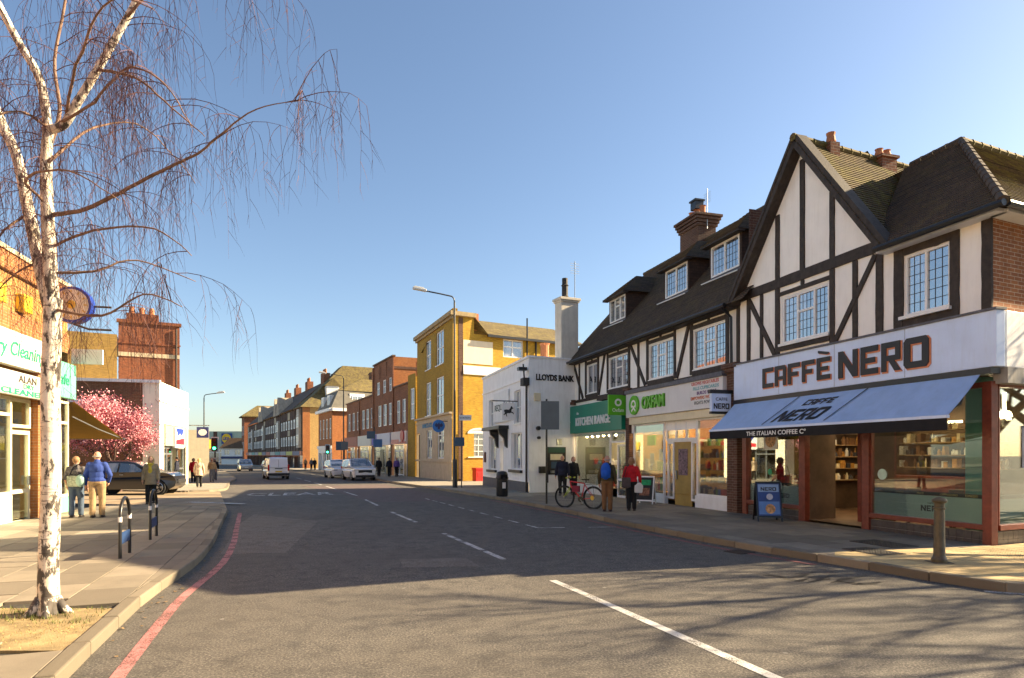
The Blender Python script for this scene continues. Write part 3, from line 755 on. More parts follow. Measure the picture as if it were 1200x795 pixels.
cafe_mats = [goods_mats[0], goods_mats[3], goods_mats[5], M('goods_brown', (.16, .08, .035), .5, .3, 9, 0), M('goods_amber', (.4, .2, .04), .4, .3, 9, 0), goods_mats[3]]
cafe = frame('corner_building', RO, RD, 'half-timbered corner building with large front gable and blue cafe awning', 'building')
S = side_xf((7.34, 0), (-.124, .992))
win1, win2 = (1.76, 3.40, 4.70, 5.93), (5.50, 6.52, 4.66, 5.94)
w = MB(); w.wall(0, 7.34, 4.3, 6.3, [win1, win2], 0, .1)
w.poly([(0, 0, 6.3), (5.06, 0, 6.3), (2.53, 0, 9.68)])
w.build('render_wall', white_render, cafe)
sw = MB(S); sw.wall(.02, 12, 4.3, 6.3, [], 0, .1); sw.quad((12, 0, -.4), (12, 7, -.4), (12, 7, 6.3), (12, 0, 6.3)); sw.wall(3.2, 12, -.4, 4.3, [], 0, .1)
sw.build('brick_wall', brick_side, cafe)
box('wall', brick_dark, cafe, -.02, .0, .3, 7, -.4, 9)
# shop-level back and party walls of the room
rm = MB(); rm.quad((.1, 5, -.2), (6.9, 5, -.2), (6.9, 5, 3.3), (.1, 5, 3.3)).quad((.1, .1, -.2), (.1, 5, -.2), (.1, 5, 3.3), (.1, .1, 3.3)).quad((.1, .1, 3.3), (.1, 5, 3.3), (7.2, 5, 3.3), (7.2, .1, 3.3))
rm.build('room_wall', interior_dark, cafe, fix=False)
MB().quad((.1, .02, .11), (7.3, .02, .11), (6.7, 5, .11), (.1, 5, .11)).build('room_floor', interior_floor, cafe, fix=False)
# timber framing, piece by piece
tb = []
def T(a, b, w_=.14, y0=-.035, y1=.02): MB().beam(a, b, w_ * rnd.uniform(.92, 1.1), y0 - rnd.uniform(0, .008), y1, .07).build('timber', timber, cafe, bevel=.006)
for x_, w_ in ((.39, .14), (.95, .11), (3.52, .15), (4.21, .13), (4.88, .2)): T((x_, 4.42), (x_, 6.22), w_)
T((1.6, 4.42), (1.6, 6.22), .15)
T((-.02, 6.35), (5.0, 6.35), .26, -.05); T((.42, 6.18), (1.5, 4.46), .13, -.048); T((4.78, 6.18), (3.62, 4.46), .13, -.048)
T((1.68, 6.04), (3.44, 6.04), .11, -.03); T((2.53, 6.1), (2.53, 6.22), .12, -.03); T((1.66, 4.58), (3.46, 4.58), .14, -.055)
for x_, zt in ((1.6, 8.2), (2.53, 9.3), (3.52, 8.1)): T((x_, 6.48), (x_, zt), .14)
T((5.37, 4.42), (5.37, 6.2), .24); T((6.62, 4.42), (6.62, 6.2), .18); T((5.49, 6.07), (6.53, 6.07), .24, -.033); T((5.49, 4.52), (6.53, 4.52), .2, -.033)
T((7.25, 4.42), (7.25, 6.2), .2)
T((-.02, 4.39), (7.36, 4.39), .12, -.06)
for a, b in (((-.16, 6.2), (2.53, 9.78)), ((5.22, 6.2), (2.53, 9.78))): MB().beam(a, b, .26, -.30, .02).build('bargeboard', timber, cafe, bevel=.006)
w1 = window(cafe, win1[0], win1[1], win1[2], win1[3], .05, cols=(2.31, 2.90), special={0: (), 1: (5.45,), 2: ()}, lead_grid=(.15, .2), bar=.055, sill=.14)
w2 = window(cafe, win2[0], win2[1], win2[2], win2[3], .05, cols=(5.98,), lead_grid=(.15, .2), bar=.055, sill=.16)
# roofs
rf = MB()
roof_courses(rf, [(5.02, -.36, 6.18), (7.8, -.36, 6.18), (4.48, 2.88, 9.25), (2.9, 2.88, 9.25)])
front = rf.build('roof', roof_tile, cafe, fix=False)
rs = MB(); roof_courses(rs, [(7.8, -.36, 6.18), (7.8 - .125*12, 11.6, 6.18), (4.48 - .125*9, 11.6, 9.25), (4.48, 2.88, 9.25)])
rs.build('roof', roof_moss, cafe, fix=False)
rg = MB(); roof_courses(rg, [(5.2, -.32, 6.22), (5.2 - .8, 6.2, 6.22), (2.53 - .8, 6.2, 9.8), (2.53, -.32, 9.8)]); rg.build('roof', roof_moss, cafe, fix=False)
rg = MB(); roof_courses(rg, [(-.14, -.32, 6.22), (-.14, 6.2, 6.22), (2.53 - .8, 6.2, 9.8), (2.53, -.32, 9.8)]); rg.build('roof', roof_tile, cafe, fix=False)
bk = MB(); bk.quad((4.48, 2.88, 9.24), (0, 2.88, 9.24), (0, 6.2, 6.2), (2.2, 6.2, 6.2)).quad((4.48, 2.88, 9.24), (3.3, 11.6, 9.24), (.5, 11.6, 6.2), (.5, 5, 6.2)).build('roof', roof_tile, cafe, fix=False)
ridge_line(front, (4.48, 2.88, 9.28), (2.9, 2.88, 9.28), roof_tile); ridge_line(front, (7.8, -.36, 6.22), (4.48, 2.88, 9.3), roof_tile); ridge_line(front, (4.48, 2.88, 9.28), (3.4, 11.5, 9.28), roof_moss); ridge_line(front, (2.53, -.32, 9.84), (1.75, 6.1, 9.84), roof_moss)
ev = MB(); ev.box(5.05, 7.62, -.3, 0.0, 6.10, 6.16); ev.build('soffit', white_paint, cafe)
MB(S).box(-.1, 12, -.32, .0, 6.10, 6.16).build('soffit', white_paint, cafe)
gt = MB(); gt.tube([(5.1, -.40, 6.16), (7.84, -.40, 6.16)], .065, 8).build('gutter', black_paint, cafe)
MB(S).tube([(-.35, -.44, 6.16), (12, -.44, 6.16)], .065, 8).build('gutter', black_paint, cafe)
ch = MB(); ch.box(2.3, 2.6, .8, 1.1, 9.3, 9.86); cho = ch.build('chimney', brick_red, cafe)
MB().lathe([(.11, 0), (.13, .05), (.1, .2), (.12, .28)], 10, (2.45, .95, 9.86)).build('chimney_pot', terracotta, cho)
ch = MB(); ch.box(1.95, 2.4, 2.7, 3.2, 8.8, 9.9).box(1.9, 2.45, 2.65, 3.25, 9.8, 9.87); cho = ch.build('chimney', brick_red, cafe)
for yy in (2.82, 3.08): MB().lathe([(.1, 0), (.12, .05), (.09, .16), (.11, .2)], 10, (2.18, yy, 9.9)).build('chimney_pot', terracotta, cho)
# fascia board with the shop's name
fb = MB(); fb.box(-.02, 7.57, -.22, .0, 3.34, 4.36); fas = fb.build('fascia_board', fascia_blue, cafe, bevel=.01)
MB().box(-.02, 7.6, -.26, .0, 4.36, 4.40).build('flashing', lead, fas)
MB().box(-.02, 7.5, -.25, -.02, 3.22, 3.335).build('fascia_trim', black_paint, fas)
for xx in (1.9, 3.8, 5.7): MB().box(xx - .004, xx + .004, -.2225, -.218, 3.35, 4.35).build('joint_line', lead, fas)
MB(S).box(.03, 9, -.22, .0, 3.34, 4.36).build('fascia_board', white_paint, cafe, bevel=.01)
MB(S).box(.03, 9, -.24, -.0, 3.05, 3.335).build('fascia_trim', M('stone_grey', (.3, .29, .27), .8, .1, 4, .2, dirt=.4), cafe)
block_word('CAFFÈ', 1.28, -.225, 3.56, .53, 2.42, black_letter, fas, under=copper)
block_word('NERO', 3.95, -.225, 3.52, .62, 2.32, black_letter, fas, under=copper)
# awning: sloping cloth, valance, arms
A0, A1 = (-.22, 3.24), (-1.06, 2.46)
aw = MB(); n = 14
gx, gy = 58, 8
def sag(u, v): return -.028 * math.sin(math.pi * v) * (.75 + .25 * math.cos(u * math.pi * 6)) - .004 * math.sin(u * 40 + v * 3)
for off in (0, -.012):
    vv = [(.04 + (7.25 + .04 * j / gy) * i / gx, A0[0] + (A1[0] - A0[0]) * j / gy, A0[1] + (A1[1] - A0[1]) * j / gy + sag(i / gx, j / gy) + off) for j in range(gy + 1) for i in range(gx + 1)]
    aw.add(vv, [(j*(gx+1)+i, j*(gx+1)+i+1, (j+1)*(gx+1)+i+1, (j+1)*(gx+1)+i) for j in range(gy) for i in range(gx)])
awn = aw.build('awning', awning_blue, cafe, fix=False)
MB().box(.03, 7.34, A1[0] - .03, A1[0] + .03, A1[1] - .05, A1[1] + .005).build('awning_bar', fascia_blue, awn)
vl = MB(); k = 60
for i in range(k):
    x0, x1 = .04 + 7.29 * i / k, .04 + 7.29 * (i+1) / k
    yy = lambda t: A1[0] - .02 + .008 * math.sin(t * 9)
    vl.quad((x0, yy(x0), A1[1] - .05), (x1, yy(x1), A1[1] - .05), (x1, yy(x1) + .01, A1[1] - .27), (x0, yy(x0) + .01, A1[1] - .27))
vl.build('valance', awning_black, awn, fix=False)
for xx in (.3, 3.7, 7.0): MB().tube([(xx, -.2, 3.06), (xx + .2, -.6, 2.68), (xx + .02, -1.0, 2.41)], .02, 6).build('awning_arm', black_paint, awn)
text('THE ITALIAN COFFEE Cº', white_letter, awn, 1.72, A1[0] - .035, A1[1] - .215, .105, width=2.15, bold=.02, depth=.004)
sl = lambda x, y, z: (x, A0[0] + (A1[0] - A0[0]) * (1 - z) - .012, A0[1] + (A1[1] - A0[1]) * (1 - z) + .010 + y * .5 + sag(x / 7.3, 1 - z))
block_word('NERO', 2.45, 0, .14, .38, 1.55, black_letter, awn, depth=.006, shear=.55, xf=sl, name='letter')
block_word('CAFFE', 3.08, 0, .64, .17, .95, black_letter, awn, depth=.006, shear=.55, xf=sl, name='letter')
for xa in (2.2, 4.3): MB(sl).prism([(xa, .08), (xa + .035, .08), (xa + .535, .99), (xa + .5, .99)], -.006, 0).build('stripe', black_letter, awn)
# shopfront
def post(x0, x1, z1=3.25, y0=-.06, y1=.1): box('pilaster', red_wood, cafe, x0, x1, y0, y1, -.1, z1, .008)
post(.14, .34); post(2.44, 2.66); post(4.43, 4.63); post(7.2, 7.37, 3.1)
def tiles(x0, x1, z0, rows, xf=None, s=.155, parent=cafe):
    n = round((x1 - x0) / s); proto = None; MB(xf).box(x0, x1, .006, .1, -.3, z0 + rows * s).build('tile_bed', grout, parent)
    for i in range(n):
        for j in range(rows):
            MB(xf).box(x0 + i*s + .003, x0 + (i+1)*s - .003, -.006 + rnd.uniform(-.001, .001), .007, z0 + j*s + .003, z0 + (j+1)*s - .003).build('tile', tile_grey, parent)
tiles(4.63, 7.2, .0, 2); tiles(.34, 2.44, .0, 2); tiles(.16, 3.1, .02, 2, S)
def shopwin(x0, x1, z0, z1, xf=None, band=True, trans=None, seed=1):
    f = MB(xf); f.box(x0, x1, -.05, .09, z0 - .1, z0).box(x0, x1, -.03, .07, z1, z1 + .1).box(x0, x0 + .04, -.02, .06, z0, z1).box(x1 - .04, x1, -.02, .06, z0, z1)
    fr_ = f.build('shop_window', red_wood, cafe, bevel=.006)
    MB(xf).box(x0 + .01, x1 - .01, .02, .028, z0, z1).build('pane', shop_glass, fr_)
    if band:
        MB(xf).box(x0 + .01, x1 - .01, .034, .036, z0 + .005, z0 + .47).build('frosted_band', vinyl_film, fr_)
        MB(xf).box(x0 + .01, x1 - .01, .0335, .0355, z0 + .475, z0 + .55).build('black_band', black_paint, fr_)
    return fr_
wa = shopwin(4.63, 7.2, .45, 3.0); wb = shopwin(.34, 2.44, .45, 3.0); wc = shopwin(.16, 3.1, .45, 3.0, S)
for i, t_ in enumerate(('LATTE', 'PANINI', 'PASTE', 'CAPPUCCINO', 'ESPRESSO')): text(t_, M('yellow_letter', (.55, .42, .15), .5, .05, 9, 0), wa, 4.72 + i*.52, .033, .94, .04, bold=.0, depth=.001)
for i, t_ in enumerate(('CAFFE', 'LATTE', 'PANE')): text(t_, MATS['yellow_letter'], wb, .5 + i*.7, .033, .94, .04, bold=.0, depth=.001)
block_word('NERO', 5.85, .0335, .60, .12, .48, black_letter, wa, depth=.002, name='letter'); text('CAFFE', black_letter, wa, 6.0, .0335, .75, .035, depth=.001)
block_word('NERO', 1.5, .0335, .60, .12, .48, black_letter, wb, depth=.002, name='letter')
MB().lathe([(.12, 0), (.12, .002)], 20, (4.92, .015, 1.32), 'y').build('sticker', M('sticker_mint', (.45, .62, .52), .5, .1, 9, 0), wa)
MB().lathe([(.085, 0), (.085, .002)], 16, (1.25, .015, 1.28), 'y').build('sticker', M('sticker_green', (.03, .3, .12), .5, .1, 9, 0), wb)
food = M('food_print', (.5, .28, .12), .5, .7, 14, 0)
pb = MB().box(1.0, 1.55, .012, .016, 1.9, 2.45).build('poster', M('poster_white', (.62, .6, .55), .5, .1, 9, 0), wb); MB().lathe([(.22, 0), (.2, .003)], 20, (1.28, .011, 2.17), 'y').build('poster_print', food, pb)
pc = MB(S).box(.95, 1.6, .012, .016, 1.5, 2.3).build('poster', M('poster_navy', (.03, .05, .12), .5, .3, 9, 0), wc); MB(S).lathe([(.2, 0), (.19, .003)], 18, (1.28, .011, 1.95), 'y').build('poster_print', M('cup_print', (.6, .45, .28), .5, .6, 9, 0), pc)
# recessed doorway
dw = MB(); dw.quad((2.66, .1, -.1), (2.66, .9, -.1), (2.66, .9, 3.2), (2.66, .1, 3.2)).quad((4.43, .1, -.1), (4.43, .9, -.1), (4.43, .9, 3.2), (4.43, .1, 3.2)); dw.build('door_lining', interior_dark, cafe, fix=False)
df = MB(); df.box(3.55, 3.63, .86, .94, .1, 2.6).box(4.35, 4.43, .86, .94, .1, 2.6).box(3.63, 4.35, .86, .94, .1, .32).box(3.63, 4.35, .86, .94, 2.5, 2.6).box(2.66, 4.43, .84, .96, 2.6, 2.75).box(3.42, 3.53, .84, .96, .1, 2.6)
d_ = df.build('door', red_wood, cafe, bevel=.005); MB().box(3.63, 4.35, .895, .903, .32, 2.5).build('pane', shop_glass, d_); MB().tube([(3.7, .82, .95), (3.7, .82, 1.5)], .015, 8).build('handle', steel, d_)
MB().box(2.66, 4.43, .9, .905, 2.75, 3.2).build('fanlight', shop_glass, cafe)
# inside the cafe
cnt = MB(); cnt.box(1.6, 4.3, 2.9, 3.5, .1, 1.15).box(1.55, 4.35, 2.85, 3.55, 1.15, 1.2); cnt.build('counter', red_wood, cafe)
shelves(cafe, 1.2, 4.4, 4.55, (1.4, 1.75, 2.1, 2.45), 3, cafe_mats)
shelves(cafe, .9, 4.7, .0, (1.0, 1.35, 1.7, 2.05, 2.4), 8, cafe_mats, xf=lambda x, y, z: (.42 - y, x, z)); MB().box(.44, .47, .9, 4.7, 2.74, 2.8).build('shelf_light', lamp_dim, cafe)
shelves(cafe, .5, 2.2, .55, (.95,), 5, goods_mats, h=(.08, .3))
for i in range(5): lp = MB().lathe([(.02, .5), (.02, .12), (.1, .1), (.13, 0), (.02, -.03)], 10, (1.2 + i*1.25, 1.9 + (i % 2)*.9, 2.55)).build('pendant_lamp', lamp_soft, cafe)
MB().box(1.3, 4.3, 4.74, 4.78, 2.62, 2.68).build('shelf_light', lamp_dim, cafe)
for i, (xx, yy) in enumerate(((5.3, 1.3), (6.4, 1.2), (5.8, 2.6), (1.1, 1.4))):
    t_ = MB().lathe([(.3, .0), (.3, .03)], 16, (xx, yy, .82)).lathe([(.03, .0), (.03, .72)], 8, (xx, yy, .11)).lathe([(.2, 0), (.2, .02)], 12, (xx, yy, .11)).build('cafe_table', red_wood, cafe)
    for sx in (-1, 1): MB().box(xx + sx*.55 - .2, xx + sx*.55 + .2, yy - .2, yy + .2, .5, .55).box(xx + sx*.72 - .02, xx + sx*.72 + .02, yy - .2, yy + .2, .55, 1.0).box(xx + sx*.55 - .18, xx + sx*.55 - .14, yy - .18, yy - .14, .11, .5).box(xx + sx*.55 + .14, xx + sx*.55 + .18, yy + .14, yy + .18, .11, .5).build('cafe_chair', interior_floor, cafe)
box('green_pillar', M('pillar_green', (.10, .24, .2), .6, .1, 3, .1), cafe, 6.2, 6.55, .8, 1.1, .1, 3.3)
MB().box(1.0, 6.2, 2.0, 2.25, 3.24, 3.28).build('fill_panel', lamp_dim, cafe)  # glowing panel added to brighten the cafe interior
box('yellow_disc_light', M('mustard', (.42, .3, .04), .6, .1, 3, 0), cafe, .5, 1.2, 1.2, 1.24, 1.2, 2.6)
# projecting cafe sign on the pier
ps = MB().box(-.30, -.20, -.85, -.18, 3.02, 3.55).build('projecting_sign', fascia_blue, cafe, bevel=.008)
MB().box(-.31, -.19, -.9, -.14, 3.55, 3.66).box(-.305, -.195, -.86, -.17, 2.95, 3.02).build('sign_frame', black_paint, ps)
XP = lambda x0: (lambda x, y, z: (x0 + y, -x, z))      # sign faces looking along +x (towards the camera)
sgn = lambda x, y, z: (-.196 - y, -.83 + x, z)
block_word('NERO', .05, 0, 3.1, .16, .53, black_letter, ps, depth=.005, xf=sgn, name='letter'); text('CAFFE', black_letter, ps, .12, .0, 3.34, .09, width=.4, depth=.004, xf=sgn)
# brick pier between the cafe and the charity shop
pr = MB(); pr.box(-.5, -.02, -.12, .12, -.3, 4.2).box(-.56, .04, -.2, .12, 4.2, 4.32).box(-.6, .08, -.26, .12, 4.32, 4.46); pr.build('brick_pier', brick_dark, cafe, bevel=.01)

# ------------------------------------------------------------------ right terrace: charity shop and kitchen shop
ter = frame('terrace_building', RO, RD, 'half-timbered terrace with three roof dormers above charity shop and kitchen shop', 'building')
wins = [(-11.33, -10.14), (-8.99, -7.17), (-5.5, -3.74), (-2.51, -.74)]
w = MB(); w.wall(-13.1, -.02, 2.6, 6.3, [(a, b, 4.55, 5.86) for a, b in wins], .02, .1)
w.quad((-13.1, .02, -.6), (-13.1, 8.4, -.6), (-13.1, 8.4, 6.3), (-13.1, .02, 6.3)).poly([(-13.1, -.0, 6.3), (-13.1, 8.4, 6.3), (-13.1, 4.1, 10.9)]).quad((-13.1, 8.4, -.6), (0, 8.4, -.6), (0, 8.4, 6.3), (-13.1, 8.4, 6.3)).poly([(-.03, -.0, 6.3), (-.03, 8.4, 6.3), (-.03, 4.1, 10.9)])
w.build('render_wall', white_render, ter, fix=False)
def T(a, b, w_=.13, y0=-.02, y1=.04): MB().beam(a, b, w_ * rnd.uniform(.92, 1.1), y0 - rnd.uniform(0, .008), y1, .07).build('timber', timber, ter, bevel=.006)
for a, b in wins:
    T((a - .09, 4.4), (a - .09, 6.2), .14); T((b + .09, 4.4), (b + .09, 6.2), .14); T((a - .02, 5.95), (b + .02, 5.95), .13, -.015); T((a - .02, 4.44), (b + .02, 4.44), .15, -.03)
    T(((a+b)/2, 6.02), ((a+b)/2, 6.2), .12, -.015)
for a, b in (((-12.85, 6.1), (-11.75, 4.4)), ((-9.35, 6.1), (-9.98, 4.4)), ((-6.95, 6.1), (-5.75, 4.4)), ((-2.72, 6.15), (-3.5, 4.4))): T(a, b, .13, -.035)
for x_ in (-12.95, -12.2, -6.3, -.12): T((x_, 4.3), (x_, 6.2), .13)
T((-13.1, 4.3), (-.1, 4.3), .12, -.04); T((-13.1, 6.22), (-.02, 6.22), .1, -.045)
for i, (a, b) in enumerate(wins):
    if i == 0: window(ter, a, b, 4.55, 5.86, .08, cols=((a+b)/2,), bar=.055, sill=.1)
    else: window(ter, a, b, 4.55, 5.86, .08, cols=(a + (b-a)*.34, a + (b-a)*.67), special={0: (), 1: (5.38,), 2: ()}, lead_grid=(.17, .21), bar=.055, sill=.1)
rf = MB(); roof_courses(rf, [(-13.3, -.36, 6.18), (.6, -.36, 6.18), (.6, 4.05, 10.95), (-13.3, 4.05, 10.95)]); troof = rf.build('roof', roof_tile, ter, fix=False)
MB().quad((-13.3, 4.05, 10.95), (.6, 4.05, 10.95), (.6, 8.5, 6.18), (-13.3, 8.5, 6.18)).build('roof', roof_tile, ter, fix=False)
ridge_line(troof, (-13.3, 4.05, 10.98), (.5, 4.05, 10.98), roof_tile)
MB().tube([(-13.35, -.42, 6.16), (-.2, -.42, 6.16)], .065, 8).build('gutter', black_paint, ter)
MB().box(-13.3, -.1, -.34, .02, 6.08, 6.14).build('soffit', timber, ter)
MB().tube([(-.33, -.42, 6.1), (-.33, -.1, 5.85), (-.33, -.08, 4.4)], .045, 8).build('drainpipe', black_paint, ter)
MB().tube([(-13.0, -.42, 6.1), (-13.0, -.1, 5.85), (-13.0, -.08, 2.8)], .045, 8).build('drainpipe', black_paint, ter)
tile_hung = BRICK('tile_hung', (.075, .045, .032), (.05, .035, .028), (.02, .015, .012), bw=.17, bh=.1, ms=.012, dirt=.3, bump=.6)
for cx in (-2.35, -5.4, -10.4):
    D0 = 1.12; hw = .88
    d = MB(); d.wall(cx - hw, cx + hw, 7.55, 8.98, [(cx - .78, cx + .78, 7.83, 8.88)], D0, .1); d.quad((cx + hw, D0, 7.4), (cx + hw, 3.2, 7.4), (cx + hw, 3.2, 8.98), (cx + hw, D0, 8.98)); d.quad((cx - hw, D0, 7.4), (cx - hw, 3.2, 7.4), (cx - hw, 3.2, 8.98), (cx - hw, D0, 8.98))
    do = d.build('dormer', tile_hung, ter, fix=False)
    window(do, cx - .78, cx + .78, 7.83, 8.88, D0 + .02, cols=(cx,) if cx != -10.4 else (cx - .26, cx + .26), bar=.06, lead_grid=(.18, .21), special=({0: (), 1: (8.5,), 2: ()} if cx == -10.4 else None))
    MB().box(cx - .95, cx + .95, D0 - .1, D0 - .0, 7.68, 7.76).build('dormer_apron', lead, do)
    MB().tube([(cx - 1.02, D0 - .24, 7.66), (cx + .98, D0 - .24, 7.62)], .022, 6).build('white_pipe', white_paint, do)
    e = .18; z0, z1 = 8.95, 9.95; y0 = D0 - .26; x0, x1 = cx - hw - e, cx + hw + e; yr = D0 + .95
    r_ = MB(); roof_courses(r_, [(x0, y0, z0), (x1, y0, z0), (cx, yr, z1)]); roof_courses(r_, [(x1, y0, z0), (x1, 3.6, z0), (cx, 3.6, z1), (cx, yr, z1)]); roof_courses(r_, [(x0, y0, z0), (x0, 3.6, z0), (cx, 3.6, z1), (cx, yr, z1)])
    r_.build('dormer_roof', roof_tile, do, fix=False)
    MB().box(x0, x1, y0, D0, z0 - .07, z0 - .02).build('dormer_eave', timber, do)
ch = MB(); ch.box(-9.2, -7.8, 3.6, 4.5, 10.0, 12.1)
for k in range(4): ch.box(-9.26 - .05*k, -7.74 + .05*k, 3.54 - .05*k, 4.56 + .05*k, 11.55 + k*.13, 11.66 + k*.13)
cho = ch.build('chimney', brick_dark, ter, bevel=.01)
for i, xx in enumerate((-8.95, -8.55, -8.1)): MB().lathe([(.15, 0), (.17, .08), (.12, .12), (.12, .42), (.15, .46)], 12, (xx, 4.05, 12.05)).build('chimney_pot', terracotta, cho)
MB().box(-8.75, -8.35, 3.85, 4.25, 12.5, 12.85).box(-8.8, -8.3, 3.8, 4.3, 12.85, 12.92).build('chimney_cowl', black_paint, cho)
an = MB(); an.tube([(-7.7, 4.0, 11.4), (-7.7, 4.0, 13.1)], .018, 6)
for k in range(5): an.tube([(-7.95, 4.0, 12.5 + k*.1), (-7.45, 4.0, 12.5 + k*.1)], .008, 4)
an.build('aerial', steel, ter)
# charity shop front
ox_white = M('sign_white', (.66, .65, .64), .45, .04, 2, .05, dirt=.1)
green_sign = M('sign_green', (.10, .42, .015), .4, .05, 3, 0); green_d = M('sign_green_edge', (.045, .2, .01), .4, .05, 3, 0)
f_ = MB().box(-6.88, -.53, -.24, .03, 3.2, 4.12).build('fascia_board', ox_white, ter, bevel=.008)
MB().prism([(-6.9, 4.12), (-.5, 4.12), (-.5, 4.26), (-6.9, 4.26)], -.3, .03).build('flashing', lead, f_)
MB().box(-6.75, -.55, -.17, .03, 2.93, 3.19).build('cornice', cream_paint, f_)
rd = MB().lathe([(.37, .0), (.37, -.07)], 28, (-6.12, -.24, 3.65), 'y').build('roundel', green_sign, f_)
rr = MB()
for a0, a1, r_ in ((-.6, 3.7, .2),):
    for i in range(14):
        t0, t1 = a0 + (a1 - a0)*i/14, a0 + (a1 - a0)*(i+1)/14
        rr.prism([(-6.12 + r_*math.cos(t0), 3.65 + r_*math.sin(t0)), (-6.12 + (r_-.07)*math.cos(t0), 3.65 + (r_-.07)*math.sin(t0)), (-6.12 + (r_-.07)*math.cos(t1), 3.65 + (r_-.07)*math.sin(t1)), (-6.12 + r_*math.cos(t1), 3.65 + r_*math.sin(t1))], -.318, -.309)
rr.beam((-6.28, 3.42), (-6.0, 3.62), .07, -.318, -.309).beam((-5.95, 3.42), (-6.2, 3.62), .065, -.322, -.311); rr.build('roundel_mark', white_letter, rd)
text('OXFAM', green_d, f_, -5.49, -.245, 3.47, .42, width=1.62, bold=.05, depth=.02); text('OXFAM', green_sign, f_, -5.52, -.275, 3.48, .42, width=1.62, bold=.045, depth=.05)
lc = [M('letter_red', (.5, .06, .05), .5, .05, 9, 0), M('letter_teal', (.1, .35, .4), .5, .05, 9, 0), M('letter_purple', (.12, .04, .2), .5, .05, 9, 0), M('letter_orange', (.55, .13, .04), .5, .05, 9, 0), M('letter_grey', (.10, .12, .12), .5, .05, 9, 0)]
for i, t_ in enumerate(('GROWS VEGETABLES', 'FILLS CUPBOARDS', 'BUILDS WELLS', 'EMPOWERS WOMEN', 'FIGHTS POVERTY')): text(t_, lc[i], f_, -.72 if i < 2 else -.85, -.245, 3.98 - i*.155, .10, width=(1.5, 1.4, 1.05, 1.4, 1.2)[i], bold=.03, depth=.004, align='RIGHT')
# stall riser, windows, door
MB().box(-2.3, -.52, -.06, .1, -.3, .42).build('stall_riser', white_paint, ter, bevel=.008); MB().box(-6.7, -4.25, -.06, .1, -.3, .28).build('stall_riser', white_paint, ter, bevel=.008)
def sf(x0, x1, z0, z1, y=.0, mat=white_paint, cols=()):
    return window(ter, x0, x1, z0, z1, y, mat=mat, cols=cols, bar=.07, pane=shop_glass, name='shop_window')
sf(-2.25, -.53, .42, 2.93); sf(-6.66, -4.3, .28, 2.93); sf(-4.25, -3.82, .2, 2.2, .1); sf(-2.72, -2.3, .2, 2.2, .1); sf(-4.25, -2.3, 2.25, 2.93, .05, cols=(-3.6, -2.95))
dd = MB().box(-3.8, -2.74, .1, .16, -.02, 2.2).build('door', M('door_ochre', (.34, .22, .05), .5, .15, 4, .1), ter, bevel=.006)
MB().box(-3.55, -2.98, .086, .096, 1.05, 1.95).build('door_poster', M('poster_dark', (.16, .1, .12), .6, .8, 16, 0), dd); MB().box(-3.68, -3.62, .05, .09, .9, 1.2).build('handle', steel, dd)
MB().box(-4.25, -2.3, .05, .4, 2.19, 2.26).build('transom', white_paint, ter)
rm = MB(); rm.quad((-6.8, 1.35, -.2), (-.4, 1.35, -.2), (-.4, 1.35, 3.3), (-6.8, 1.35, 3.3)).quad((-6.85, .1, -.2), (-6.85, 1.35, -.2), (-6.85, 1.35, 3.3), (-6.85, .1, 3.3)).quad((-.45, .1, -.2), (-.45, 1.35, -.2), (-.45, 1.35, 3.3), (-.45, .1, 3.3)).quad((-6.85, .1, 3.1), (-.4, .1, 3.1), (-.4, 1.35, 3.1), (-6.85, 1.35, 3.1)); rm.build('display_back', interior_warm, ter, fix=False)
MB().quad((-6.8, .05, .4), (-.4, .05, .4), (-.4, 1.35, .4), (-6.8, 1.35, .4)).build('display_floor', interior_warm, ter, fix=False)
shelves(ter, -3.0, -.95, .5, (.42, .85, 1.25, 1.65, 2.05), 11, goods_mats, h=(.15, .34), w=(.08, .2)); shelves(ter, -6.8, -4.6, .5, (.42, 1.15), 12, goods_mats, h=(.25, .6), w=(.15, .35))
for xx in (-5.9, -4.9, -1.9, -1.1): MB().lathe([(.07, 0), (.09, -.04), (.02, -.06)], 10, (xx, .5, 3.06)).build('ceiling_lamp', lamp_warm, ter)
for xx, zz in ((-6.2, 1.9), (-4.65, 1.75), (-5.3, 1.6)): MB().box(xx - .15, xx + .15, .03, .034, zz - .2, zz + .2).build('window_poster', M('poster_white', (.6, .6, .55), .5, .1, 9, 0), ter)
MB().box(-6.35, -5.75, .4, .45, 2.1, 2.5).build('hanging_sign', green_sign, ter)
for xx in (-6.4, -2.1): MB().box(xx, xx + 1.5, .7, .85, 3.04, 3.08).build('fill_panel', lamp_soft, ter)  # added glowing panels that lift the dark charity shop windows
# pier and projecting green sign
MB().box(-7.2, -6.9, -.1, .12, -.4, 4.2).box(-7.26, -6.84, -.2, .12, 4.2, 4.4).build('brick_pier', brick_dark, ter, bevel=.01)
ps = MB().box(-7.12, -7.02, -.92, -.12, 3.32, 4.12).build('projecting_sign', green_sign, ter, bevel=.008)
sgn2 = lambda x, y, z: (-7.018 - y, -.9 + x, z)
MB(sgn2).lathe([(.15, 0), (.15, -.006)], 20, (.39, 0, 3.82), 'y').build('sign_mark', white_letter, ps); MB(sgn2).lathe([(.08, -.007), (.08, -.012)], 16, (.39, 0, 3.82), 'y').build('sign_mark', green_sign, ps); text('Oxfam', white_letter, ps, .14, 0, 3.45, .14, width=.5, depth=.006, xf=sgn2)
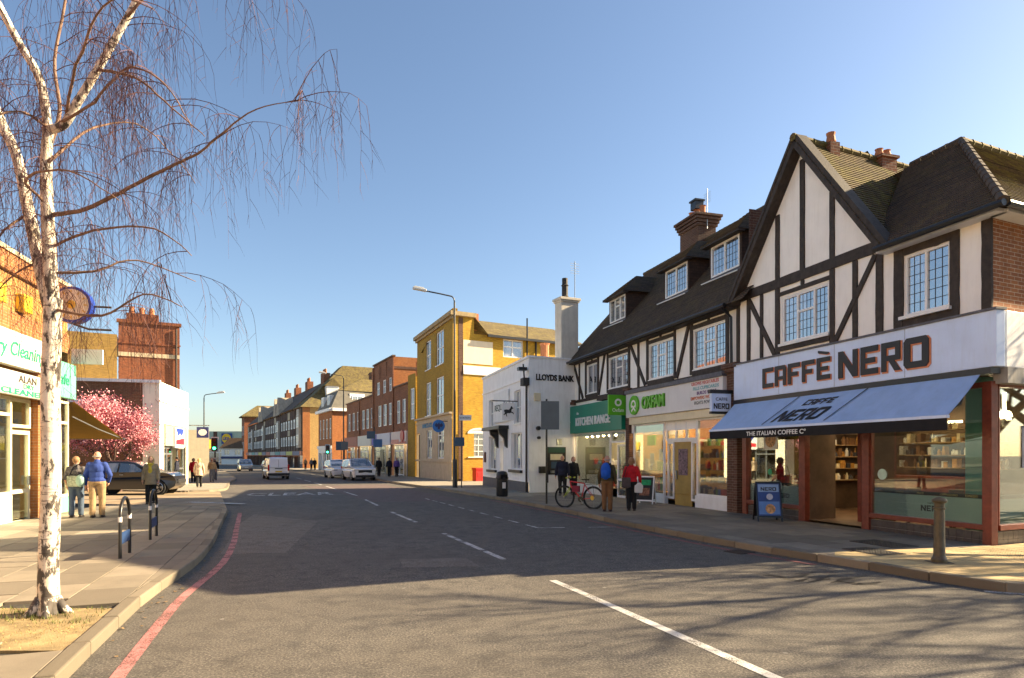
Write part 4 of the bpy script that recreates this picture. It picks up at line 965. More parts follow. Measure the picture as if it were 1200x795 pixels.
# kitchen shop front
kg = M('sign_teal_green', (.005, .20, .125), .35, .06, 2, .05, dirt=.08)
f_ = MB().box(-12.82, -7.24, -.26, .03, 2.76, 4.05).build('fascia_board', kg, ter, bevel=.008)
text('the', white_letter, f_, -11.9, -.265, 3.62, .13, depth=.01); text('KITCHEN RANGE', white_letter, f_, -11.95, -.285, 3.1, .36, width=3.7, bold=.02, depth=.045)
MB().box(-13.25, -12.8, -.14, .12, -.4, 4.15).box(-13.4, -12.65, -.26, .12, 4.15, 4.28).box(-13.35, -12.7, -.2, .12, 4.28, 4.4).lathe([(.11, 0), (.12, .05), (.09, .4), (.06, .55)], 10, (-13.0, -.05, 4.4)).build('brick_pier', brick_dark, ter, bevel=.01)
MB().box(-9.6, -7.0, -.28, .02, 4.1, 4.3).build('sign_hood', timber, ter)
sf(-12.6, -8.75, .35, 2.76); MB().box(-12.6, -8.75, -.05, .1, -.4, .35).build('stall_riser', white_paint, ter)
sf(-8.7, -7.3, 2.25, 2.76); kd = window(ter, -8.6, -7.35, -.05, 2.2, .25, mat=white_paint, rows=(.7,), bar=.1, pane=shop_glass, name='door')
rm = MB(); rm.quad((-12.7, 1.8, -.2), (-7.2, 1.8, -.2), (-7.2, 1.8, 2.9), (-12.7, 1.8, 2.9)).quad((-12.7, .1, -.2), (-12.7, 1.8, -.2), (-12.7, 1.8, 2.9), (-12.7, .1, 2.9)).quad((-7.22, .1, -.2), (-7.22, 1.8, -.2), (-7.22, 1.8, 2.9), (-7.22, .1, 2.9)).quad((-12.7, .1, 2.75), (-7.2, .1, 2.75), (-7.2, 1.8, 2.75), (-12.7, 1.8, 2.75)); rm.build('display_back', M('interior_grey', (.2, .19, .15), .8, .15, 2, .1), ter, fix=False)
MB().quad((-12.7, .05, .33), (-7.2, .05, .33), (-7.2, 1.8, .33), (-12.7, 1.8, .33)).build('display_floor', interior_floor, ter, fix=False)
shelves(ter, -12.4, -9.0, .8, (.33, .85, 1.3), 21, goods_mats, h=(.15, .4), w=(.1, .3))
MB().box(-12.3, -9.0, .9, 1.0, 2.7, 2.74).build('fill_panel', lamp_soft, ter)  # glowing strip added to lighten the kitchen shop display
for i in range(6): MB().ell((-12.1 + i*.62, .35, 2.6), (.055, .055, .05), 8, 6).build('spot_lamp', lamp_warm, ter)
# ------------------------------------------------------------------ white bank
bank = frame('white_bank', (-1.76, 38.8), (.279, -.960), 'white painted two-storey bank with tall white chimney and black hood over door', 'building')
S = side_xf((9.17, 0), (-.143, .99))
up = [(1.48, 2.75, 3.35, 4.9), (6.7, 7.85, 3.3, 4.95)]; lo = [(1.45, 3.2, .9, 2.8), (6.15, 8.05, 1.0, 2.85)]; dr_ = (3.95, 5.2, -.05, 2.5)
w = MB(); w.wall(0, 9.17, .45, 6.3, up + lo + [(3.95, 5.2, .45, 2.5)], 0, .22); w.quad((0, 0, -.5), (0, 8, -.5), (0, 8, 6.3), (0, 0, 6.3))
w.quad((0, 0, 6.3), (9.17, 0, 6.3), (9.17, .3, 6.3), (0, .3, 6.3)).quad((0, .3, 6.0), (9.1, .3, 6.0), (8.2, 8, 6.0), (0, 8, 6.0))
w.build('front_wall', lloyd_white, bank, fix=False)
w = MB(S); w.wall(0, 8, -.5, 6.32, [], 0, .1); w.quad((0, 0, 6.32), (8, 0, 6.32), (8, .3, 6.32), (0, .3, 6.32)); w.build('side_wall', lloyd_white, bank, fix=False)
grey_plinth = M('grey_plinth', (.10, .10, .11), .7, .15, 4, .2, dirt=.2)
MB().wall(0, 9.17, -.5, .45, [(3.95, 5.2, -.5, .45)], -.02, .25).build('plinth', grey_plinth, bank, fix=False)
MB().box(-.03, 9.2, -.05, 0, 5.36, 5.44).build('string_course', lloyd_white, bank); MB().box(-.04, 9.21, -.07, .3, 6.3, 6.4).build('coping', lloyd_white, bank); MB(S).box(.0, 3.2, -.05, .3, 6.32, 6.4).build('coping', lloyd_white, bank)
MB(S).box(.0, 3, -.03, 0, 3.3, 3.34).build('string_course', lloyd_white, bank)
for h in up: window(bank, *h, .14, rows=((h[2]+h[3])/2,), cols=((h[0]+h[1])/2,), bar=.06, sill=.2)
for h in lo:
    window(bank, *h, .14, cols=(h[0] + (h[1]-h[0])*.33, h[0] + (h[1]-h[0])*.66), bar=.06); MB().box(h[0] - .1, h[1] + .1, -.14, .1, h[2] - .14, h[2] - .005).build('sill', black_paint, bank)
d_ = MB().box(4.0, 5.15, .16, .22, -.15, 2.45).build('door', white_paint, bank); MB().box(4.2, 4.95, .145, .155, .9, 2.2).build('door_panel', lloyd_white, d_); MB().lathe([(.04, 0), (.04, -.05)], 10, (5.0, .15, 1.05), 'y').build('handle', steel, d_)
hd = MB(); hd.box(1.9, 5.7, -.55, 0, 3.1, 3.28)
ho = hd.build('door_hood', black_paint, bank, bevel=.01)
for xx in (3.45, 5.3): MB(lambda x, y, z: (y, x, z)).prism([(-.5, 3.1), (0, 3.1), (0, 2.1), (-.12, 2.2), (-.2, 2.6), (-.45, 2.85)], xx, xx + .22).build('hood_bracket', black_paint, ho)
pn = MB().box(2.95, 5.9, -.1, -.02, 3.5, 5.15).build('notice_board', white_paint, bank, bevel=.01); text('REQUEST', M('ink_green', (.02, .05, .04), .5, .1, 9, 0), pn, 3.2, -.105, 4.15, .32, width=2.5, bold=.04, depth=.006)
# hanging sign with a prancing horse
hs = MB().box(7.3, 7.36, -.82, -.14, 3.45, 4.3).build('hanging_sign', white_paint, bank, bevel=.01); MB().tube([(7.33, .0, 4.4), (7.33, -1.3, 4.4)], .03, 6).tube([(7.33, -.25, 4.4), (7.33, -.25, 4.3)], .02, 6).tube([(7.33, -.7, 4.4), (7.33, -.7, 4.3)], .02, 6).build('sign_bracket', black_paint, hs)
hz = lambda x, y, z: (7.364 - y, -.78 + x * .56, 3.55 + z * .7)
horse = [(.18, .42), (.1, .5), (.12, .58), (.3, .62), (.55, .6), (.68, .7), (.74, .84), (.82, .86), (.9, .76), (.96, .70), (.93, .66), (.85, .68), (.80, .58), (.78, .48), (.95, .42), (1.02, .3), (.96, .28), (.9, .36), (.74, .40), (.68, .36), (.42, .36), (.34, .3), (.40, .14), (.34, .12), (.24, .3), (.12, .2), (.06, .24), (.18, .36)]
MB(hz).prism(horse, -.012, 0).build('horse_mark', black_paint, hs)
text('LLOYDS BANK', black_letter, bank, .36, -.02, 5.28, .27, width=2.05, bold=.05, depth=.03, xf=S)
at = MB(S).box(.95, 1.95, -.04, .02, .42, 2.12).build('cash_machine', black_paint, bank, bevel=.01)
MB(S).box(1.0, 1.9, -.05, -.04, 1.85, 2.1).build('machine_header', M('dark_green', (.01, .07, .05), .4, .1, 9, 0), at); MB(S).box(1.1, 1.75, -.055, -.05, 1.5, 1.78).build('machine_panel', cream_paint, at); MB(S).box(1.15, 1.6, -.055, -.05, 1.1, 1.42).build('machine_screen', M('screen_blue', (.05, .09, .14), .2, .1, 9, 0), at); MB(S).box(1.1, 1.8, -.16, -.05, .88, 1.0).build('machine_keypad', steel, at); MB(S).box(1.0, 1.9, -.05, -.04, .42, .8).build('machine_base', lloyd_white, at)
MB(S).box(.5, .85, -.12, 0, .88, 1.2).build('letter_box', black_paint, bank); MB(S).box(1.45, 1.75, -.03, 0, 2.2, 2.5).build('vent', steel, bank); MB(S).box(.25, .55, -.12, 0, 4.3, 4.65).build('alarm_box', cream_paint, bank); MB(S).lathe([(.1, 0), (.1, -.15)], 10, (.45, 0, 3.0), 'y').build('camera_dome', black_paint, bank); MB(S).lathe([(.07, 0), (.07, -.15)], 10, (.48, 0, 2.55), 'y').build('wall_lamp', iron, bank)
MB().tube([(9.0, -.08, 5.3), (9.0, -.08, 0)], .05, 8).build('drainpipe', black_paint, bank); MB().box(8.75, 9.25, -.3, 0, 5.0, 5.35).build('rainwater_head', iron, bank); MB().tube([(9.05, -.2, 5.35), (9.05, -.25, 6.0)], .04, 6).box(8.85, 9.2, -.5, -.1, 5.7, 5.85).build('floodlight', black_paint, bank)
MB().box(.4, .8, -.06, 0, 1.3, 1.9).build('wall_notice', M('maroon', (.1, .02, .02), .5, .1, 9, 0), bank)
ch = MB(S); ch.box(1.78, 2.72, .1, .75, 6.0, 9.15).box(1.73, 2.77, .05, .8, 9.15, 9.24).box(1.68, 2.82, .0, .85, 9.24, 9.36); cho = ch.build('chimney', M('chimney_render', (.62, .57, .48), .85, .1, 3, .3, dirt=.35, dirtcol=(.3, .25, .18)), bank, bevel=.01)
MB(S).lathe([(.16, 0), (.19, .1), (.15, .15), (.15, .6), (.19, .65), (.14, .7), (.14, 1.0)], 12, (2.15, .42, 9.36)).build('chimney_pot', iron, cho)
am = MB(S).tube([(2.75, .5, 9.3), (2.75, .5, 11.3)], .02, 6)
for k in range(5): am.tube([(2.5, .5, 10.7 + k*.12), (3.0, .5, 10.7 + k*.12)], .01, 4)
am.build('aerial', steel, cho)
# chimney pots on the flat roof
pb = MB().box(3.0, 5.2, 2.0, 3.0, 6.0, 6.9).build('roof_stack', lloyd_white, bank); MB().lathe([(.3, 0), (.24, .2), (.24, .9), (.3, 1.0)], 12, (4.2, 2.5, 6.9)).build('chimney_pot', terracotta, pb)

# ------------------------------------------------------------------ yellow brick bank of three storeys
yel = frame('yellow_brick_building', (-8.34, 56.3), (.369, -.9296), 'three-storey yellow brick bank building with stone ground floor beside the side street', 'building')
S = side_xf((11.08, 0), (-.148, .989))
holes = [(3.1, 4.8, 8.75, 11.15), (6.4, 8.65, 8.7, 11.3), (3.1, 4.8, 4.95, 7.7), (6.4, 8.65, 4.9, 7.75)]
MB().wall(0, 11.08, 4.75, 12.0, holes, 0, .18).quad((0, 0, -.6), (0, 11, -.6), (0, 11, 12), (0, 0, 12)).build('front_wall', brick_stock, yel, fix=False)
gh = [(.15, 1.3, -.5, 3.6), (3.6, 5.35, 1.45, 3.75), (6.9, 8.9, 1.45, 3.85)]
MB().wall(0, 11.08, -.6, 4.75, gh, -.06, .25).build('stone_front', cream_stone, yel, fix=False)
for zz, t_ in ((4.7, .22), (4.35, .06), (1.2, .08)): MB().box(-.05, 11.14, -.06 - t_, -.05, zz, zz + .14).build('string_course', cream_stone, yel)
MB(S).wall(0, 1.7, -.6, 12.0, [], 0, .1).wall(1.7, 11, -.6, 10.6, [(4.15, 5.9, 9.1, 10.45), (1.25, 2.95, 1.6, 3.3)], 0, .2).build('side_wall', brick_yellow, yel, fix=False)
MB(S).box(.45, .8, -.02, 0, -.5, 11.7).build('shade_strip', brick_dark, yel)  # dark brick stands in for a band of shade on this wall
cn = MB(); cn.box(-.25, 11.4, -.3, .0, 11.75, 12.05).box(-.12, 11.22, -.15, 0, 11.55, 11.75); cn.build('cornice', M('cornice_stone', (.36, .27, .14), .85, .15, 3, .3, dirt=.5), yel)
MB(S).box(-.3, 1.75, -.3, .0, 11.75, 12.05).build('cornice', MATS['cornice_stone'], yel); MB().box(0, 11.08, 0, .35, 12.0, 12.3).build('parapet', brick_stock, yel)
for h in holes: window(yel, *h, .12, rows=((h[2]+h[3])/2,), cols=((h[0]+h[1])/2,), bar=.09, sill=.2, pane=far_glass)
for h in gh[1:]: window(yel, *h, .06, cols=((h[0]+h[1])/2,), rows=(h[3]-.6,), bar=.08, pane=far_glass)
MB().box(.2, 1.25, .1, .16, -.5, 3.5).build('door', M('dark_wood', (.06, .04, .03), .5, .2, 4, .1), yel)
window(yel, 1.25, 2.95, 1.6, 3.3, .12, cols=(1.65, 2.1, 2.55), rows=(2.0, 2.45, 2.9), bar=.06, xf=S, pane=far_glass, sill=.2)
ar = MB(S); n = 10
for i in range(n):
    a0, a1 = math.pi * i / n, math.pi * (i+1) / n
    ar.prism([(2.1 + .95*math.cos(a0), 3.3 + .42*math.sin(a0)), (2.1 + .95*math.cos(a1), 3.3 + .42*math.sin(a1)), (2.1 + .8*math.cos(a1), 3.3 + .3*math.sin(a1)), (2.1 + .8*math.cos(a0), 3.3 + .3*math.sin(a0))], -.05, .05)
ar.build('window_arch', white_paint, yel)
MB(S).prism([(2.1 + .8*math.cos(math.pi*i/10), 3.3 + .3*math.sin(math.pi*i/10)) for i in range(11)], -.01, .05).build('arch_panel', white_paint, yel)
MB(S).box(.82, 3.25, -.03, 0, 8.4, 10.1).build('painted_panel', M('panel_cream', (.78, .66, .47), .8, .05, 2, .1, dirt=.1), yel); MB(S).box(.82, 4.3, -.08, 0, 7.6, 7.85).build('white_band', white_paint, yel); MB(S).box(.82, 3.9, -.05, 0, 7.85, 8.25).build('white_band', white_paint, yel)
window(yel, 4.15, 5.9, 9.1, 10.45, .1, cols=(5.0,), rows=(9.9,), bar=.1, xf=S, pane=far_glass)
rf = MB(S); rf.quad((2.7, -.4, 10.55), (11.5, -.4, 10.55), (11.5, 4.2, 12.6), (1.2, 4.2, 12.6)).quad((1.6, .0, 12.0), (2.7, -.4, 10.55), (1.2, 4.2, 12.6), (1.2, 4.2, 12.5)).quad((1.2, 4.2, 12.6), (11.5, 4.2, 12.6), (11.5, 9, 10.4), (1.2, 9, 10.4)); rf.build('roof', roof_far, yel, fix=False)
MB(S).box(2.65, 11.5, -.45, -.3, 10.42, 10.6).build('gutter', black_paint, yel); MB(S).tube([(7.0, -.1, 10.5), (7.0, -.1, 6)], .07, 6).tube([(6.2, -.1, 12.2), (6.2, -.1, 9)], .06, 6).build('drainpipe', black_paint, yel)
MB(S).box(2.3, 2.7, 1.2, 1.6, 11.2, 12.4).build('roof_vent', terracotta, yel)
text('BARCLAYS', M('letter_bank_blue', (.05, .2, .35), .5, .1, 9, 0), yel, 2.3, -.08, 3.98, .34, width=3.1, bold=.03, depth=.03)
rs_ = MB(lambda x, y, z: (y, x, z)).lathe([(.46, 0), (.46, .12)], 24, (-.75, 9.9, 3.85), 'y').build('round_sign', M('sign_bank_blue', (.01, .12, .42), .4, .1, 9, 0), yel)
bd = [(-.32, .05), (-.2, .22), (-.08, .12), (0, .28), (.08, .12), (.2, .22), (.32, .05), (.2, -.1), (.1, -.05), (.08, -.25), (-.08, -.25), (-.1, -.05), (-.2, -.1)]
MB(lambda x, y, z: (10.032 + y, -.75 + x, 3.85 + z)).prism(bd, -.004, .01).build('bird_mark', M('navy_mark', (.01, .02, .10), .4, .1, 9, 0), rs_)
MB().tube([(9.96, 0, 4.2), (9.96, -.5, 4.2)], .03, 6).build('sign_bracket', black_paint, rs_)
o = MB(); o.box(-.42, .42, -.3, .3, 0, .82).box(-.46, .46, -.34, .34, .82, .95).box(-.3, .3, -.31, -.29, .3, .6); o = tag(o.build('red_grit_bin', M('red_plastic', (.62, .025, .02), .4, .1, 5, .05), bevel=.03), 'bright red plastic bin against the yellow brick side wall', 'bin'); o.location = (-2.35, 46.2, gz(46) + .12); o.rotation_euler = (0, 0, R(30))

# ------------------------------------------------------------------ red brick row
row = frame('red_brick_row', (-21.8, 84.4), (.432, -.902), 'long red brick shop row with square raised tower block', 'building')
zb = -.9; H2 = 8.3; HT = 11.5
hl = []
for g in ((.9, 3.5, 6.1), (9.0, 11.2, 13.4), (16.9, 19.1, 21.3), (24.4, 26.3, 28.1)):
    for a in g: hl.append((a, a + (1.5 if a < 20 else 1.25), 4.75, 7.0))
ht = [(16.3, 17.7, 8.15, 9.55), (19.0, 20.3, 8.15, 9.55), (21.5, 22.9, 8.15, 9.55)]
w = MB(); w.wall(0, 15.05, 4.0, H2, [h for h in hl if h[1] < 15.05], 0, .15).wall(15.05, 23.25, 4.0, HT, [h for h in hl if 15.05 < h[0] < 23] + ht, 0, .15).wall(23.25, 28.84, 4.0, H2, [h for h in hl if 23.3 < h[0] and h[1] < 29.4 and h[0] < 28], 0, .15)
w.quad((0, 0, zb), (0, 9, zb), (0, 9, H2), (0, 0, H2)).quad((15.05, 0, H2), (15.05, 9, H2), (15.05, 9, HT), (15.05, 0, HT))
row_wall = w.build('front_wall', brick_red, row, fix=False)
sw = MB(); sw.quad((23.25, 0, H2), (23.25, 9, H2), (23.25, 9, HT), (23.25, 0, HT)).quad((15.05, .0, HT), (23.25, .0, HT), (23.25, 9, HT), (15.05, 9, HT)); sw.build('tower_side', brick_orange, row, fix=False)
MB().box(23.26, 23.3, 2.6, 2.95, H2, HT - .3).box(23.26, 23.3, 0, 9, 10.3, 10.55).build('tower_pilaster', brick_dark, row)
MB().quad((0, 0, H2 - .2), (28.84, 0, H2 - .2), (28.84, 9, H2 - .2), (0, 9, H2 - .2)).build('roof', lead, row, fix=False)
cp = MB(); cp.box(-.1, 15.0, -.12, .2, H2, H2 + .15).box(23.35, 28.8, -.12, .2, H2, H2 + .15).box(14.95, 23.35, -.12, .2, HT, HT + .15); cp.build('coping', M('coping_brown', (.14, .08, .05), .8, .2, 4, .2), row)
for xx in (7.9, 15.05, 23.25): MB().box(xx - .25, xx + .25, -.12, 0, 4.0, H2 - .1 if xx == 7.9 else HT - .2).build('pilaster', brick_red, row)
for xx in (17.8, 20.6): MB().box(xx - .12, xx + .12, -.05, 0, 9.8, HT - .2).build('pilaster', brick_red, row)
for h in hl + ht:
    if h[0] != 28.1: window(row, *h, .1, rows=((h[2]+h[3])/2,), cols=((h[0]+h[1])/2,), bar=.09, pane=far_glass)
# ochre bay at the near end
MB().wall(28.84, 31.15, zb, 8.95, [(29.5, 30.8, 4.9, 7.7)], -.15, .15).quad((28.84, -.15, zb), (28.84, 5, zb), (28.84, 5, 8.95), (28.84, -.15, 8.95)).build('ochre_bay', brick_stock, row, fix=False)
window(row, 29.5, 30.8, 4.9, 7.7, -.05, rows=(6.3,), cols=(30.15,), bar=.12, pane=far_glass)
# its shops
shop_cols = [(0, 7.7, (.25, .05, .03), (.4, .3, .15)), (8.1, 14.8, (.55, .53, .48), (.5, .42, .25)), (15.3, 23.0, (.5, .5, .58), (.45, .4, .3)), (23.5, 28.8, (.62, .50, .46), (.5, .42, .3))]
for i, (a, b, fc, ic) in enumerate(shop_cols):
    f_ = MB().box(a, b, -.3, 0, 2.75, 3.95).build('shop_fascia', M(f'row_fascia_{i}', fc, .5, .06, 2, 0), row)
    MB().quad((a, 1.0, zb), (b, 1.0, zb), (b, 1.0, 2.8), (a, 1.0, 2.8)).quad((a, 0, zb), (a, 1, zb), (a, 1, 2.8), (a, 0, 2.8)).quad((b, 0, zb), (b, 1, zb), (b, 1, 2.8), (b, 0, 2.8)).build('shop_interior', M(f'row_interior_{i}', ic, .8, .35, 2, 0), row, fix=False)
    window(row, a + .2, a + (b-a)*.62, zb, 2.7, .05, cols=(a + (b-a)*.35,), rows=(zb + .75, 2.1), bar=.1, mat=white_paint if i != 2 else steel, pane=shop_glass, name='shop_window')
    window(row, a + (b-a)*.66, b - .5, zb, 2.7, .3, rows=(2.0,), bar=.14, mat=white_paint, pane=shop_glass, name='door')
    MB().box(b - .4, b + .1, -.1, .1, zb, 4).build('pier', brick_dark, row)
MB().box(15.35, 17.6, -.32, -.3, 2.78, 3.92).build('blue_panel', M('sign_violet', (.05, .04, .35), .5, .2, 3, 0), row); MB().lathe([(.55, 0), (.55, -.1)], 20, (27.6, -.3, 3.5), 'y').build('red_disc', M('sign_red', (.42, .015, .02), .4, .1, 4, 0), row); MB().box(26.6, 28.6, -.34, -.3, 2.8, 2.98).build('red_strip', MATS['sign_red'], row); MB().box(23.6, 26.3, -.32, -.3, 2.78, 3.2).build('pink_panel', M('sign_salmon', (.6, .2, .15), .5, .2, 3, 0), row)
MB().box(17.9, 19.3, -.0, .04, .2, 2.3).build('cash_machine', black_paint, row)

# ------------------------------------------------------------------ mansard corner block and the long gabled row
man = frame('mansard_building', (-28.9, 95.6), (.47, -.883), 'brick corner building with grey mansard roof and white cornice', 'building', z=-.6)
MW = 9.2; S = side_xf((MW, 0), (-.12, .993))
hl = [(a, a + 1.1, 4.6, 7.4) for a in (.7, 2.9, 5.1, 7.3)]
MB().wall(0, MW, 3.4, 8.4, hl, 0, .15).quad((0, 0, -.5), (0, 10, -.5), (0, 10, 8.4), (0, 0, 8.4)).build('front_wall', brick_orange, man, fix=False); MB(S).wall(0, 10, -.5, 8.4, [], 0, .1).build('side_wall', brick_orange, man, fix=False)
MB().wall(0, MW, -.5, 3.4, [(.4, 2.6, -.5, 2.6), (3.2, 5.6, -.3, 2.6), (6.2, 8.6, -.3, 2.6)], -.05, .3).box(-.05, MW + .08, -.2, -.05, 3.2, 3.6).build('shop_front', white_paint, man, fix=False)
for a, b in ((.4, 2.6), (3.2, 5.6), (6.2, 8.6)): window(man, a, b, -.3, 2.6, .2, cols=((a+b)/2,), bar=.1, pane=far_glass, name='shop_window')
for h in hl: window(man, *h, .1, rows=(6.0,), bar=.12, pane=far_glass)
MB().box(-.3, MW + .3, -.45, 0, 8.35, 8.75).build('cornice', white_paint, man); MB(S).box(-.1, 3, -.45, 0, 8.35, 8.75).build('cornice', white_paint, man)
rf = MB(); rf.quad((-.2, -.2, 8.75), (MW + .2, -.2, 8.75), (MW - .6, 1.0, 11.3), (.6, 1.0, 11.3)).quad((MW + .2, -.2, 8.75), (MW - 1, 9, 8.75), (MW - 1.8, 8.5, 11.3), (MW - .6, 1.0, 11.3)).quad((-.2, -.2, 8.75), (.6, 1, 11.3), (.6, 8.5, 11.3), (-.2, 9, 8.75)).build('mansard_roof', M('slate_grey', (.13, .12, .10), .8, .2, 2, .2), man, fix=False)
MB().quad((.5, .9, 11.3), (MW - .5, .9, 11.3), (MW - 3.5, 5, 13.3), (3, 5, 13.3)).quad((MW - .5, .9, 11.3), (MW - 1.6, 9, 11.3), (MW - 3.5, 8, 13.3), (MW - 3.5, 5, 13.3)).build('roof', roof_far, man, fix=False)
for a in (1.6, 5.6): MB().box(a, a + 1.6, .1, 1.2, 9.0, 10.7).build('dormer', white_paint, man); window(man, a + .15, a + 1.45, 9.1, 10.5, .08, bar=.1, cols=(a + .8,), pane=far_glass)
MB(S).box(2.6, 4.8, .3, 1.6, 8.9, 10.9).build('dormer', white_paint, man); window(man, 2.9, 4.5, 9.1, 10.6, .28, cols=(3.7,), rows=(9.9,), bar=.12, xf=S, pane=far_glass)
ch = MB(S); ch.box(7.0, 8.7, 3.0, 4.2, 11, 14.5).box(6.9, 8.8, 2.9, 4.3, 14.1, 14.3); ch.build('chimney', brick_dark, man)

tud = frame('gabled_shop_row', (-79.2, 192), (.47, -.883), 'long three-storey timbered shop row with big mossy hipped end and lit brick gable end', 'building', z=-1.0)
TW = 90.6; S = side_xf((TW, 0), (.0, 1.0)); EH = 11.2
hl = []
for i in range(29):
    a = 1.0 + i * 3.08
    hl += [(a + .25, a + 1.75, 4.4, 6.2), (a + .25, a + 1.75, 7.6, 9.3)]
MB().wall(0, TW, 3.4, EH, hl, 0, .2).quad((0, 0, -.5), (0, 11, -.5), (0, 11, EH), (0, 0, EH)).build('front_wall', M('row_render', (.15, .09, .06), .9, .3, .6, 0), tud, fix=False)
MB().box(0, TW - 8, -.06, -.01, 6.5, 7.5).build('tile_hung_band', M('tile_band', (.10, .055, .04), .9, .3, 2, 0), tud); MB().box(0, TW - 8, -.06, -.01, 9.6, 10.9).build('tile_hung_band', MATS['tile_band'], tud)
for i in range(30): MB().box(.35 + i*3.08, .6 + i*3.08, -.09, 0, 3.4, EH).build('timber_post', timber, tud)
for h in hl: window(tud, *h, -.02, cols=((h[0]+h[1])/2,), rows=(h[2] + 1.4,), bar=.2, pane=far_glass)
MB(S).wall(0, 12, -.5, EH + .2, [], 0, .1).build('end_wall', brick_buff, tud, fix=False)
for a, b in ((-.02, 1.2), (4.1, 4.9), (8.4, 12)): MB(S).box(a, b, -.08, 0, -.5, EH).build('brick_panel', brick_orange if a < 1 else brick_red, tud)
sh = MB(); sh.box(0, TW, -.5, 0, 2.6, 3.4); sh.build('shop_fascia', M('row_sign', (.22, .12, .1), .6, .8, .18, 0), tud)
pals = [(.45, .1, .07), (.5, .45, .38), (.1, .3, .28), (.3, .3, .32), (.55, .5, .1), (.12, .12, .2)]
for i in range(12):
    a = i * 7.55
    MB().box(a + .3, a + 7.1, -.55, -.5, 2.65, 3.35).build('shop_sign', M(f'shop_sign_{i % 6}', pals[i % 6], .5, .1, 1, 0), tud); MB().quad((a, .3, -.5), (a + 7.5, .3, -.5), (a + 7.5, .3, 2.6), (a, .3, 2.6)).build('shop_window', far_glass, tud, fix=False); MB().box(a - .15, a + .2, -.2, .35, -.5, 2.6).build('pier', brick_dark, tud)
for a in (60, 67): MB().quad((a, -.5, 2.7), (a + 6, -.5, 2.7), (a + 6, -2.0, 1.9), (a, -2.0, 1.9)).build('red_awning', M('canvas_red', (.35, .05, .03), .8, .1, 2, 0), tud, fix=False)
rf = MB(); rf.quad((-.4, -.5, EH), (TW - 8, -.5, EH), (TW - 8, 5.5, EH + 5.5), (-.4, 5.5, EH + 5.5)).quad((-.4, 5.5, EH + 5.5), (TW - 8, 5.5, EH + 5.5), (TW - 8, 11.5, EH), (-.4, 11.5, EH)); rf.build('roof', M('row_roof', (.10, .07, .05), .9, .3, 1.2, .2), tud, fix=False)
MB().quad((TW - 9, -.5, EH - .1), (TW + .5, -.5, EH - .1), (TW - 2.2, 3.2, EH + 3.2), (TW - 9, 3.2, EH + 3.2)).quad((TW + .5, -.5, EH - .1), (TW + .5, 9, EH - .1), (TW - 2.2, 8, EH + 3.2), (TW - 2.2, 3.2, EH + 3.2)).quad((TW - 9, 2.5, EH + 2.5), (TW - 1.5, 2.5, EH + 2.5), (TW - 4.5, 8, EH + 8.2), (TW - 8, 8, EH + 8.2)).quad((TW - 1.5, 2.5, EH + 2.5), (TW - 1.5, 16, EH + 2.5), (TW - 4.5, 16, EH + 8.2), (TW - 4.5, 8, EH + 8.2)).build('hipped_roof', roof_far, tud, fix=False)
for a, z_ in ((TW - 3.5, EH + .2),): MB().box(a - 1.2, a + 1.2, -.3, .0, 4.2, 10.9).build('bay', M('bay_white', (.5, .44, .36), .7, .1, 3, 0), tud)
for zz in (4.5, 7.7): window(tud, TW - 4.5, TW - 2.5, zz, zz + 2.2, -.32, cols=(TW - 3.5,), rows=(zz + 1.5,), bar=.15, pane=far_glass)
MB(S).box(4.2, 6.4, .4, 2, EH + 1.6, EH + 3.9).build('dormer', white_paint, tud); MB(S).prism([(3.8, EH + 3.9), (6.8, EH + 3.9), (5.3, EH + 5.3)], .2, 3).build('dormer_roof', roof_far, tud)
for i in range(29):
    if i % 6 == 0:
        MB().box(.65 + i*3.08, 3.35 + i*3.08, -.075, -.0, 6.35, 7.45).build('render_panel', cream_stone, tud); MB().box(.65 + i*3.08, 3.35 + i*3.08, -.075, -.0, 9.45, 10.9).build('render_panel', cream_stone, tud)
    if i % 8 == 4: MB().box(.7 + i*3.08, 3.3 + i*3.08, -.5, 0, 4.0, 9.8).build('bay', M('bay_white', (.5, .44, .36)), tud); window(tud, .9 + i*3.08, 3.1 + i*3.08, 4.5, 6.3, -.53, cols=(2 + i*3.08,), bar=.16, pane=far_glass); window(tud, .9 + i*3.08, 3.1 + i*3.08, 7.6, 9.4, -.53, cols=(2 + i*3.08,), bar=.16, pane=far_glass)
for a in (30, 34.5, 58, 62.5): MB().prism([(a, EH - .2), (a + 4.2, EH - .2), (a + 2.1, EH + 3.6)], -.6, 2.5).build('gable', M('gable_cream', (.42, .34, .25), .9, .2, 2, 0), tud)
for a in (38, 52, 66, 82): 
    ch = MB().box(a, a + 2.6, 4.8, 6.0, EH + 3.5, EH + 6.9).build('chimney', brick_red, tud)
    for k in range(4): MB().lathe([(.2, 0), (.17, .8)], 8, (a + .4 + k*.6, 5.3, EH + 6.9)).build('chimney_pot', terracotta, ch)
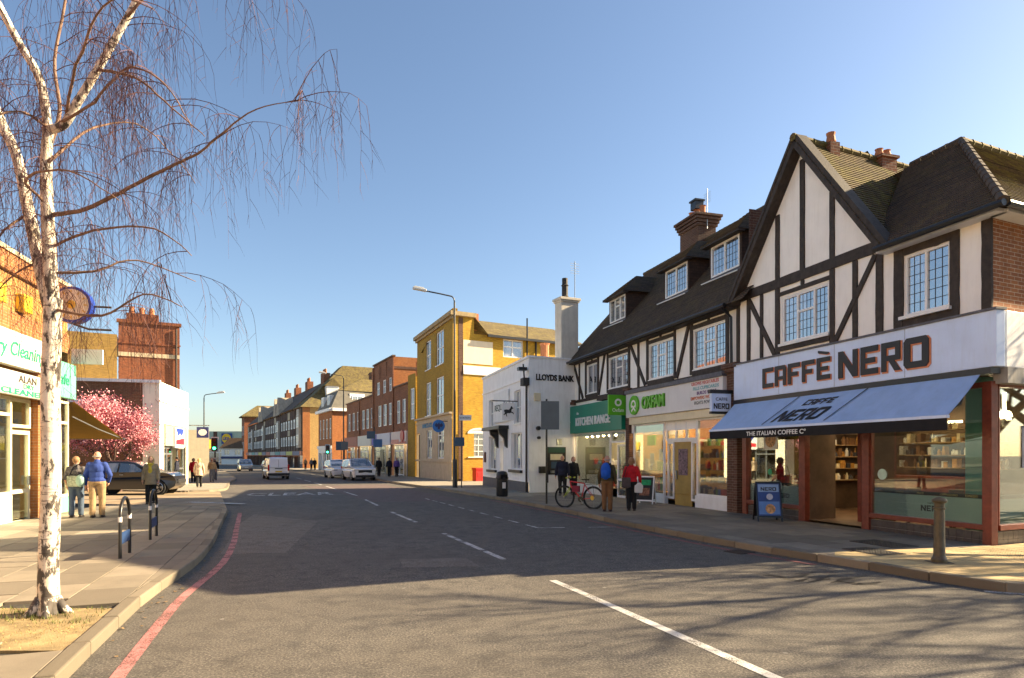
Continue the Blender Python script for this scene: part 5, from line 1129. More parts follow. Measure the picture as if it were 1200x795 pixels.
# far end of the street
fx = frame('narrow_brick_building', (-87, 206), (.47, -.883), 'narrow brick building with tiled hipped roof at far end of timbered row', 'building', z=-1.2)
MB().wall(0, 8, -.5, 15, [(1, 3, 9, 12), (5, 7, 9, 12), (1, 3, 4, 7), (5, 7, 4, 7)], 0, .2).quad((8, 0, -.5), (8, 10, -.5), (8, 10, 15), (8, 0, 15)).build('wall', brick_red, fx, fix=False)
for h in ((1, 3, 9, 12), (5, 7, 9, 12), (1, 3, 4, 7), (5, 7, 4, 7)): window(fx, *h, .1, cols=((h[0]+h[1])/2,), bar=.16, pane=far_glass)
MB().quad((-.8, -.8, 15), (8.8, -.8, 15), (6, 4, 18.5), (2, 4, 18.5)).quad((8.8, -.8, 15), (8.8, 10, 15), (6, 9, 18.5), (6, 4, 18.5)).quad((-.8, -.8, 15), (2, 4, 18.5), (2, 9, 18.5), (-.8, 10, 15)).box(-.8, 8.8, -.8, 10, 14.7, 15).build('roof', roof_far, fx, fix=False)
st = frame('green_clad_store', (-115, 232), (1, -.06), 'pale green clad supermarket block closing the street with yellow disc sign', 'building', z=-1.3)
MB().wall(0, 27, -1, 11.5, [(1, 26, -.5, 5.2)], 0, .5).quad((0, 0, 11.5), (27, 0, 11.5), (27, 20, 11.5), (0, 20, 11.5)).quad((27, 0, -1), (27, 20, -1), (27, 20, 11.5), (27, 0, 11.5)).quad((0, 0, -1), (0, 20, -1), (0, 20, 11.5), (0, 0, 11.5)).build('wall', M('cladding_green', (.34, .44, .36), .6, .08, 1, 0), st, fix=False)
window(st, 1, 26, -.5, 5.2, .3, cols=(5, 9, 13, 17, 21), rows=(3.8,), bar=.2, pane=far_glass)
for xx in (3.2, 7.0): MB().box(xx, xx + 1.4, -.1, 0, 6, 11.4).build('brown_panel', brick_dark, st)
sg = MB().box(10.2, 14.0, -.5, 0, 7.0, 10.8).build('square_sign', M('sign_blue', (.02, .06, .25), .5, .1, 2, 0), st); MB().lathe([(1.7, 0), (1.7, -.1)], 24, (12.1, -.5, 8.9), 'y').build('yellow_disc', M('sign_yellow', (.75, .5, .01), .5, .05, 2, 0), sg); text('LIDL', M('letter_blue', (.02, .05, .3), .5, .05, 2, 0), sg, 12.1, -.63, 8.4, 1.0, width=2.6, align='CENTER', bold=.05, depth=.05)
hs_ = frame('pitched_roof_house', (-93.5, 206), (.96, -.28), 'low white house with brown pitched roof before the green store', 'house', z=-1.2)
MB().wall(0, 12, -.5, 5.2, [(1, 3.2, 2.8, 4.6), (5, 7.2, 2.8, 4.6), (9, 11, 2.8, 4.6)], 0, .2).quad((12, 0, -.5), (12, 8, -.5), (12, 8, 5.2), (12, 0, 5.2)).quad((0, 0, -.5), (0, 8, -.5), (0, 8, 5.2), (0, 0, 5.2)).poly([(12, 0, 5.2), (12, 8, 5.2), (12, 4, 8.2)]).build('wall', white_render, hs_, fix=False)
for a in (1, 5, 9): window(hs_, a, a + 2.1, 2.8, 4.6, .1, cols=(a + 1,), bar=.15, pane=far_glass)
MB().quad((-.5, -.6, 5), (12.5, -.6, 5), (12.5, 4, 8.4), (-.5, 4, 8.4)).quad((-.5, 4, 8.4), (12.5, 4, 8.4), (12.5, 8.6, 5), (-.5, 8.6, 5)).build('roof', BRICK('roof_brown', (.2, .12, .06), (.15, .09, .05), (.06, .04, .02), .3, .25, .02), hs_, fix=False); MB().box(8, 9, 3.5, 4.5, 7.5, 9.6).build('chimney', brick_dark, hs_); MB().box(0, 12, -.3, -.02, 1.7, 2.4).build('shop_fascia', M('navy_fascia', (.02, .03, .12), .5, .1, 2, 0), hs_); MB().quad((.2, .1, -.5), (11.8, .1, -.5), (11.8, .1, 1.7), (.2, .1, 1.7)).build('shop_window', far_glass, hs_, fix=False)
# ------------------------------------------------------------------ left side: dry cleaner's building
LD = (-.2572, .9664)
dry = frame('dry_cleaner_building', (-12.4, 15.5), LD, 'two-storey brick shop building with dry cleaner sign and green shop front', 'building')
wh = M('sun_white', (.76, .74, .68), .6, .05, 3, .1, dirt=.2)
MB().wall(-7, 4.0, 4.8, 6.75, [], .02, .1).quad((4.0, .02, -.4), (4.0, 9, -.4), (4.0, 9, 6.75), (4.0, .02, 6.75)).quad((-7, .02, 6.7), (4, .02, 6.7), (4, 9, 6.7), (-7, 9, 6.7)).quad((-7, .02, -.4), (-7, 9, -.4), (-7, 9, 6.75), (-7, .02, 6.75)).build('brick_wall', BRICK('brick_sunny', (.44, .21, .055), (.34, .15, .05), (.40, .30, .16), dirt=.3), dry, fix=False)
MB().box(-7, 4.05, -.08, .02, 6.3, 6.75).build('parapet_band', brick_orange, dry); MB().box(-7.05, 4.1, -.12, .3, 6.75, 6.86).build('coping', cream_stone, dry)
MB().box(-7, 4.02, -.03, .02, 4.8, 5.35).build('orange_band', brick_orange, dry)
f_ = MB().box(-7, 2.35, -.2, .02, 3.95, 4.8).build('fascia_board', wh, dry, bevel=.01)
gl = M('letter_green', (.02, .25, .14), .5, .05, 9, 0)
text('Dry Cleaning', gl, f_, -1.0, -.21, 4.2, .34, width=2.9, bold=.02, depth=.01, shear=.25)
s_ = MB().box(-1.6, 2.05, -.34, -.22, 3.2, 3.78).build('sign_board', M('board_grey', (.52, .50, .44), .5, .05, 3, .05), dry, bevel=.01)
text('ALAN', M('letter_brown', (.05, .04, .03), .5, .1, 9, 0), s_, .1, -.345, 3.54, .17, width=.95, bold=.02, depth=.01); text('DRY', gl, s_, .35, -.345, 3.4, .11, width=.6, bold=.04, depth=.01); text('CLEANERS', gl, s_, -.75, -.345, 3.23, .13, width=2.5, bold=.05, depth=.01)
def sfl(x0, x1, z0, z1, cols=(), rows=(), y=.0): return window(dry, x0, x1, z0, z1, y, mat=cream_paint, cols=cols, rows=rows, bar=.08, pane=shop_glass, name='shop_window')
sfl(-6.8, .5, .75, 3.2, cols=(-4.4, -2.0), rows=(2.75,)); MB().box(-6.8, .5, -.04, .1, -.3, .74).build('stall_riser', wh, dry)
sfl(.62, 1.7, 2.45, 3.2, y=.08); d_ = window(dry, .62, 1.7, -.05, 2.38, .1, mat=cream_paint, rows=(.8,), bar=.1, pane=shop_glass, name='door'); MB().box(1.55, 1.62, .02, .07, .95, 1.2).build('handle', steel, d_)
MB().box(1.76, 2.15, -.1, .1, -.3, 3.95).build('brick_pier', brick_orange, dry)
sfl(2.2, 3.95, .5, 3.35, cols=(3.1,), rows=(2.7,)); MB().box(2.2, 4.0, -.04, .1, -.3, .49).build('stall_riser', M('mint_green', (.14, .46, .33), .5, .06, 3, .05), dry)
g_ = MB().box(2.38, 4.03, -.2, .02, 3.42, 4.45).build('fascia_board', MATS['mint_green'], dry, bevel=.01)
MB(lambda x, y, z: (x, y, z)).box(3.9, 3.98, -.95, -.12, 4.5, 4.95).build('projecting_sign', wh, dry); 
text('Cafe', gl, g_, 2.5, -.21, 3.8, .3, width=1.0, depth=.01)
rm = MB(); rm.quad((-6.9, 3, -.2), (3.95, 3, -.2), (3.95, 3, 3.9), (-6.9, 3, 3.9)).quad((-6.9, .1, 3.8), (3.95, .1, 3.8), (3.95, 3, 3.8), (-6.9, 3, 3.8)).quad((3.9, .1, -.2), (3.9, 3, -.2), (3.9, 3, 3.9), (3.9, .1, 3.9)).quad((-6.9, .1, .1), (3.9, .1, .1), (3.9, 3, .1), (-6.9, 3, .1)); rm.build('room_wall', M('interior_cream', (.42, .34, .2), .8, .1, 2, 0), dry, fix=False)
MB().box(-5, 1, 1.6, 2.2, .1, 1.1).build('counter', cream_paint, dry)
MB().box(-.3, .2, .2, .5, .75, 1.15).build('yellow_box', M('plastic_yellow', (.6, .42, .02), .5, .1, 4, 0), dry)
for xx in (-.35, 1.0): MB().box(xx - .22, xx + .22, -.2, .02, 5.45, 5.85).box(xx - .2, xx + .2, -.22, .02, 5.4, 5.45).build('alarm_box', M('alarm_yellow', (.72, .48, .03), .45, .1, 4, 0), dry, bevel=.02)
# street clock on a bracket
ck = tag(empty('street_clock', (-12.85, 18.75, 6.12), math.atan2(LD[1], LD[0])), 'big round street clock with blue rim on bracket of brick shop', 'clock')
XA = lambda x, y, z: (x, y, z)
MB().lathe([(.50, -.17), (.58, -.19), (.60, -.12), (.60, .12), (.58, .19), (.50, .17)], 32, (0, 0, 0), 'x').build('rim', M('clock_blue', (.012, .04, .28), .35, .1, 4, .05), ck, smooth=False)
MB().lathe([(.50, -.180), (.50, -.172)], 32, (0, 0, 0), 'x').build('dial', M('dial_cream', (.60, .52, .42), .6, .2, 9, .1), ck)
cg = MB()
for i in range(12):
    t = math.pi * i / 6; a, b = math.sin(t), math.cos(t)
    cg.add([(-.186, a*.36 - b*.02, b*.36 + a*.02), (-.186, a*.36 + b*.02, b*.36 - a*.02), (-.186, a*.46 + b*.02, b*.46 - a*.02), (-.186, a*.46 - b*.02, b*.46 + a*.02)], [(0, 1, 2, 3)])
cg.build('hour_mark', gold, ck, fix=False)
MB().lathe([(.14, -.190), (.12, -.196)], 20, (0, 0, 0), 'x').build('dial_centre', gold, ck)
for t, l in ((1.2, .3), (3.6, .42)):
    a, b = math.sin(t), math.cos(t); MB().add([(-.2, -b*.018, a*.018), (-.2, b*.018, -a*.018), (-.2, a*l, b*l)], [(0, 1, 2)]).build('hand', black_paint, ck, fix=False)
MB().tube([(0, -.0, -.6), (0, -.45, -.75), (0, -1.1, -.75)], .035, 8).tube([(0, 0, -.6), (0, 0, -.5)], .06, 8).tube([(0, -.55, .0), (0, -1.1, .0)], .035, 8).build('bracket', iron, ck)
ck.scale = (.9, .9, .9)
# fixed ochre awning over the side road cafe seats
awl = tag(empty('ochre_awning', (-13.43, 19.37, 0), math.atan2(LD[1], LD[0])), 'ochre canvas awning stretched from end of brick shop over side road', 'awning')
MB().quad((.05, -.15, 3.35), (.05, 2.6, 3.35), (4.5, 2.6, 2.35), (4.5, -.15, 2.35)).quad((.05, -.15, 3.33), (.05, 2.6, 3.33), (4.5, 2.6, 2.33), (4.5, -.15, 2.33)).build('canvas', M('canvas_ochre', (.42, .25, .03), .85, .1, 3, .1), awl, fix=False)
MB().tube([(4.5, -.2, 2.34), (4.5, 2.65, 2.34)], .03, 6).tube([(.05, -.1, 2.9), (2.2, -.1, 2.6), (4.5, -.1, 2.36)], .02, 6).tube([(.05, 2.5, 2.9), (4.5, 2.5, 2.36)], .02, 6).build('awning_frame', steel, awl)

# ------------------------------------------------------------------ left side: white shop beyond the side road and brick building behind
wb_ = frame('white_corner_shop', (-18.95, 34.4), (-.266, .964), 'white fronted single-storey corner shop with dark brick side wall', 'building', z=-.1)
MB().wall(0, 6.95, 3.55, 5.8, [], 0, .1).wall(0, .95, -.4, 3.55, [], 0, .1).wall(6.3, 6.95, -.4, 3.55, [], 0, .1).quad((0, 0, 5.8), (6.95, 0, 5.8), (6.95, 14, 5.8), (0, 14, 5.8)).quad((6.95, 0, -.4), (6.95, 14, -.4), (6.95, 14, 5.8), (6.95, 0, 5.8)).build('front_wall', M('front_cream', (.80, .74, .58), .7, .04, 2, .1, dirt=.12), wb_, fix=False)
MB().box(-.05, 7, -.06, 0, 4.72, 4.8).build('string_course', MATS['front_cream'], wb_)
S = side_xf((0, 14), (0, -1))
MB(S).wall(0, 13.2, -.4, 5.7, [], 0, .1).build('side_wall', BRICK('brick_brown', (.22, .10, .05), (.15, .075, .04), (.26, .2, .13), dirt=.3), wb_, fix=False)
MB(S).wall(13.2, 14, -.4, 5.8, [], -.02, .1).build('corner_strip', MATS['front_cream'], wb_, fix=False); MB(S).box(0, 14.05, -.12, .1, 5.7, 5.86).build('coping', white_paint, wb_); MB(S).box(4, 11.5, -.06, 0, 4.35, 4.75).build('white_band', white_paint, wb_)
f_ = MB().box(.95, 6.3, -.08, .0, 2.35, 3.5).build('fascia_board', M('fascia_grey', (.30, .29, .26), .5, .06, 2, 0), wb_)
lg = MB().box(2.7, 4.9, -.2, -.085, 2.25, 3.45).build('logo_board', white_letter, f_); MB().prism([(2.8, 3.4), (4.8, 3.4), (4.3, 2.95), (3.8, 3.1), (3.3, 2.95)], -.215, -.2).build('blue_half', M('logo_blue', (.02, .05, .4), .5, .05, 4, 0), lg); MB().prism([(2.8, 2.45), (4.8, 2.45), (4.8, 2.85), (2.8, 2.7)], -.215, -.2).build('red_half', M('logo_red', (.55, .02, .04), .5, .05, 4, 0), lg)
window(wb_, .95, 3.3, -.2, 2.3, .15, cols=(2.1,), rows=(1.9,), bar=.1, mat=steel, pane=shop_glass, name='shop_window'); window(wb_, 3.3, 4.6, -.2, 2.3, .5, bar=.1, mat=steel, pane=shop_glass, name='door'); window(wb_, 4.6, 6.3, -.2, 2.3, .15, rows=(1.0,), bar=.1, mat=steel, pane=shop_glass, name='shop_window')
MB().quad((.9, 1.6, -.3), (6.3, 1.6, -.3), (6.3, 1.6, 2.4), (.9, 1.6, 2.4)).quad((.9, .1, 2.4), (6.3, .1, 2.4), (6.3, 1.6, 2.4), (.9, 1.6, 2.4)).build('shop_interior', interior_dark, wb_, fix=False)
bs = MB().box(7.2, 7.3, -1.15, -.45, 2.95, 3.65).build('projecting_sign', M('sign_navy', (.02, .025, .14), .4, .1, 4, 0), wb_); MB(lambda x, y, z: (7.2 + y, -.8 - x, 3.3 + z)).prism([(.26 * math.cos(t) , .22 * math.sin(t)) for t in [i * math.pi / 5 for i in range(10)]], -.012, 0).build('sign_mark', white_letter, bs); MB().tube([(7.25, 0, 3.75), (7.25, -1.2, 3.75)], .03, 6).build('sign_bracket', steel, bs)
rb = frame('red_brick_block', (-21.6, 41.6), (-.47, .883), 'flat-roofed red brick block with chimney pots rising behind white corner shop', 'building', z=-.15)
RBD = 3.4
S = side_xf((0, RBD), (0, -1))
MB(S).wall(0, RBD, 0, 10.2, [], 0, .1).build('side_wall', BRICK('brick_maroon', (.27, .085, .04), (.19, .065, .035), (.25, .17, .1), dirt=.35), rb, fix=False)
MB().wall(0, 10, -.4, 10.2, [(1.2, 2.4, 5.6, 7.6), (4.5, 5.7, 5.6, 7.6), (8, 9.2, 5.6, 7.6)], 0, .15).quad((10, 0, 0), (10, RBD, 0), (10, RBD, 10.2), (10, 0, 10.2)).quad((0, 0, 10.1), (10, 0, 10.1), (10, RBD, 10.1), (0, RBD, 10.1)).build('front_wall', MATS['brick_maroon'], rb, fix=False)
for a in (1.2, 4.5, 8): window(rb, a, a + 1.2, 5.6, 7.6, .1, rows=(6.6,), bar=.1, pane=far_glass)
MB(S).box(-.1, RBD + .1, -.1, .2, 10.2, 10.4).box(-.05, RBD + .05, -.06, 0, 8.9, 9.0).build('coping', MATS['brick_maroon'], rb); MB(S).box(0, RBD, -.05, 0, 8.1, 8.35).build('white_band', cream_stone, rb); MB(S).tube([(RBD - .2, -.1, 10), (RBD - .2, -.1, 5.7)], .06, 6).build('drainpipe', iron, rb)
ch = MB(S).box(.4, 2.2, .3, 1.1, 10.2, 10.9).build('chimney', MATS['brick_maroon'], rb)
for k in range(3): MB(S).lathe([(.17, 0), (.14, .45)], 10, (.7 + k*.55, .7, 10.9)).build('chimney_pot', terracotta, ch)
tn = frame('tan_brick_wing', (-21.6 - .883*3.42, 41.5 - .47*3.42), (-.47, .883), 'tan brick rear wing left of the red brick block', 'building', z=-.15)
S = side_xf((0, 9), (0, -1)); MB(S).wall(0, 9, 0, 9.3, [], 0, .1).box(0, 9, 0, .2, 9.3, 9.4).build('side_wall', BRICK('brick_tan', (.34, .21, .055), (.27, .165, .05), (.28, .2, .1), dirt=.3), tn, fix=False); MB().quad((0, 0, 9.3), (10, 0, 9.3), (10, 9, 9.3), (0, 9, 9.3)).build('roof', lead, tn, fix=False)
# low shops farther along the left pavement
lf_ = frame('low_shop_row', (-26.5, 56), (-.43, .903), 'low far shop row along the left pavement behind pedestrians', 'building', z=-.4)
MB().wall(0, 45, -.3, 4.3, [(1 + i*6.4, 6.4 + i*6.4, -.2, 2.6) for i in range(6)], 0, .3).quad((0, 0, -.3), (0, 9, -.3), (0, 9, 4.3), (0, 0, 4.3)).quad((0, 0, 4.3), (45, 0, 4.3), (45, 9, 4.3), (0, 9, 4.3)).build('wall', cream_paint, lf_, fix=False)
for i in range(6):
    window(lf_, 1 + i*6.4, 6.4 + i*6.4, -.2, 2.6, .2, cols=(3.5 + i*6.4,), bar=.12, pane=far_glass, name='shop_window'); MB().box(.9 + i*6.4, 6.5 + i*6.4, -.2, 0, 2.7, 3.5).build('shop_fascia', M(f'left_sign_{i % 3}', [(.5, .42, .05), (.35, .05, .04), (.1, .2, .3)][i % 3], .5, .1, 2, 0), lf_)

# buildings beside and behind the camera, seen only mirrored in the shop windows
nr = frame('left_parade', (-10.55, 8.6), LD, 'brick shop parade continuing the left pavement beside the camera', 'building')
hp = [(-31.5 + i*3.4, -29.9 + i*3.4, 4.9, 6.4) for i in range(9)]
MB().wall(-34, .05, 3.9, 7.4, hp, .02, .1).wall(-34, .05, -.4, 3.0, [(-33 + i*5.5, -28.6 + i*5.5, .3, 2.8) for i in range(6)], .02, .2).build('brick_wall', brick_orange, nr, fix=False)
for i in range(6):
    MB().box(-33.3 + i*5.5, -28.2 + i*5.5, -.15, .02, 3.0, 3.9).build('shop_fascia', M(f'parade_sign_{i % 3}', [(.6, .55, .4), (.05, .2, .12), (.35, .08, .05)][i % 3], .5, .1, 2, 0), nr); window(nr, -33 + i*5.5, -28.6 + i*5.5, .3, 2.8, .12, mat=white_paint, cols=(-31 + i*5.5,), bar=.1, pane=far_glass, name='shop_window')
for h in hp: window(nr, *h, .08, cols=((h[0]+h[1])/2,), bar=.08, pane=far_glass)
MB().quad((-34, -.2, 7.4), (.05, -.2, 7.4), (.05, 4, 10), (-34, 4, 10)).build('roof', roof_far, nr, fix=False)
# ------------------------------------------------------------------ trees
bark = BIRCH()
twig_mat = M('birch_twig', (.11, .050, .045), .8, .3, 8, 0)
branch_mat = M('birch_branch', (.20, .12, .08), .8, .4, 12, .2)
def at(px, py, Y): return ((px - 600) / 750 * Y, Y, 1.75 + (533 - py) / 750 * Y)
birch = tag(empty('birch_tree', (-4.78, 6.6, .11)), 'bare weeping birch with white bark in the front left tree pit', 'tree')
BO = Vector((-4.78, 6.6, .11))
def rel(pts): return [Vector(p) - BO for p in pts]
def smooth_path(pts, rad, sub=5):
    out, rr = [], []
    for i in range(len(pts) - 1):
        p0, p1, p2, p3 = pts[max(i-1, 0)], pts[i], pts[i+1], pts[min(i+2, len(pts)-1)]
        for k in range(sub):
            t = k / sub
            out.append(.5 * ((2*p1) + (p2 - p0)*t + (2*p0 - 5*p1 + 4*p2 - p3)*t*t + (3*p1 - p0 - 3*p2 + p3)*t**3)); rr.append(rad[i] + (rad[i+1] - rad[i]) * t)
    out.append(pts[-1]); rr.append(rad[-1]); return out, rr
brr = random.Random(21)
limbs = []
def limb(name, pix, rad, mat, n=12, wob=.0, keep=True):
    pts = rel([at(*p) for p in pix]); P, Rr = smooth_path(pts, rad)
    P = [p + Vector((brr.gauss(0, wob), brr.gauss(0, wob), 0)) for p in P]
    o = MB().tube(P, Rr, n).build(name, mat, birch, smooth=True)
    if keep: limbs.append((P, Rr))
    return o
limb('trunk', [(57, 728, 6.6), (57, 715, 6.6), (57, 660, 6.6), (60, 560, 6.6), (59, 460, 6.6), (61, 400, 6.6), (62, 350, 6.6)], [.14, .105, .094, .091, .088, .085, .083], bark, 16, keep=False)
limb('limb', [(62, 372, 6.6), (50, 325, 6.62), (34, 250, 6.68), (20, 185, 6.75), (0, 140, 6.8), (-28, 60, 6.9), (-45, -80, 7.0), (-60, -240, 7.1)], [.072, .064, .056, .05, .05, .044, .034, .01], bark, 12)
limb('limb', [(62, 372, 6.6), (58, 300, 6.58), (54, 200, 6.55), (57, 150, 6.55)], [.074, .063, .054, .049], bark, 12)
limb('limb', [(57, 158, 6.55), (47, 95, 6.5), (22, 50, 6.45), (0, 8, 6.4), (-30, -60, 6.3), (-40, -200, 6.3)], [.045, .040, .036, .032, .028, .008], bark, 10)
limb('limb', [(57, 152, 6.55), (75, 146, 6.5), (92, 118, 6.45), (114, 82, 6.4), (138, 40, 6.35), (160, 0, 6.3), (195, -80, 6.2), (215, -200, 6.1)], [.045, .042, .039, .036, .033, .03, .022, .006], bark, 10)
limb('limb', [(57, 175, 6.55), (70, 130, 6.7), (64, 70, 6.85), (78, -20, 6.9), (70, -160, 7.0), (95, -300, 7.0)], [.022, .019, .016, .013, .009, .004], branch_mat, 8)
limb('branch', [(60, 252, 6.58), (100, 245, 6.5), (150, 221, 6.4), (200, 195, 6.3), (232, 180, 6.25), (258, 158, 6.2), (300, 128, 6.15), (352, 118, 6.1)], [.024, .021, .018, .015, .012, .010, .006, .003], branch_mat, 7, .004)
for pix in ([(70, 145, 6.5), (110, 120, 6.2), (150, 80, 6.0), (195, 100, 5.8), (225, 150, 5.8)], [(114, 82, 6.4), (160, 92, 6.2), (200, 125, 6.1), (240, 160, 6.0)], [(150, 20, 6.3), (200, -40, 6.1), (245, -60, 6.0), (290, -40, 5.9)], [(60, 290, 6.6), (110, 270, 6.4), (180, 268, 6.2), (225, 300, 6.1)],
            [(62, 320, 6.6), (110, 318, 6.7), (160, 305, 6.9), (230, 330, 7.1)], [(60, 362, 6.6), (120, 370, 6.3), (170, 345, 6.2), (215, 360, 6.1)], [(57, 150, 6.55), (20, 130, 6.2), (-30, 150, 6.0)], [(34, 250, 6.7), (5, 270, 6.5), (-20, 300, 6.4)], [(56, 240, 6.6), (30, 210, 6.1), (80, 200, 5.7), (140, 235, 5.5)],
            [(57, 190, 6.5), (110, 150, 7.0), (170, 150, 7.5), (230, 215, 7.8)], [(75, 140, 6.5), (95, 60, 6.0), (130, 0, 5.7), (180, 10, 5.5)], [(60, 300, 6.6), (20, 320, 6.9), (-10, 350, 7.1)]):
    limb('branch', pix, [.016 - .012 * i / (len(pix) - 1) for i in range(len(pix))], branch_mat, 6, .006)
# side branches off every limb and long drooping twigs off those
tw = MB()
def droop(p, d, length, r0, segs=9, pend=1.0, n=3):
    P, Rr = [p.copy()], [r0]; d = d.normalized(); st = length / segs
    for i in range(segs):
        d = (d + Vector((brr.gauss(0, .10), brr.gauss(0, .10), -.22 * pend + brr.gauss(0, .05)))).normalized()
        P.append(P[-1] + d * st); Rr.append(r0 * (1 - .75 * (i + 1) / segs))
    tw.tube(P, Rr, n, False); return P
starts = []
for P, Rr in limbs:
    L_ = len(P)
    for k in range(int(L_ * .66)):
        i = brr.randrange(int(L_ * .2), L_); a = brr.uniform(0, 6.28)
        starts.append((P[i], Vector((math.cos(a), math.sin(a) * .8, brr.uniform(.1, .9)))))
for p, d in starts:
    if (p.z < 2.6 and brr.random() < .6) or (p.x > 1.0 and brr.random() < .6): continue
    Q = droop(p, d, brr.uniform(.35, .95), .0055, 7, .9)
    for q in Q[2:]:
        for _ in range(2 if brr.random() < .25 else 1):
            a = brr.uniform(0, 6.28)
            W = droop(q, Vector((math.cos(a) * .5, math.sin(a) * .5, brr.uniform(-.9, -.1))), brr.uniform(.35, 1.15), .0025, 8, 2.6)
            for s_ in W[2:-1]:
                if brr.random() < .45:
                    a = brr.uniform(0, 6.28); droop(s_, Vector((math.cos(a), math.sin(a), -.7)), brr.uniform(.1, .3), .0020, 3, 1.2)
tag(tw.build('twigs', twig_mat, birch, fix=False), kind='stuff')
rt = MB()
for a in (.3, 1.4, 2.6, 3.9, 5.2): rt.tube([(.06*math.cos(a), .06*math.sin(a), .16), (.14*math.cos(a), .14*math.sin(a), .04), (.24*math.cos(a), .24*math.sin(a), -.03)], [.06, .045, .02], 7)
rt.build('root_flare', bark, birch, smooth=True)

def bare_tree(name, loc, label, h, seed, r0=.2):
    r = random.Random(seed); root = tag(empty(name, loc), label, 'tree'); tr = MB(); cr = MB()
    def grow(p, d, length, rad, lev):
        n = 5; P, Rr = [p], [rad]
        for i in range(n):
            d = (d + Vector((r.gauss(0, .13), r.gauss(0, .13), .05))).normalized(); P.append(P[-1] + d * length / n); Rr.append(rad * (1 - .45 * (i+1) / n))
        (tr if lev == 0 else cr).tube(P, Rr, 8 if lev < 2 else 4, False)
        if lev < 4:
            for k in range((4, 5, 5, 4)[lev]):
                i = r.randrange(2, n + 1); a = r.uniform(0, 6.28); dd = (d * .75 + Vector((math.cos(a), math.sin(a), r.uniform(-.1, .5)))).normalized()
                grow(P[i], dd, length * r.uniform(.5, .8), Rr[i] * .62, lev + 1)
    grow(Vector((0, 0, -.1)), Vector((0, 0, 1)), h * .42, r0, 0)
    tr.build('trunk', M('plane_bark', (.16, .13, .09), .9, .3, 4, .4), root, smooth=True); tag(cr.build('crown', M('plane_bark', (.16, .13, .09)), root, fix=False), kind='stuff')
for i_, (x_, y_, h_, s_, r_) in enumerate(((14.6, 10.6, 10.5, 4, .24), (19.5, 12.2, 12.5, 9, .28), (24.5, 13.2, 15, 15, .32), (14.5, 8.6, 9.0, 22, .2))): bare_tree('bare_street_tree', (x_, y_, .1), ('nearest', 'second', 'farthest', 'smallest')[i_] + ' bare street tree along the side street right of the cafe', h_, s_, r_)
# cherry tree in blossom before the brown side wall
cherry = tag(empty('cherry_tree', (-19.9, 32.4, gz(32) + .05)), 'pink blossoming cherry tree before the dark brick side wall', 'tree')
cr = random.Random(5); tk = MB(); pos = []
def cgrow(p, d, l, rad, lev):
    P, Rr = [p], [rad]
    for i in range(4):
        d = (d + Vector((cr.gauss(0, .14), cr.gauss(0, .14), .06))).normalized(); P.append(P[-1] + d * l / 4); Rr.append(rad * (1 - .12 * (i+1)))
    tk.tube(P, Rr, 6, False)
    if lev >= 2: pos.extend(P[1:])
    if lev < 4:
        for k in range((5, 4, 4, 3)[lev]):
            i = cr.randrange(2, 5); a = cr.uniform(0, 6.28); cgrow(P[i], (d * .7 + Vector((math.cos(a), math.sin(a), cr.uniform(.0, .6)))).normalized(), l * cr.uniform(.58, .82), Rr[i] * .6, lev + 1)
cgrow(Vector((0, 0, 0)), Vector((.05, 0, 1)), 2.35, .16, 0)
tk.build('trunk', M('cherry_bark', (.10, .06, .05), .8, .3, 6, .3), cherry, fix=False)
bls = [MB() for _ in range(3)]
for p in pos:
    for _ in range(18):
        q = p + Vector((cr.gauss(0, .19), cr.gauss(0, .19), cr.gauss(0, .19))); s_ = cr.uniform(.022, .05); n = Vector((cr.gauss(0, 1), cr.gauss(0, 1), cr.gauss(0, 1))).normalized(); a = n.orthogonal().normalized() * s_; b = n.cross(a)
        bls[cr.randrange(3)].add([tuple(q + a), tuple(q + b), tuple(q - a), tuple(q - b)], [(0, 1, 2, 3)])
for b, c in zip(bls, ((.62, .24, .28), (.52, .16, .20), (.68, .36, .38))): tag(b.build('crown', M(f'blossom_{c[0]}', c, .8, .1, 3, 0), cherry, fix=False), kind='stuff')

# ------------------------------------------------------------------ street furniture
def on_pav(x, y): return (x, y, gz(y) + .12)
b = tag(empty('bollard', on_pav(6.53, 9.78)), 'weathered cast iron bollard on the kerb corner outside the cafe', 'bollard')
ol = M('bollard_paint', (.085, .065, .032), .45, .35, 7, .3, spec=.5, dirt=.4)
b.scale = (.86, .86, 1.0)
MB().lathe([(.125, 0), (.125, .05), (.1, .09), (.092, .12), (.083, .75), (.078, .80), (.098, .81), (.098, .835), (.078, .84), (.08, .90), (.115, .92), (.12, .945), (.11, .965), (.06, .99), (.0, 1.0)], 20).build('post', ol, b, smooth=False); smooth_by_angle(b.children[0], 30)
MB().box(-.16, .16, -.16, .16, -.03, .006).build('base_plate', iron, b)
def cycle_stand(loc, d, label):
    r = tag(empty('cycle_stand', loc, math.atan2(d[1], d[0])), label, 'cycle stand', 'hooped cycle stands on the left pavement')
    P = [(-.33, 0, -.05), (-.33, 0, .62)] + [(-.33 * math.cos(t), 0, .62 + .33 * math.sin(t)) for t in [math.pi * i / 10 for i in range(1, 10)]] + [(.33, 0, .62), (.33, 0, -.05)]
    smooth_by_angle(MB().tube(P, .027, 10).build('hoop', black_paint, r))
    for s_ in (-.33, .33): MB().lathe([(.029, .58), (.029, .66)], 10, (s_, 0, 0)).build('white_collar', white_paint, r)
    MB().box(-.30, .30, -.012, .012, .22, .40).build('plate', M('plate_blue', (.02, .05, .14), .5, .1, 9, 0), r)
    return r
cycle_stand((-6.32, 10.45, gz(10.45) + .12), (-.335, .942), 'nearer of the two black hooped cycle stands on left pavement')
cycle_stand((-7.2, 12.85, gz(12.85) + .12), (-.335, .942), 'farther of the two black hooped cycle stands on left pavement')
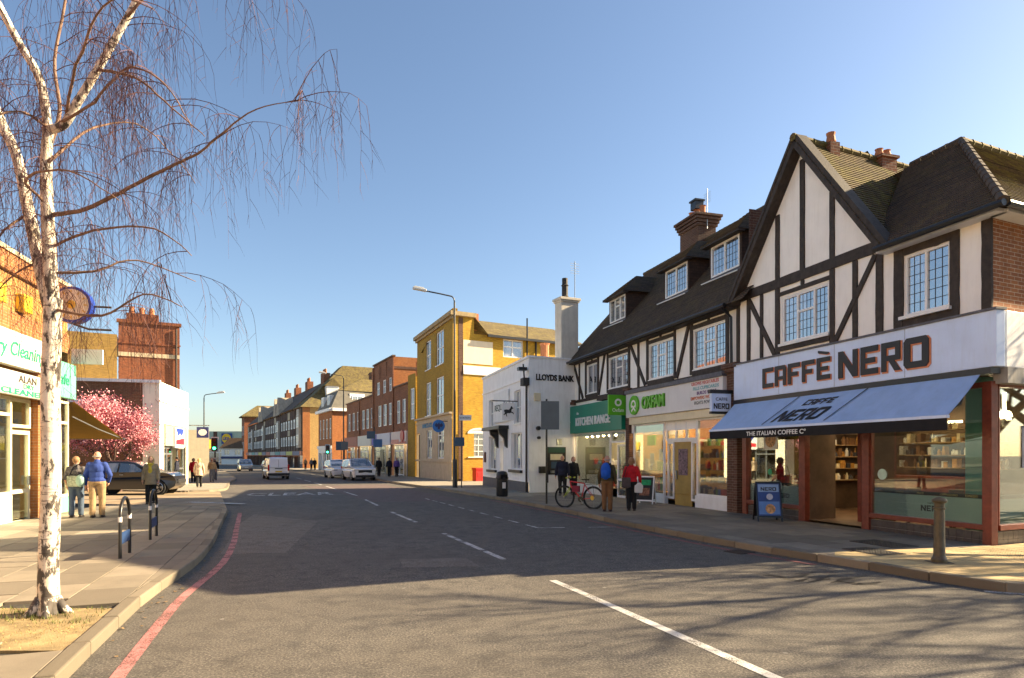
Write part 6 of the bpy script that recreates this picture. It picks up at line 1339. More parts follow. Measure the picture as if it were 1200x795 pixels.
lt = M('lamp_post_dark', (.045, .045, .042), .45, .2, 6, .1, spec=.5); lh = M('lamp_head', (.55, .55, .53), .4, .05, 5, 0)
def street_lamp(loc, h, arm, label, d):
    r = tag(empty('street_lamp', loc, math.atan2(d[1], d[0])), label, 'street lamp', 'tall street lamps along the street')
    smooth_by_angle(MB().lathe([(.11, 0), (.11, 1.5), (.075, 1.6), (.06, h * .6), (.05, h - .3)], 12).build('column', lt, r))
    P = [(0, 0, h - .3), (.03, 0, h - .1), (.15, 0, h + .02), (arm * .5, 0, h + .12), (arm, 0, h + .22)]
    MB().tube(P, .04, 8).build('arm', lt, r, smooth=True)
    hd = MB(lambda x, y, z: (arm + x, y, h + .24 + z + x * .12)); hd.box(-.12, .62, -.14, .14, -.06, .07).box(.0, .55, -.11, .11, .07, .13); hd.build('lantern', lh, r, bevel=.03)
    return r
L1 = street_lamp((-3.2, 35.6, gz(35.6) + .12), 10.6, 1.7, 'tall street lamp nearest on right pavement before the yellow building', (-.95, -.3))
street_lamp((-17.9, 68, gz(68) + .12), 10.4, 1.9, 'tall street lamp before the red brick row', (-.95, -.3))
street_lamp((-30.8, 64, gz(64) + .12), 8.0, 1.3, 'street lamp on far left pavement behind the green sign', (.97, .25))
sgm = M('sign_back_grey', (.10, .125, .14), .5, .1, 4, .05)
def post_sign(loc, h, label, boards, rz=0, pole=black_paint, name='sign_post', cat='sign', r_=.035):
    r = tag(empty(name, loc, rz), label, cat); MB().lathe([(r_, -.05), (r_, h)], 10).build('pole', pole, r)
    for (x0, x1, z0, z1, mat, nm) in boards: MB().box(x0, x1, -.06, -.04, z0, z1).build(nm, mat, r, bevel=.006)
    return r
s1 = post_sign((1.22, 22.6, gz(22.6) + .12), 3.7, 'tall black post with grey back of road sign beside the bicycle', [(-.2, .44, 2.62, 3.62, sgm, 'sign_panel')], 0)
MB().tube([(-.2, -.03, 3.1), (.44, -.03, 3.1)], .015, 6).build('panel_rail', steel, s1)
blue_s = M('sign_blue_grey', (.035, .085, .14), .5, .1, 4, .05)
post_sign((-3.05, 35.4, gz(35.4) + .12), 2.95, 'blue grey road sign beside nearest lamp post', [(-.2, .42, 2.3, 2.78, blue_s, 'sign_panel')], 0)
sn = tag(empty('street_name_sign', (-2.8, 35.5, gz(35.5) + .12)), 'white street name plate above the blue grey sign at lamp post', 'sign')
MB().lathe([(.03, -.05), (.03, 4.1)], 8).build('pole', black_paint, sn); p_ = MB().box(-.12, .55, -.06, -.04, 3.72, 4.02).build('plate', white_paint, sn); text('STATION', black_letter, p_, -.08, -.065, 3.82, .09, width=.58, depth=.004)
post_sign((-12.9, 60, gz(60) + .12), 4.6, 'tall post with round blue and grey road signs outside red brick row', [(-.7, .1, 3.5, 4.2, blue_s, 'sign_panel'), (-.1, .75, 2.7, 3.45, M('sign_mid_blue', (.03, .12, .3), .5, .1, 4, 0), 'sign_panel')])
post_sign((-16.6, 63.5, gz(63.5) + .12), 3.4, 'post with square grey road sign by second lamp', [(-.35, .35, 2.5, 3.3, sgm, 'sign_panel')]); post_sign((-17.6, 66, gz(66) + .12), 3.6, 'post with wide blue grey sign left of second lamp', [(-.55, .25, 2.5, 3.4, blue_s, 'sign_panel')])
def traffic_light(loc, label, rz, green=True, h=2.25):
    r = tag(empty('traffic_light', loc, rz), label, 'traffic light', 'traffic lights at the far crossing'); MB().lathe([(.06, -.05), (.06, h + .9)], 10).build('pole', black_paint, r)
    hd = MB().box(-.2, .2, -.32, -.08, h, h + .98).build('signal_head', black_paint, r, bevel=.02); MB().box(-.28, .28, -.085, -.075, h - .08, h + 1.06).build('backing_board', white_paint, r)
    for k, c in enumerate(((.03, .12, .05), (.10, .06, .01), (.10, .01, .01))):
        m_ = EMIT('signal_green', (.05, 1.0, .35), 3.0) if k == 0 else M(f'lens_{k}', c, .3, .05, 5, 0)
        MB().lathe([(.11, 0), (.11, -.02)], 14, (0, -.322, h + .18 + k*.31), 'y').build('lens', m_, r); MB().tube([(-.12, -.33, h + .2 + k*.31), (-.08, -.40, h + .28 + k*.31), (.08, -.40, h + .28 + k*.31), (.12, -.33, h + .2 + k*.31)], .012, 5).build('visor', black_paint, r)
    return r
traffic_light((-23.2, 50, gz(50) + .12), 'traffic light showing green on far left pavement', R(15)); traffic_light((-21.9, 76, gz(76) + .12), 'traffic light showing green on far right before timbered row', R(15))
gs = post_sign((-28.6, 58, gz(58) + .12), 4.2, 'green direction sign with white panel beneath on far left pavement', [(-.45, .85, 2.95, 3.95, M('sign_dark_green', (.0, .16, .045), .5, .05, 4, 0), 'green_panel'), (-.5, .85, 2.0, 2.9, white_paint, 'white_panel')], R(12), steel)
MB().prism([(-.3, 3.35), (.1, 3.35), (.1, 3.25), (.3, 3.42), (.1, 3.6), (.1, 3.5), (-.3, 3.5)], -.07, -.06).build('arrow', white_letter, gs)
post_sign((-24.4, 47.5, gz(47.5) + .12), 2.9, 'small yellow notice on a post beside the white shop', [(-.35, .3, 2.2, 2.6, M('sign_lemon', (.65, .5, .02), .5, .05, 4, 0), 'sign_panel')], 0, steel)
bn = tag(empty('litter_bin', (-.42, 27.1, gz(27.1) + .12), R(20)), 'black round-topped litter bin outside the white bank', 'bin')
smooth_by_angle(MB().lathe([(.23, 0), (.25, .05), (.25, .72), (.27, .74), (.27, .80), (.25, .82), (.24, .95), (.19, 1.04), (.06, 1.08), (0, 1.08)], 18).build('body', M('bin_black', (.018, .018, .02), .4, .2, 6, .1), bn), 35)
MB().box(-.15, .15, -.262, -.22, .76, .93).build('opening', M('void', (.004, .004, .004), .9, .1, 5, 0), bn); MB().box(-.07, .07, -.262, -.24, .35, .6).build('white_label', white_paint, bn)
def a_board(name, loc, rz, label, w, h, frame_m, fills):
    r = tag(empty(name, loc, rz), label, 'board'); sp = .26
    for s_ in (-1, 1):
        xf = lambda x, y, z: (x, s_ * (sp * (1 - z / h) + .01) + y, z)
        f = MB(xf).box(-w/2, -w/2 + .04, -.012, .012, 0, h).box(w/2 - .04, w/2, -.012, .012, 0, h).box(-w/2 + .04, w/2 - .04, -.012, .012, h - .05, h).box(-w/2 + .04, w/2 - .04, -.012, .012, .1, .15).build('frame_leaf', frame_m, r)
        MB(xf).box(-w/2 + .04, w/2 - .04, -.005, .005, .15, h - .05).build('board_panel', fills[0] if s_ < 0 else black_paint, r)
        if s_ < 0:
            for (x0, x1, z0, z1, m_, nm) in fills[1:]: MB(xf).box(x0, x1, -.011, -.006, z0, z1).build(nm, m_, r)
    return r
nb = M('poster_blue', (.10, .22, .52), .45, .15, 4, 0)
ab = a_board('pavement_board', (6.55, 16.4, gz(16.4) + .12), R(-8), 'black cafe A-board with blue coffee poster left of the cafe door', .62, 1.0, black_paint, [M('poster_deep_blue', (.03, .07, .25), .45, .25, 5, 0), (-.25, .25, .74, .93, M('poster_light_blue', (.25, .38, .62), .45, .1, 4, 0), 'poster_head'), (-.25, .25, .18, .50, nb, 'poster_foot')])
lean = lambda x, y, z: (x, -(.26 * (1 - z / 1.0) + .01) + y - .012, z)
block_word('NERO', -.19, 0, .77, .09, .38, black_letter, ab, depth=.003, xf=lean, name='lettering', each=False); MB(lean).lathe([(.12, 0), (.12, -.004)], 16, (.02, 0, .32), 'y').build('poster_print', food, ab); MB(lean).lathe([(.08, 0), (.07, -.004)], 14, (.02, 0, .62), 'y').build('cup_print', M('cup_pale', (.45, .5, .62), .5, .2, 9, 0), ab)
a_board('pavement_board', (4.75, 22.7, gz(22.7) + .12), R(-25), 'white framed chalk A-board outside the charity shop', .62, .98, white_paint, [M('chalk_board', (.03, .03, .03), .8, .3, 7, 0), (-.18, .2, .66, .84, M('chalk_green', (.02, .28, .10), .8, .4, 14, 0), 'chalk_drawing'), (-.2, .16, .3, .56, M('chalk_mix', (.22, .10, .06), .8, .9, 22, 0), 'chalk_drawing')])

# ------------------------------------------------------------------ bicycle
def bicycle(loc, d, label):
    r = tag(empty('bicycle', loc, math.atan2(d[1], d[0])), label, 'bicycle'); R_ = .35; wb = 1.05
    plastic_r = M('rim_black', (.02, .02, .02), .5, .2, 9, 0); redf = M('bike_red', (.55, .015, .02), .3, .1, 5, 0, spec=.6); lime = M('bike_lime', (.45, .55, .03), .35, .1, 5, 0); tyre = M('tyre', (.015, .015, .015), .8, .2, 9, .2)
    for x0 in (0, wb):
        w = MB(); n = 28
        w.tube([(x0 + R_*math.cos(2*math.pi*i/n), 0, R_ + R_*math.sin(2*math.pi*i/n)) for i in range(n+1)], .024, 7, False); wo = w.build('wheel', tyre, r, smooth=True)
        w = MB(); w.tube([(x0 + (R_-.035)*math.cos(2*math.pi*i/n), 0, R_ + (R_-.035)*math.sin(2*math.pi*i/n)) for i in range(n+1)], .012, 5, False); w.build('rim', plastic_r, wo)
        w = MB()
        for i in range(16): t = 2*math.pi*i/16; w.tube([(x0, .03*(-1)**i, R_), (x0 + (R_-.03)*math.cos(t), 0, R_ + (R_-.03)*math.sin(t))], .0018, 3, False)
        tag(w.build('spokes', steel, wo), kind='stuff'); MB().lathe([(.03, -.05), (.03, .05)], 10, (x0, 0, R_), 'y').build('hub', steel, wo)
    fr_ = MB(); bb = (.62, 0, .29); st_ = (.74, 0, .80); hd1, hd2 = (.20, 0, .86), (.235, 0, .70)
    for a, b_, rr in ((hd1, hd2, .022), (hd2, bb, .024), (hd1, st_, .019), (st_, bb, .018)): fr_.tube([a, b_], rr, 8)
    for s_ in (-1, 1): fr_.tube([(bb[0], .03*s_, bb[2]), (wb, .06*s_, R_)], .011, 6).tube([(.735, .02*s_, .77), (wb, .06*s_, R_)], .009, 6)
    fr_.build('frame', redf, r, smooth=True)
    fk = MB()
    for s_ in (-1, 1): fk.tube([(.24, .05*s_, .68), (.12, .055*s_, .52), (0, .055*s_, R_)], .014, 6)
    fk.build('fork', lime, r, smooth=True)
    MB().tube([(.2, 0, .86), (.185, 0, .95)], .016, 6).tube([(.22, -.3, .98), (.185, -.08, .96), (.185, .08, .96), (.22, .3, .98)], .013, 6).build('handlebar', black_paint, r)
    for s_ in (-1, 1): MB().tube([(.22, .3*s_, .98), (.23, .20*s_, .975)], .02, 6).build('grip', lime, r)
    MB().tube([(.74, 0, .8), (.755, 0, .90)], .014, 6).build('seat_post', steel, r); sd_ = MB(); sd_.add([(.62, 0, .93), (.72, -.035, .94), (.88, -.075, .95), (.91, 0, .955), (.88, .075, .95), (.72, .035, .94), (.62, 0, .905), (.75, 0, .90), (.9, 0, .90)], [(0,1,5),(1,2,4,5),(2,3,4),(0,6,7,1),(1,7,8,2),(2,8,3),(0,5,7,6),(5,4,8,7),(4,3,8)]); sd_.build('saddle', black_paint, r)
    MB().lathe([(.095, -.06), (.095, -.052)], 18, (bb[0], 0, bb[2]), 'y').build('chainring', black_paint, r); MB().tube([(bb[0], -.07, bb[2]), (bb[0] + .1, -.07, bb[2] - .14)], .01, 5).tube([(bb[0], .07, bb[2]), (bb[0] - .1, .07, bb[2] + .14)], .01, 5).build('crank', steel, r)
    for s_, dx, dz in ((-1, .1, -.14), (1, -.1, .14)): MB().box(bb[0] + dx - .05, bb[0] + dx + .05, (.07 if s_ > 0 else -.17), (.17 if s_ > 0 else -.07), bb[2] + dz - .012, bb[2] + dz + .012).build('pedal', black_paint, r)
    MB().lathe([(.07, -.09), (.05, -.05)], 14, (wb, 0, R_), 'y').build('sprocket', gold, r); MB().tube([(.24, 0, .99), (.2, -.02, .99)], .03, 6).build('lamp', lime, r)
    MB().box(.80, 1.2, -.07, .07, .76, .775).tube([(1.0, .05, .76), (wb, .07, R_)], .007, 4).build('rack', black_paint, r); MB().box(.30, .55, -.04, .04, .52, .72).build('frame_bag', M('bag_maroon', (.2, .02, .04), .8, .2, 6, .2), r)
    return r
bicycle((1.72, 20.9, gz(20.9) + .12), (.82, -.57), 'red bicycle with lime fork parked on the right kerb')

# ------------------------------------------------------------------ vehicles
tyre_m = M('tyre', (.015, .015, .015), .8, .2, 9, .2); alloy = M('alloy', (.55, .56, .57), .3, .05, 5, 0, metal=.9); car_glass = DARKGLASS('car_glass', (.012, .014, .016), .12)
plastic = M('black_plastic', (.02, .02, .022), .6, .2, 9, .1); lens_w = M('lens_clear', (.6, .62, .65), .1, .05, 5, 0, metal=.3); lens_r = M('lens_red', (.45, .01, .01), .2, .05, 5, 0); plate_y = M('plate_yellow', (.65, .45, .02), .4, .05, 5, 0)
def paint(name, c, metal=0.0): 
    m = M(name, c, .28, .03, 3, 0, metal=metal, spec=.6)
    b = m.node_tree.nodes['Principled BSDF']; b.inputs['Coat Weight'].default_value = .8; b.inputs['Coat Roughness'].default_value = .08; return m
def car(name, loc, d, label, pm, prof, L_, hw, wheels, wr, belt, roof, glass_side, screens, cat='car', group=None, detail=True, rear_lights=(), head_lights=(), plates=(), extra=None):
    """body: side profile (x forward, z) with wheel arches, carried across the width with tumblehome and rounded ends"""
    r = tag(empty(name, loc, math.atan2(d[1], d[0])), label, cat, group)
    pts = []
    bot = min(p[1] for p in prof)
    def hwf(x, z):
        t = max(0, (z - belt) / (roof - belt)); e = max(0, (abs(x) - (L_/2 - .55)) / .55); lowt = max(0, (bot + .25 - z) / .25)
        return hw * (1 - .17 * min(t, 1) ** 1.15) * (1 - .16 * e ** 2.2) * (1 - .05 * lowt)
    prof2 = []
    for i in range(len(prof)):      # fine outline
        a, b = prof[i], prof[(i+1) % len(prof)]; n = max(1, int(math.hypot(b[0]-a[0], b[1]-a[1]) / .16))
        for k in range(n): prof2.append((a[0] + (b[0]-a[0])*k/n, a[1] + (b[1]-a[1])*k/n))
    # cut wheel arches from the lower edge
    out = []
    for p in prof2:
        q = p
        for wx in wheels:
            ra = wr + .055
            if p[1] <= wr + .02 and abs(p[0] - wx) < ra and p[1] < .5: q = (p[0], wr + math.sqrt(max(0, ra*ra - (p[0]-wx)**2)) * .98)
        out.append(q)
    prof2 = out; n = len(prof2); ys = [-1, -.93, -.6, 0, .6, .93, 1]
    vs, fs = [], []
    for f in ys:
        for (x, z) in prof2:
            h = hwf(x, z); e = (1 - .035 * (abs(f) > .95)); cx = sum(p[0] for p in prof2)/n; crown = .03 * (1 - f*f) if z > belt + .05 else 0
            vs.append((x * (1 - .012 * f * f), f * h, z + crown - (.02 if abs(f) > .95 and z > roof - .12 else 0)))
    m = len(ys)
    for j in range(m - 1):
        for i in range(n):
            i2 = (i + 1) % n; fs.append((j*n+i, j*n+i2, (j+1)*n+i2, (j+1)*n+i))
    tri = tessellate_polygon([[Vector((p[0], p[1], 0)) for p in prof2]])
    fs += [tuple(t) for t in tri] + [tuple((m-1)*n + k for k in reversed(t)) for t in tri]
    body = MB().add(vs, fs).build('body', pm, r); smooth_by_angle(body, 32)
    # glass lies 6 mm proud of the shell
    for g in glass_side:
        for s_ in (-1, 1):
            v = [(x * .988, s_ * (hwf(x, z) + .006), z) for x, z in g]; v2 = [(x * .988, s_ * (hwf(x, z) - .03), z) for x, z in g]; k = len(g)
            MB().add(v + v2, [tuple(range(k)), tuple(reversed(range(k, 2*k)))] + [(i, (i+1) % k, k + (i+1) % k, k + i) for i in range(k)]).build('side_window', car_glass, body)
    for (a, b, nm) in screens:
        nx, nz = -(b[1]-a[1]), (b[0]-a[0]); l = math.hypot(nx, nz); nx, nz = nx/l*.008, nz/l*.008
        if nz < 0: nx, nz = -nx, -nz
        if a[0] > 0 and nx < 0 and abs(nx) > abs(nz): nx, nz = -nx, -nz
        V = []; 
        for (x, z) in (a, b):
            for f in (-.9, -.5, 0, .5, .9): V.append((x * (1 - .012*f*f) + nx, f * (hwf(x, z)), z + nz + .03*(1 - f*f) + .004))
        MB().add(V, [(i, i+1, i+6, i+5) for i in range(4)]).build(nm, car_glass, body, fix=False)
    for wx in wheels:
        for s_ in (-1, 1):
            y0 = s_ * (hw - .10)
            w = MB().lathe([(wr*.6, -.1), (wr*.94, -.1), (wr, -.06), (wr, .06), (wr*.94, .1), (wr*.6, .1)], 20, (wx, y0, wr), 'y').build('wheel', tyre_m, r); smooth_by_angle(w, 30)
            rm_ = MB().lathe([(wr*.66, 0), (wr*.66, s_*.085), (wr*.60, s_*.095), (wr*.56, s_*.06)], 20, (wx, y0, wr), 'y').build('rim', plastic if detail else alloy, w)
            if detail:
                sp = MB()
                for k in range(5):
                    for dt in (-.14, .14):
                        t = 2*math.pi*k/5; sp.add([(wx + wr*.13*math.cos(t + dt*2.2 - .05), y0 + s_*.098, wr + wr*.13*math.sin(t + dt*2.2 - .05)), (wx + wr*.13*math.cos(t + dt*2.2 + .4), y0 + s_*.098, wr + wr*.13*math.sin(t + dt*2.2 + .4)), (wx + wr*.64*math.cos(t + dt + .07), y0 + s_*.104, wr + wr*.64*math.sin(t + dt + .07)), (wx + wr*.64*math.cos(t + dt - .07), y0 + s_*.104, wr + wr*.64*math.sin(t + dt - .07))], [(0, 1, 2, 3)])
                sp.lathe([(wr*.17, s_*.09), (wr*.15, s_*.105)], 12, (wx, y0, wr), 'y').build('spokes', alloy, w, fix=False)
                MB().lathe([(wr*.66, s_*.09), (wr*.69, s_*.1), (wr*.64, s_*.108), (wr*.62, s_*.09)], 24, (wx, y0, wr), 'y').build('rim_edge', alloy, w)
            MB().lathe([(wr + .05, 0), (wr + .05, s_ * .06)], 16, (wx, s_ * (hw - .22), wr), 'y').build('wheel_well', plastic, body)
    for lst, mt, nm in ((rear_lights, lens_r, 'tail_light'), (head_lights, lens_w, 'headlight')):
        for (x0, x1, y0, y1, z0, z1) in lst:
            for s_ in (-1, 1):
                MB().box(min(x0, x1), max(x0, x1), min(s_*y0, s_*y1), max(s_*y0, s_*y1), z0, z1).build(nm, mt, body, bevel=.02)
    for (x, z0, z1, w_, mt) in plates: MB().box(x - .012, x + .012, -w_/2, w_/2, z0, z1).build('number_plate', mt, body)
    for s_ in (-1, 1):
        mx = screens[0][0][0] - .32 if screens and screens[0][0][0] > 0 else .6
        MB().ell((mx, s_ * (hw + .08), belt + .09), (.08, .11, .075), 10, 8).build('mirror', pm if detail else plastic, body, smooth=True)
    if extra: extra(r, body, hwf)
    return r
def suv_prof(L_, gc, belt, roof, hood, nose, rear_rake=.25, ws=.55):
    h = L_/2
    return [(-h + .05, gc + .02), (h - .25, gc), (h - .05, gc + .12), (h, gc + .35), (h - .04, nose), (h - .25, nose + .08), (h - 1.05, hood), (h - 1.05 - ws, (hood + roof)/2 + .08), (h - 1.15 - ws*1.5, roof - .02), (.1, roof + .02), (-h + .7, roof - .03), (-h + .3, roof - .1), (-h + .3 - rear_rake, belt + .05), (-h, belt - .1), (-h - .02, gc + .3)]
wht = paint('car_white', (.72, .73, .74)); silv = paint('car_silver', (.42, .44, .46), .5); blk = paint('car_black', (.012, .012, .014)); 
def suv_extra(r, body, hwf):
    MB().box(2.17, 2.215, -.55, .55, .62, .86).build('grille', plastic, body, bevel=.02); MB().box(2.14, 2.2, -.75, .75, .28, .46).build('lower_grille', plastic, body, bevel=.02)
    for s_ in (-1, 1): MB().tube([(.7, s_*.62, 1.74), (-1.7, s_*.62, 1.73)], .02, 6).build('roof_rail', plastic, body)
def go(y): return gz(y)
car('parked_suv', (-12.55, 52.2, go(52.2)), (.47, -.88), 'white SUV facing the camera at the right kerb', wht, suv_prof(4.45, .26, 1.02, 1.70, 1.08, .92), 4.45, .94, (1.38, -1.4), .36, 1.05, 1.72,
    [[(.62, 1.08), (.1, 1.60), (-.75, 1.61), (-.75, 1.08)], [(-.82, 1.08), (-.82, 1.6), (-1.5, 1.56), (-1.8, 1.12)]], [((1.15, 1.12), (.32, 1.66), 'windscreen'), ((-2.16, 1.12), (-1.95, 1.58), 'rear_window')], group='cars parked along the right kerb', head_lights=[(2.1, 2.19, .52, .86, .78, .93)], plates=[(2.235, .5, .6, .5, white_paint)], rear_lights=[(-2.22, -2.1, .7, .88, .9, 1.1)], extra=suv_extra)
car('parked_estate', (-15.9, 58.4, go(58.4)), (.46, -.89), 'white estate car parked behind the white SUV', wht, suv_prof(4.6, .22, .95, 1.62, 1.0, .85), 4.6, .9, (1.4, -1.4), .33, .98, 1.64,
    [[(.62, 1.02), (.1, 1.52), (-.75, 1.53), (-.75, 1.02)], [(-.82, 1.02), (-.82, 1.52), (-1.6, 1.5), (-1.9, 1.06)]], [((1.18, 1.06), (.36, 1.58), 'windscreen'), ((-2.24, 1.05), (-2.02, 1.5), 'rear_window')], group='cars parked along the right kerb', head_lights=[(2.18, 2.27, .5, .82, .68, .84)], plates=[(2.31, .42, .52, .5, white_paint)], rear_lights=[(-2.3, -2.18, .66, .84, .85, 1.1)])
vp = [(-2.15, .3), (1.95, .28), (2.12, .45), (2.15, .8), (1.95, .98), (1.3, 1.16), (.72, 1.66), (.45, 1.80), (-1.8, 1.84), (-2.05, 1.76), (-2.16, 1.0), (-2.18, .5)]
def van_extra(r, body, hwf):
    MB().box(-2.24, -2.16, -.86, .86, .34, .55).build('rear_bumper', plastic, body, bevel=.03); MB().box(-2.155, -2.13, -.008, .008, .58, 1.66).build('door_gap', plastic, body); MB().box(-2.2, -2.165, -.3, .3, .9, .96).build('handle_bar', plastic, body); MB().box(-2.175, -2.155, -.75, .75, 1.0, 1.03).build('rear_crease', silv, body)
car('white_van', (-20.4, 55.2, go(55.2)), (-.45, .89), 'white panel van driving away along the left lane', wht, vp, 4.3, .90, (1.35, -1.35), .33, 1.1, 1.84, [[(1.05, 1.16), (.62, 1.6), (.0, 1.62), (.0, 1.14)]], [((1.3, 1.17), (.74, 1.66), 'windscreen')], cat='van', rear_lights=[(-2.2, -2.1, .72, .86, .75, 1.25)], plates=[(-2.19, .62, .73, .52, plate_y)], extra=van_extra)
cp_ = [(-1.98, .28), (1.75, .24), (1.98, .4), (2.03, .62), (1.94, .86), (1.70, 1.0), (.95, 1.10), (.25, 1.50), (-.1, 1.565), (-.9, 1.56), (-1.5, 1.42), (-1.85, 1.12), (-2.0, .95), (-2.04, .6)]
def juke_extra(r, body, hwf):
    for s_ in (-1, 1): MB().tube([(.1, s_*.895, .72), (-.9, s_*.9, .72)], .008, 4).build('door_crease', plastic, body); MB().box(-.35, -.2, s_*.89 - .02, s_*.89 + .02, .92, .95).build('door_handle', silv, body)
    MB().box(1.96, 2.04, -.5, .5, .52, .72).build('grille', plastic, body, bevel=.02)
car('black_crossover', (-17.7, 30.1, gz(30) + .05), (.985, .17), 'glossy black crossover turning out of the left side road', blk, cp_, 4.06, .88, (1.25, -1.28), .35, 1.0, 1.57,
    [[(.72, 1.06), (.22, 1.42), (-.35, 1.47), (-.4, 1.05)], [(-.47, 1.05), (-.42, 1.47), (-.95, 1.45), (-1.45, 1.18), (-1.35, 1.06)]], [((.98, 1.10), (.26, 1.49), 'windscreen'), ((-1.8, 1.17), (-1.5, 1.4), 'rear_window')], head_lights=[(1.72, 1.9, .55, .78, .80, .92)], rear_lights=[(-2.0, -1.85, .65, .8, .9, 1.1)], extra=juke_extra)
sp_ = suv_prof(4.5, .24, 1.0, 1.66, 1.05, .88); gsd = [[(.62, 1.05), (.1, 1.55), (-.75, 1.56), (-.75, 1.05)], [(-.82, 1.05), (-.82, 1.55), (-1.6, 1.52), (-1.9, 1.1)]]
for i, (nm, x, y, dd, lb, mt, gsc) in enumerate((('far_suv', -38.4, 92, (.47, -.88), 'silver SUV coming towards the camera on the far road', silv, 1.0), ('far_hatchback', -35.8, 94.5, (.47, -.88), 'dark grey car between two pale cars on the far road', paint('car_grey', (.12, .13, .15)), .9), ('far_saloon', -33.2, 88, (.47, -.88), 'pale blue silver car right of the far dark car', paint('car_pale', (.5, .56, .62), .3), .92))):
    c_ = car(nm, (x, y, go(y)), dd, lb, mt, sp_, 4.5, .9, (1.38, -1.4), .34, 1.02, 1.68, gsd, [((1.17, 1.09), (.34, 1.61), 'windscreen')], group='cars on the far road', detail=False, head_lights=[(2.12, 2.22, .5, .82, .74, .9)], plates=[(2.26, .45, .55, .5, white_paint)]); c_.scale = (gsc, 1, gsc)
# ------------------------------------------------------------------ people
def remesh(mb, vox, name, mat, parent, smooth=2):
    t = bpy.data.objects.new('t', mb.mesh('t')); TMP.collection.objects.link(t)
    m = t.modifiers.new('r', 'REMESH'); m.mode = 'VOXEL'; m.voxel_size = vox
    if smooth: s = t.modifiers.new('s', 'SMOOTH'); s.factor = .5; s.iterations = smooth
    o = to_mesh_object(t, name, mat, parent); return o
def cloth(name, c, var=.2): return M(name, c, .85, var, 9, .25, bscale=45)
hairs = {'grey': M('hair_grey', (.32, .29, .26), .7, .3, 25, .4, bscale=90), 'blond': M('hair_blond', (.52, .36, .14), .6, .3, 25, .4, bscale=90), 'brown': M('hair_brown', (.10, .055, .03), .6, .3, 25, .4, bscale=90), 'dark': M('hair_dark', (.02, .015, .012), .6, .3, 25, .3, bscale=90), 'auburn': M('hair_auburn', (.28, .15, .07), .6, .3, 25, .4, bscale=90)}
shoe_m = M('shoe_leather', (.035, .025, .02), .5, .2, 9, .1)
def person(loc, face, H, label, top, legs, hair='brown', style='short', stride=.0, larm=None, rarm=None, coat=0.0, vox=.017, sleeve=True, build=1.0, group=None, skirt=None, shoes=None, lean=0.0):
    r = tag(empty('person', loc, math.atan2(face[1], face[0]) - math.pi/2), label, 'person', group)
    h = H; B = build
    def V(x, y, z): return (x * h, y * h + lean * max(0, z - .5) * h, z * h)
    hip = .52; legp = []
    for s in (-1, 1):
        f = stride * s
        an = V(.048*s*B, f * .5, .045 + (.03 if f < 0 else 0) * abs(stride) * 3); kn = V(.052*s*B, f * .26 + .012, .285); hp = V(.052*s*B, 0, hip); legp.append((hp, kn, an, s, f))
    sh = [V(-.094*B, 0, .792), V(.094*B, 0, .792)]
    arms = []
    for i, a in enumerate((larm, rarm)):
        s = (-1, 1)[i]
        el, wr = a if a else ((.142*B, -.012, .635), (.148*B, .03, .495))
        arms.append((sh[i], V(s*el[0], el[1], el[2]), V(s*wr[0], wr[1], wr[2]), s))
    # --- body: one surface from head to ankles
    b = MB()
    b.ell(V(0, .012, .925), (.047*h, .058*h, .066*h), 14, 10); b.ell(V(0, .03, .895), (.036*h, .042*h, .035*h), 10, 8); b.cap(V(0, .0, .82), V(0, .008, .885), .037*h, .032*h)
    b.cap(V(0, .066, .922), V(0, .078, .908), .008*h, .009*h, 6)
    for s in (-1, 1): b.ell(V(.048*s, .004, .918), (.008*h, .014*h, .018*h), 6, 5)
    b.ell(V(0, 0, .74), (.092*h*B, .06*h*B, .10*h), 14, 10); b.ell(V(0, .004, .62), (.078*h*B, .056*h*B, .10*h), 12, 8); b.ell(V(0, -.004, .53), (.092*h*B, .065*h*B, .07*h), 12, 8); b.cap(sh[0], sh[1], .036*h, .036*h)
    for hp, kn, an, s, f in legp: b.cap(hp, kn, .048*h*B, .031*h); b.cap(kn, an, .031*h, .02*h); b.cap(an, V(.05*s, f*.5 + .07, .018), .02*h, .016*h)
    for a, e, w, s in arms: b.cap(a, e, .030*h*B, .023*h); b.cap(e, w, .023*h, .017*h); d = (Vector(w) - Vector(e)).normalized(); b.cap(w, Vector(w) + d*.035*h, .018*h, .021*h)
    bo = remesh(b, vox, 'body', skin, r)
    fg = MB()
    for a, e, w, s in arms:
        d = (Vector(w) - Vector(e)).normalized(); pal = Vector(w) + d * .045*h; side = d.cross(Vector((s, .2, 0))).normalized()
        for k in range(4):
            o0 = pal + side * ((k - 1.5) * .0105*h); o1 = o0 + d * (.026, .031, .029, .022)[k]*h + Vector((-s*.004*h, 0, 0)); o2 = o1 + (d * .7 + Vector((-s*.6, 0, 0))) .normalized() * .018*h; fg.tube([o0 - d*.012*h, o1, o2], [.0055*h, .005*h, .004*h], 5)
        t0 = Vector(w) + d * .015*h + side * .018*h; fg.tube([t0, t0 + (d + side*.6).normalized()*.025*h, t0 + (d*1.0 + side*.3).normalized()*.045*h], [.0075*h, .006*h, .0045*h], 5)
    bm = bmesh.new(); bm.from_mesh(bo.data); tmp = fg.mesh(); bm.from_mesh(tmp); bm.to_mesh(bo.data); bm.free(); bpy.data.meshes.remove(tmp); bo.data.polygons.foreach_set('use_smooth', [True] * len(bo.data.polygons))
    for s in (-1, 1): MB().ell(V(.018*s, .062, .93), (.006*h, .004*h, .004*h), 6, 5).build('eye', black_paint, bo)
    MB().cap(V(-.012, .066, .888), V(.012, .066, .888), .0028*h, .0028*h, 6).build('mouth', M('lip', (.35, .12, .1), .6, .1, 9, 0), bo)
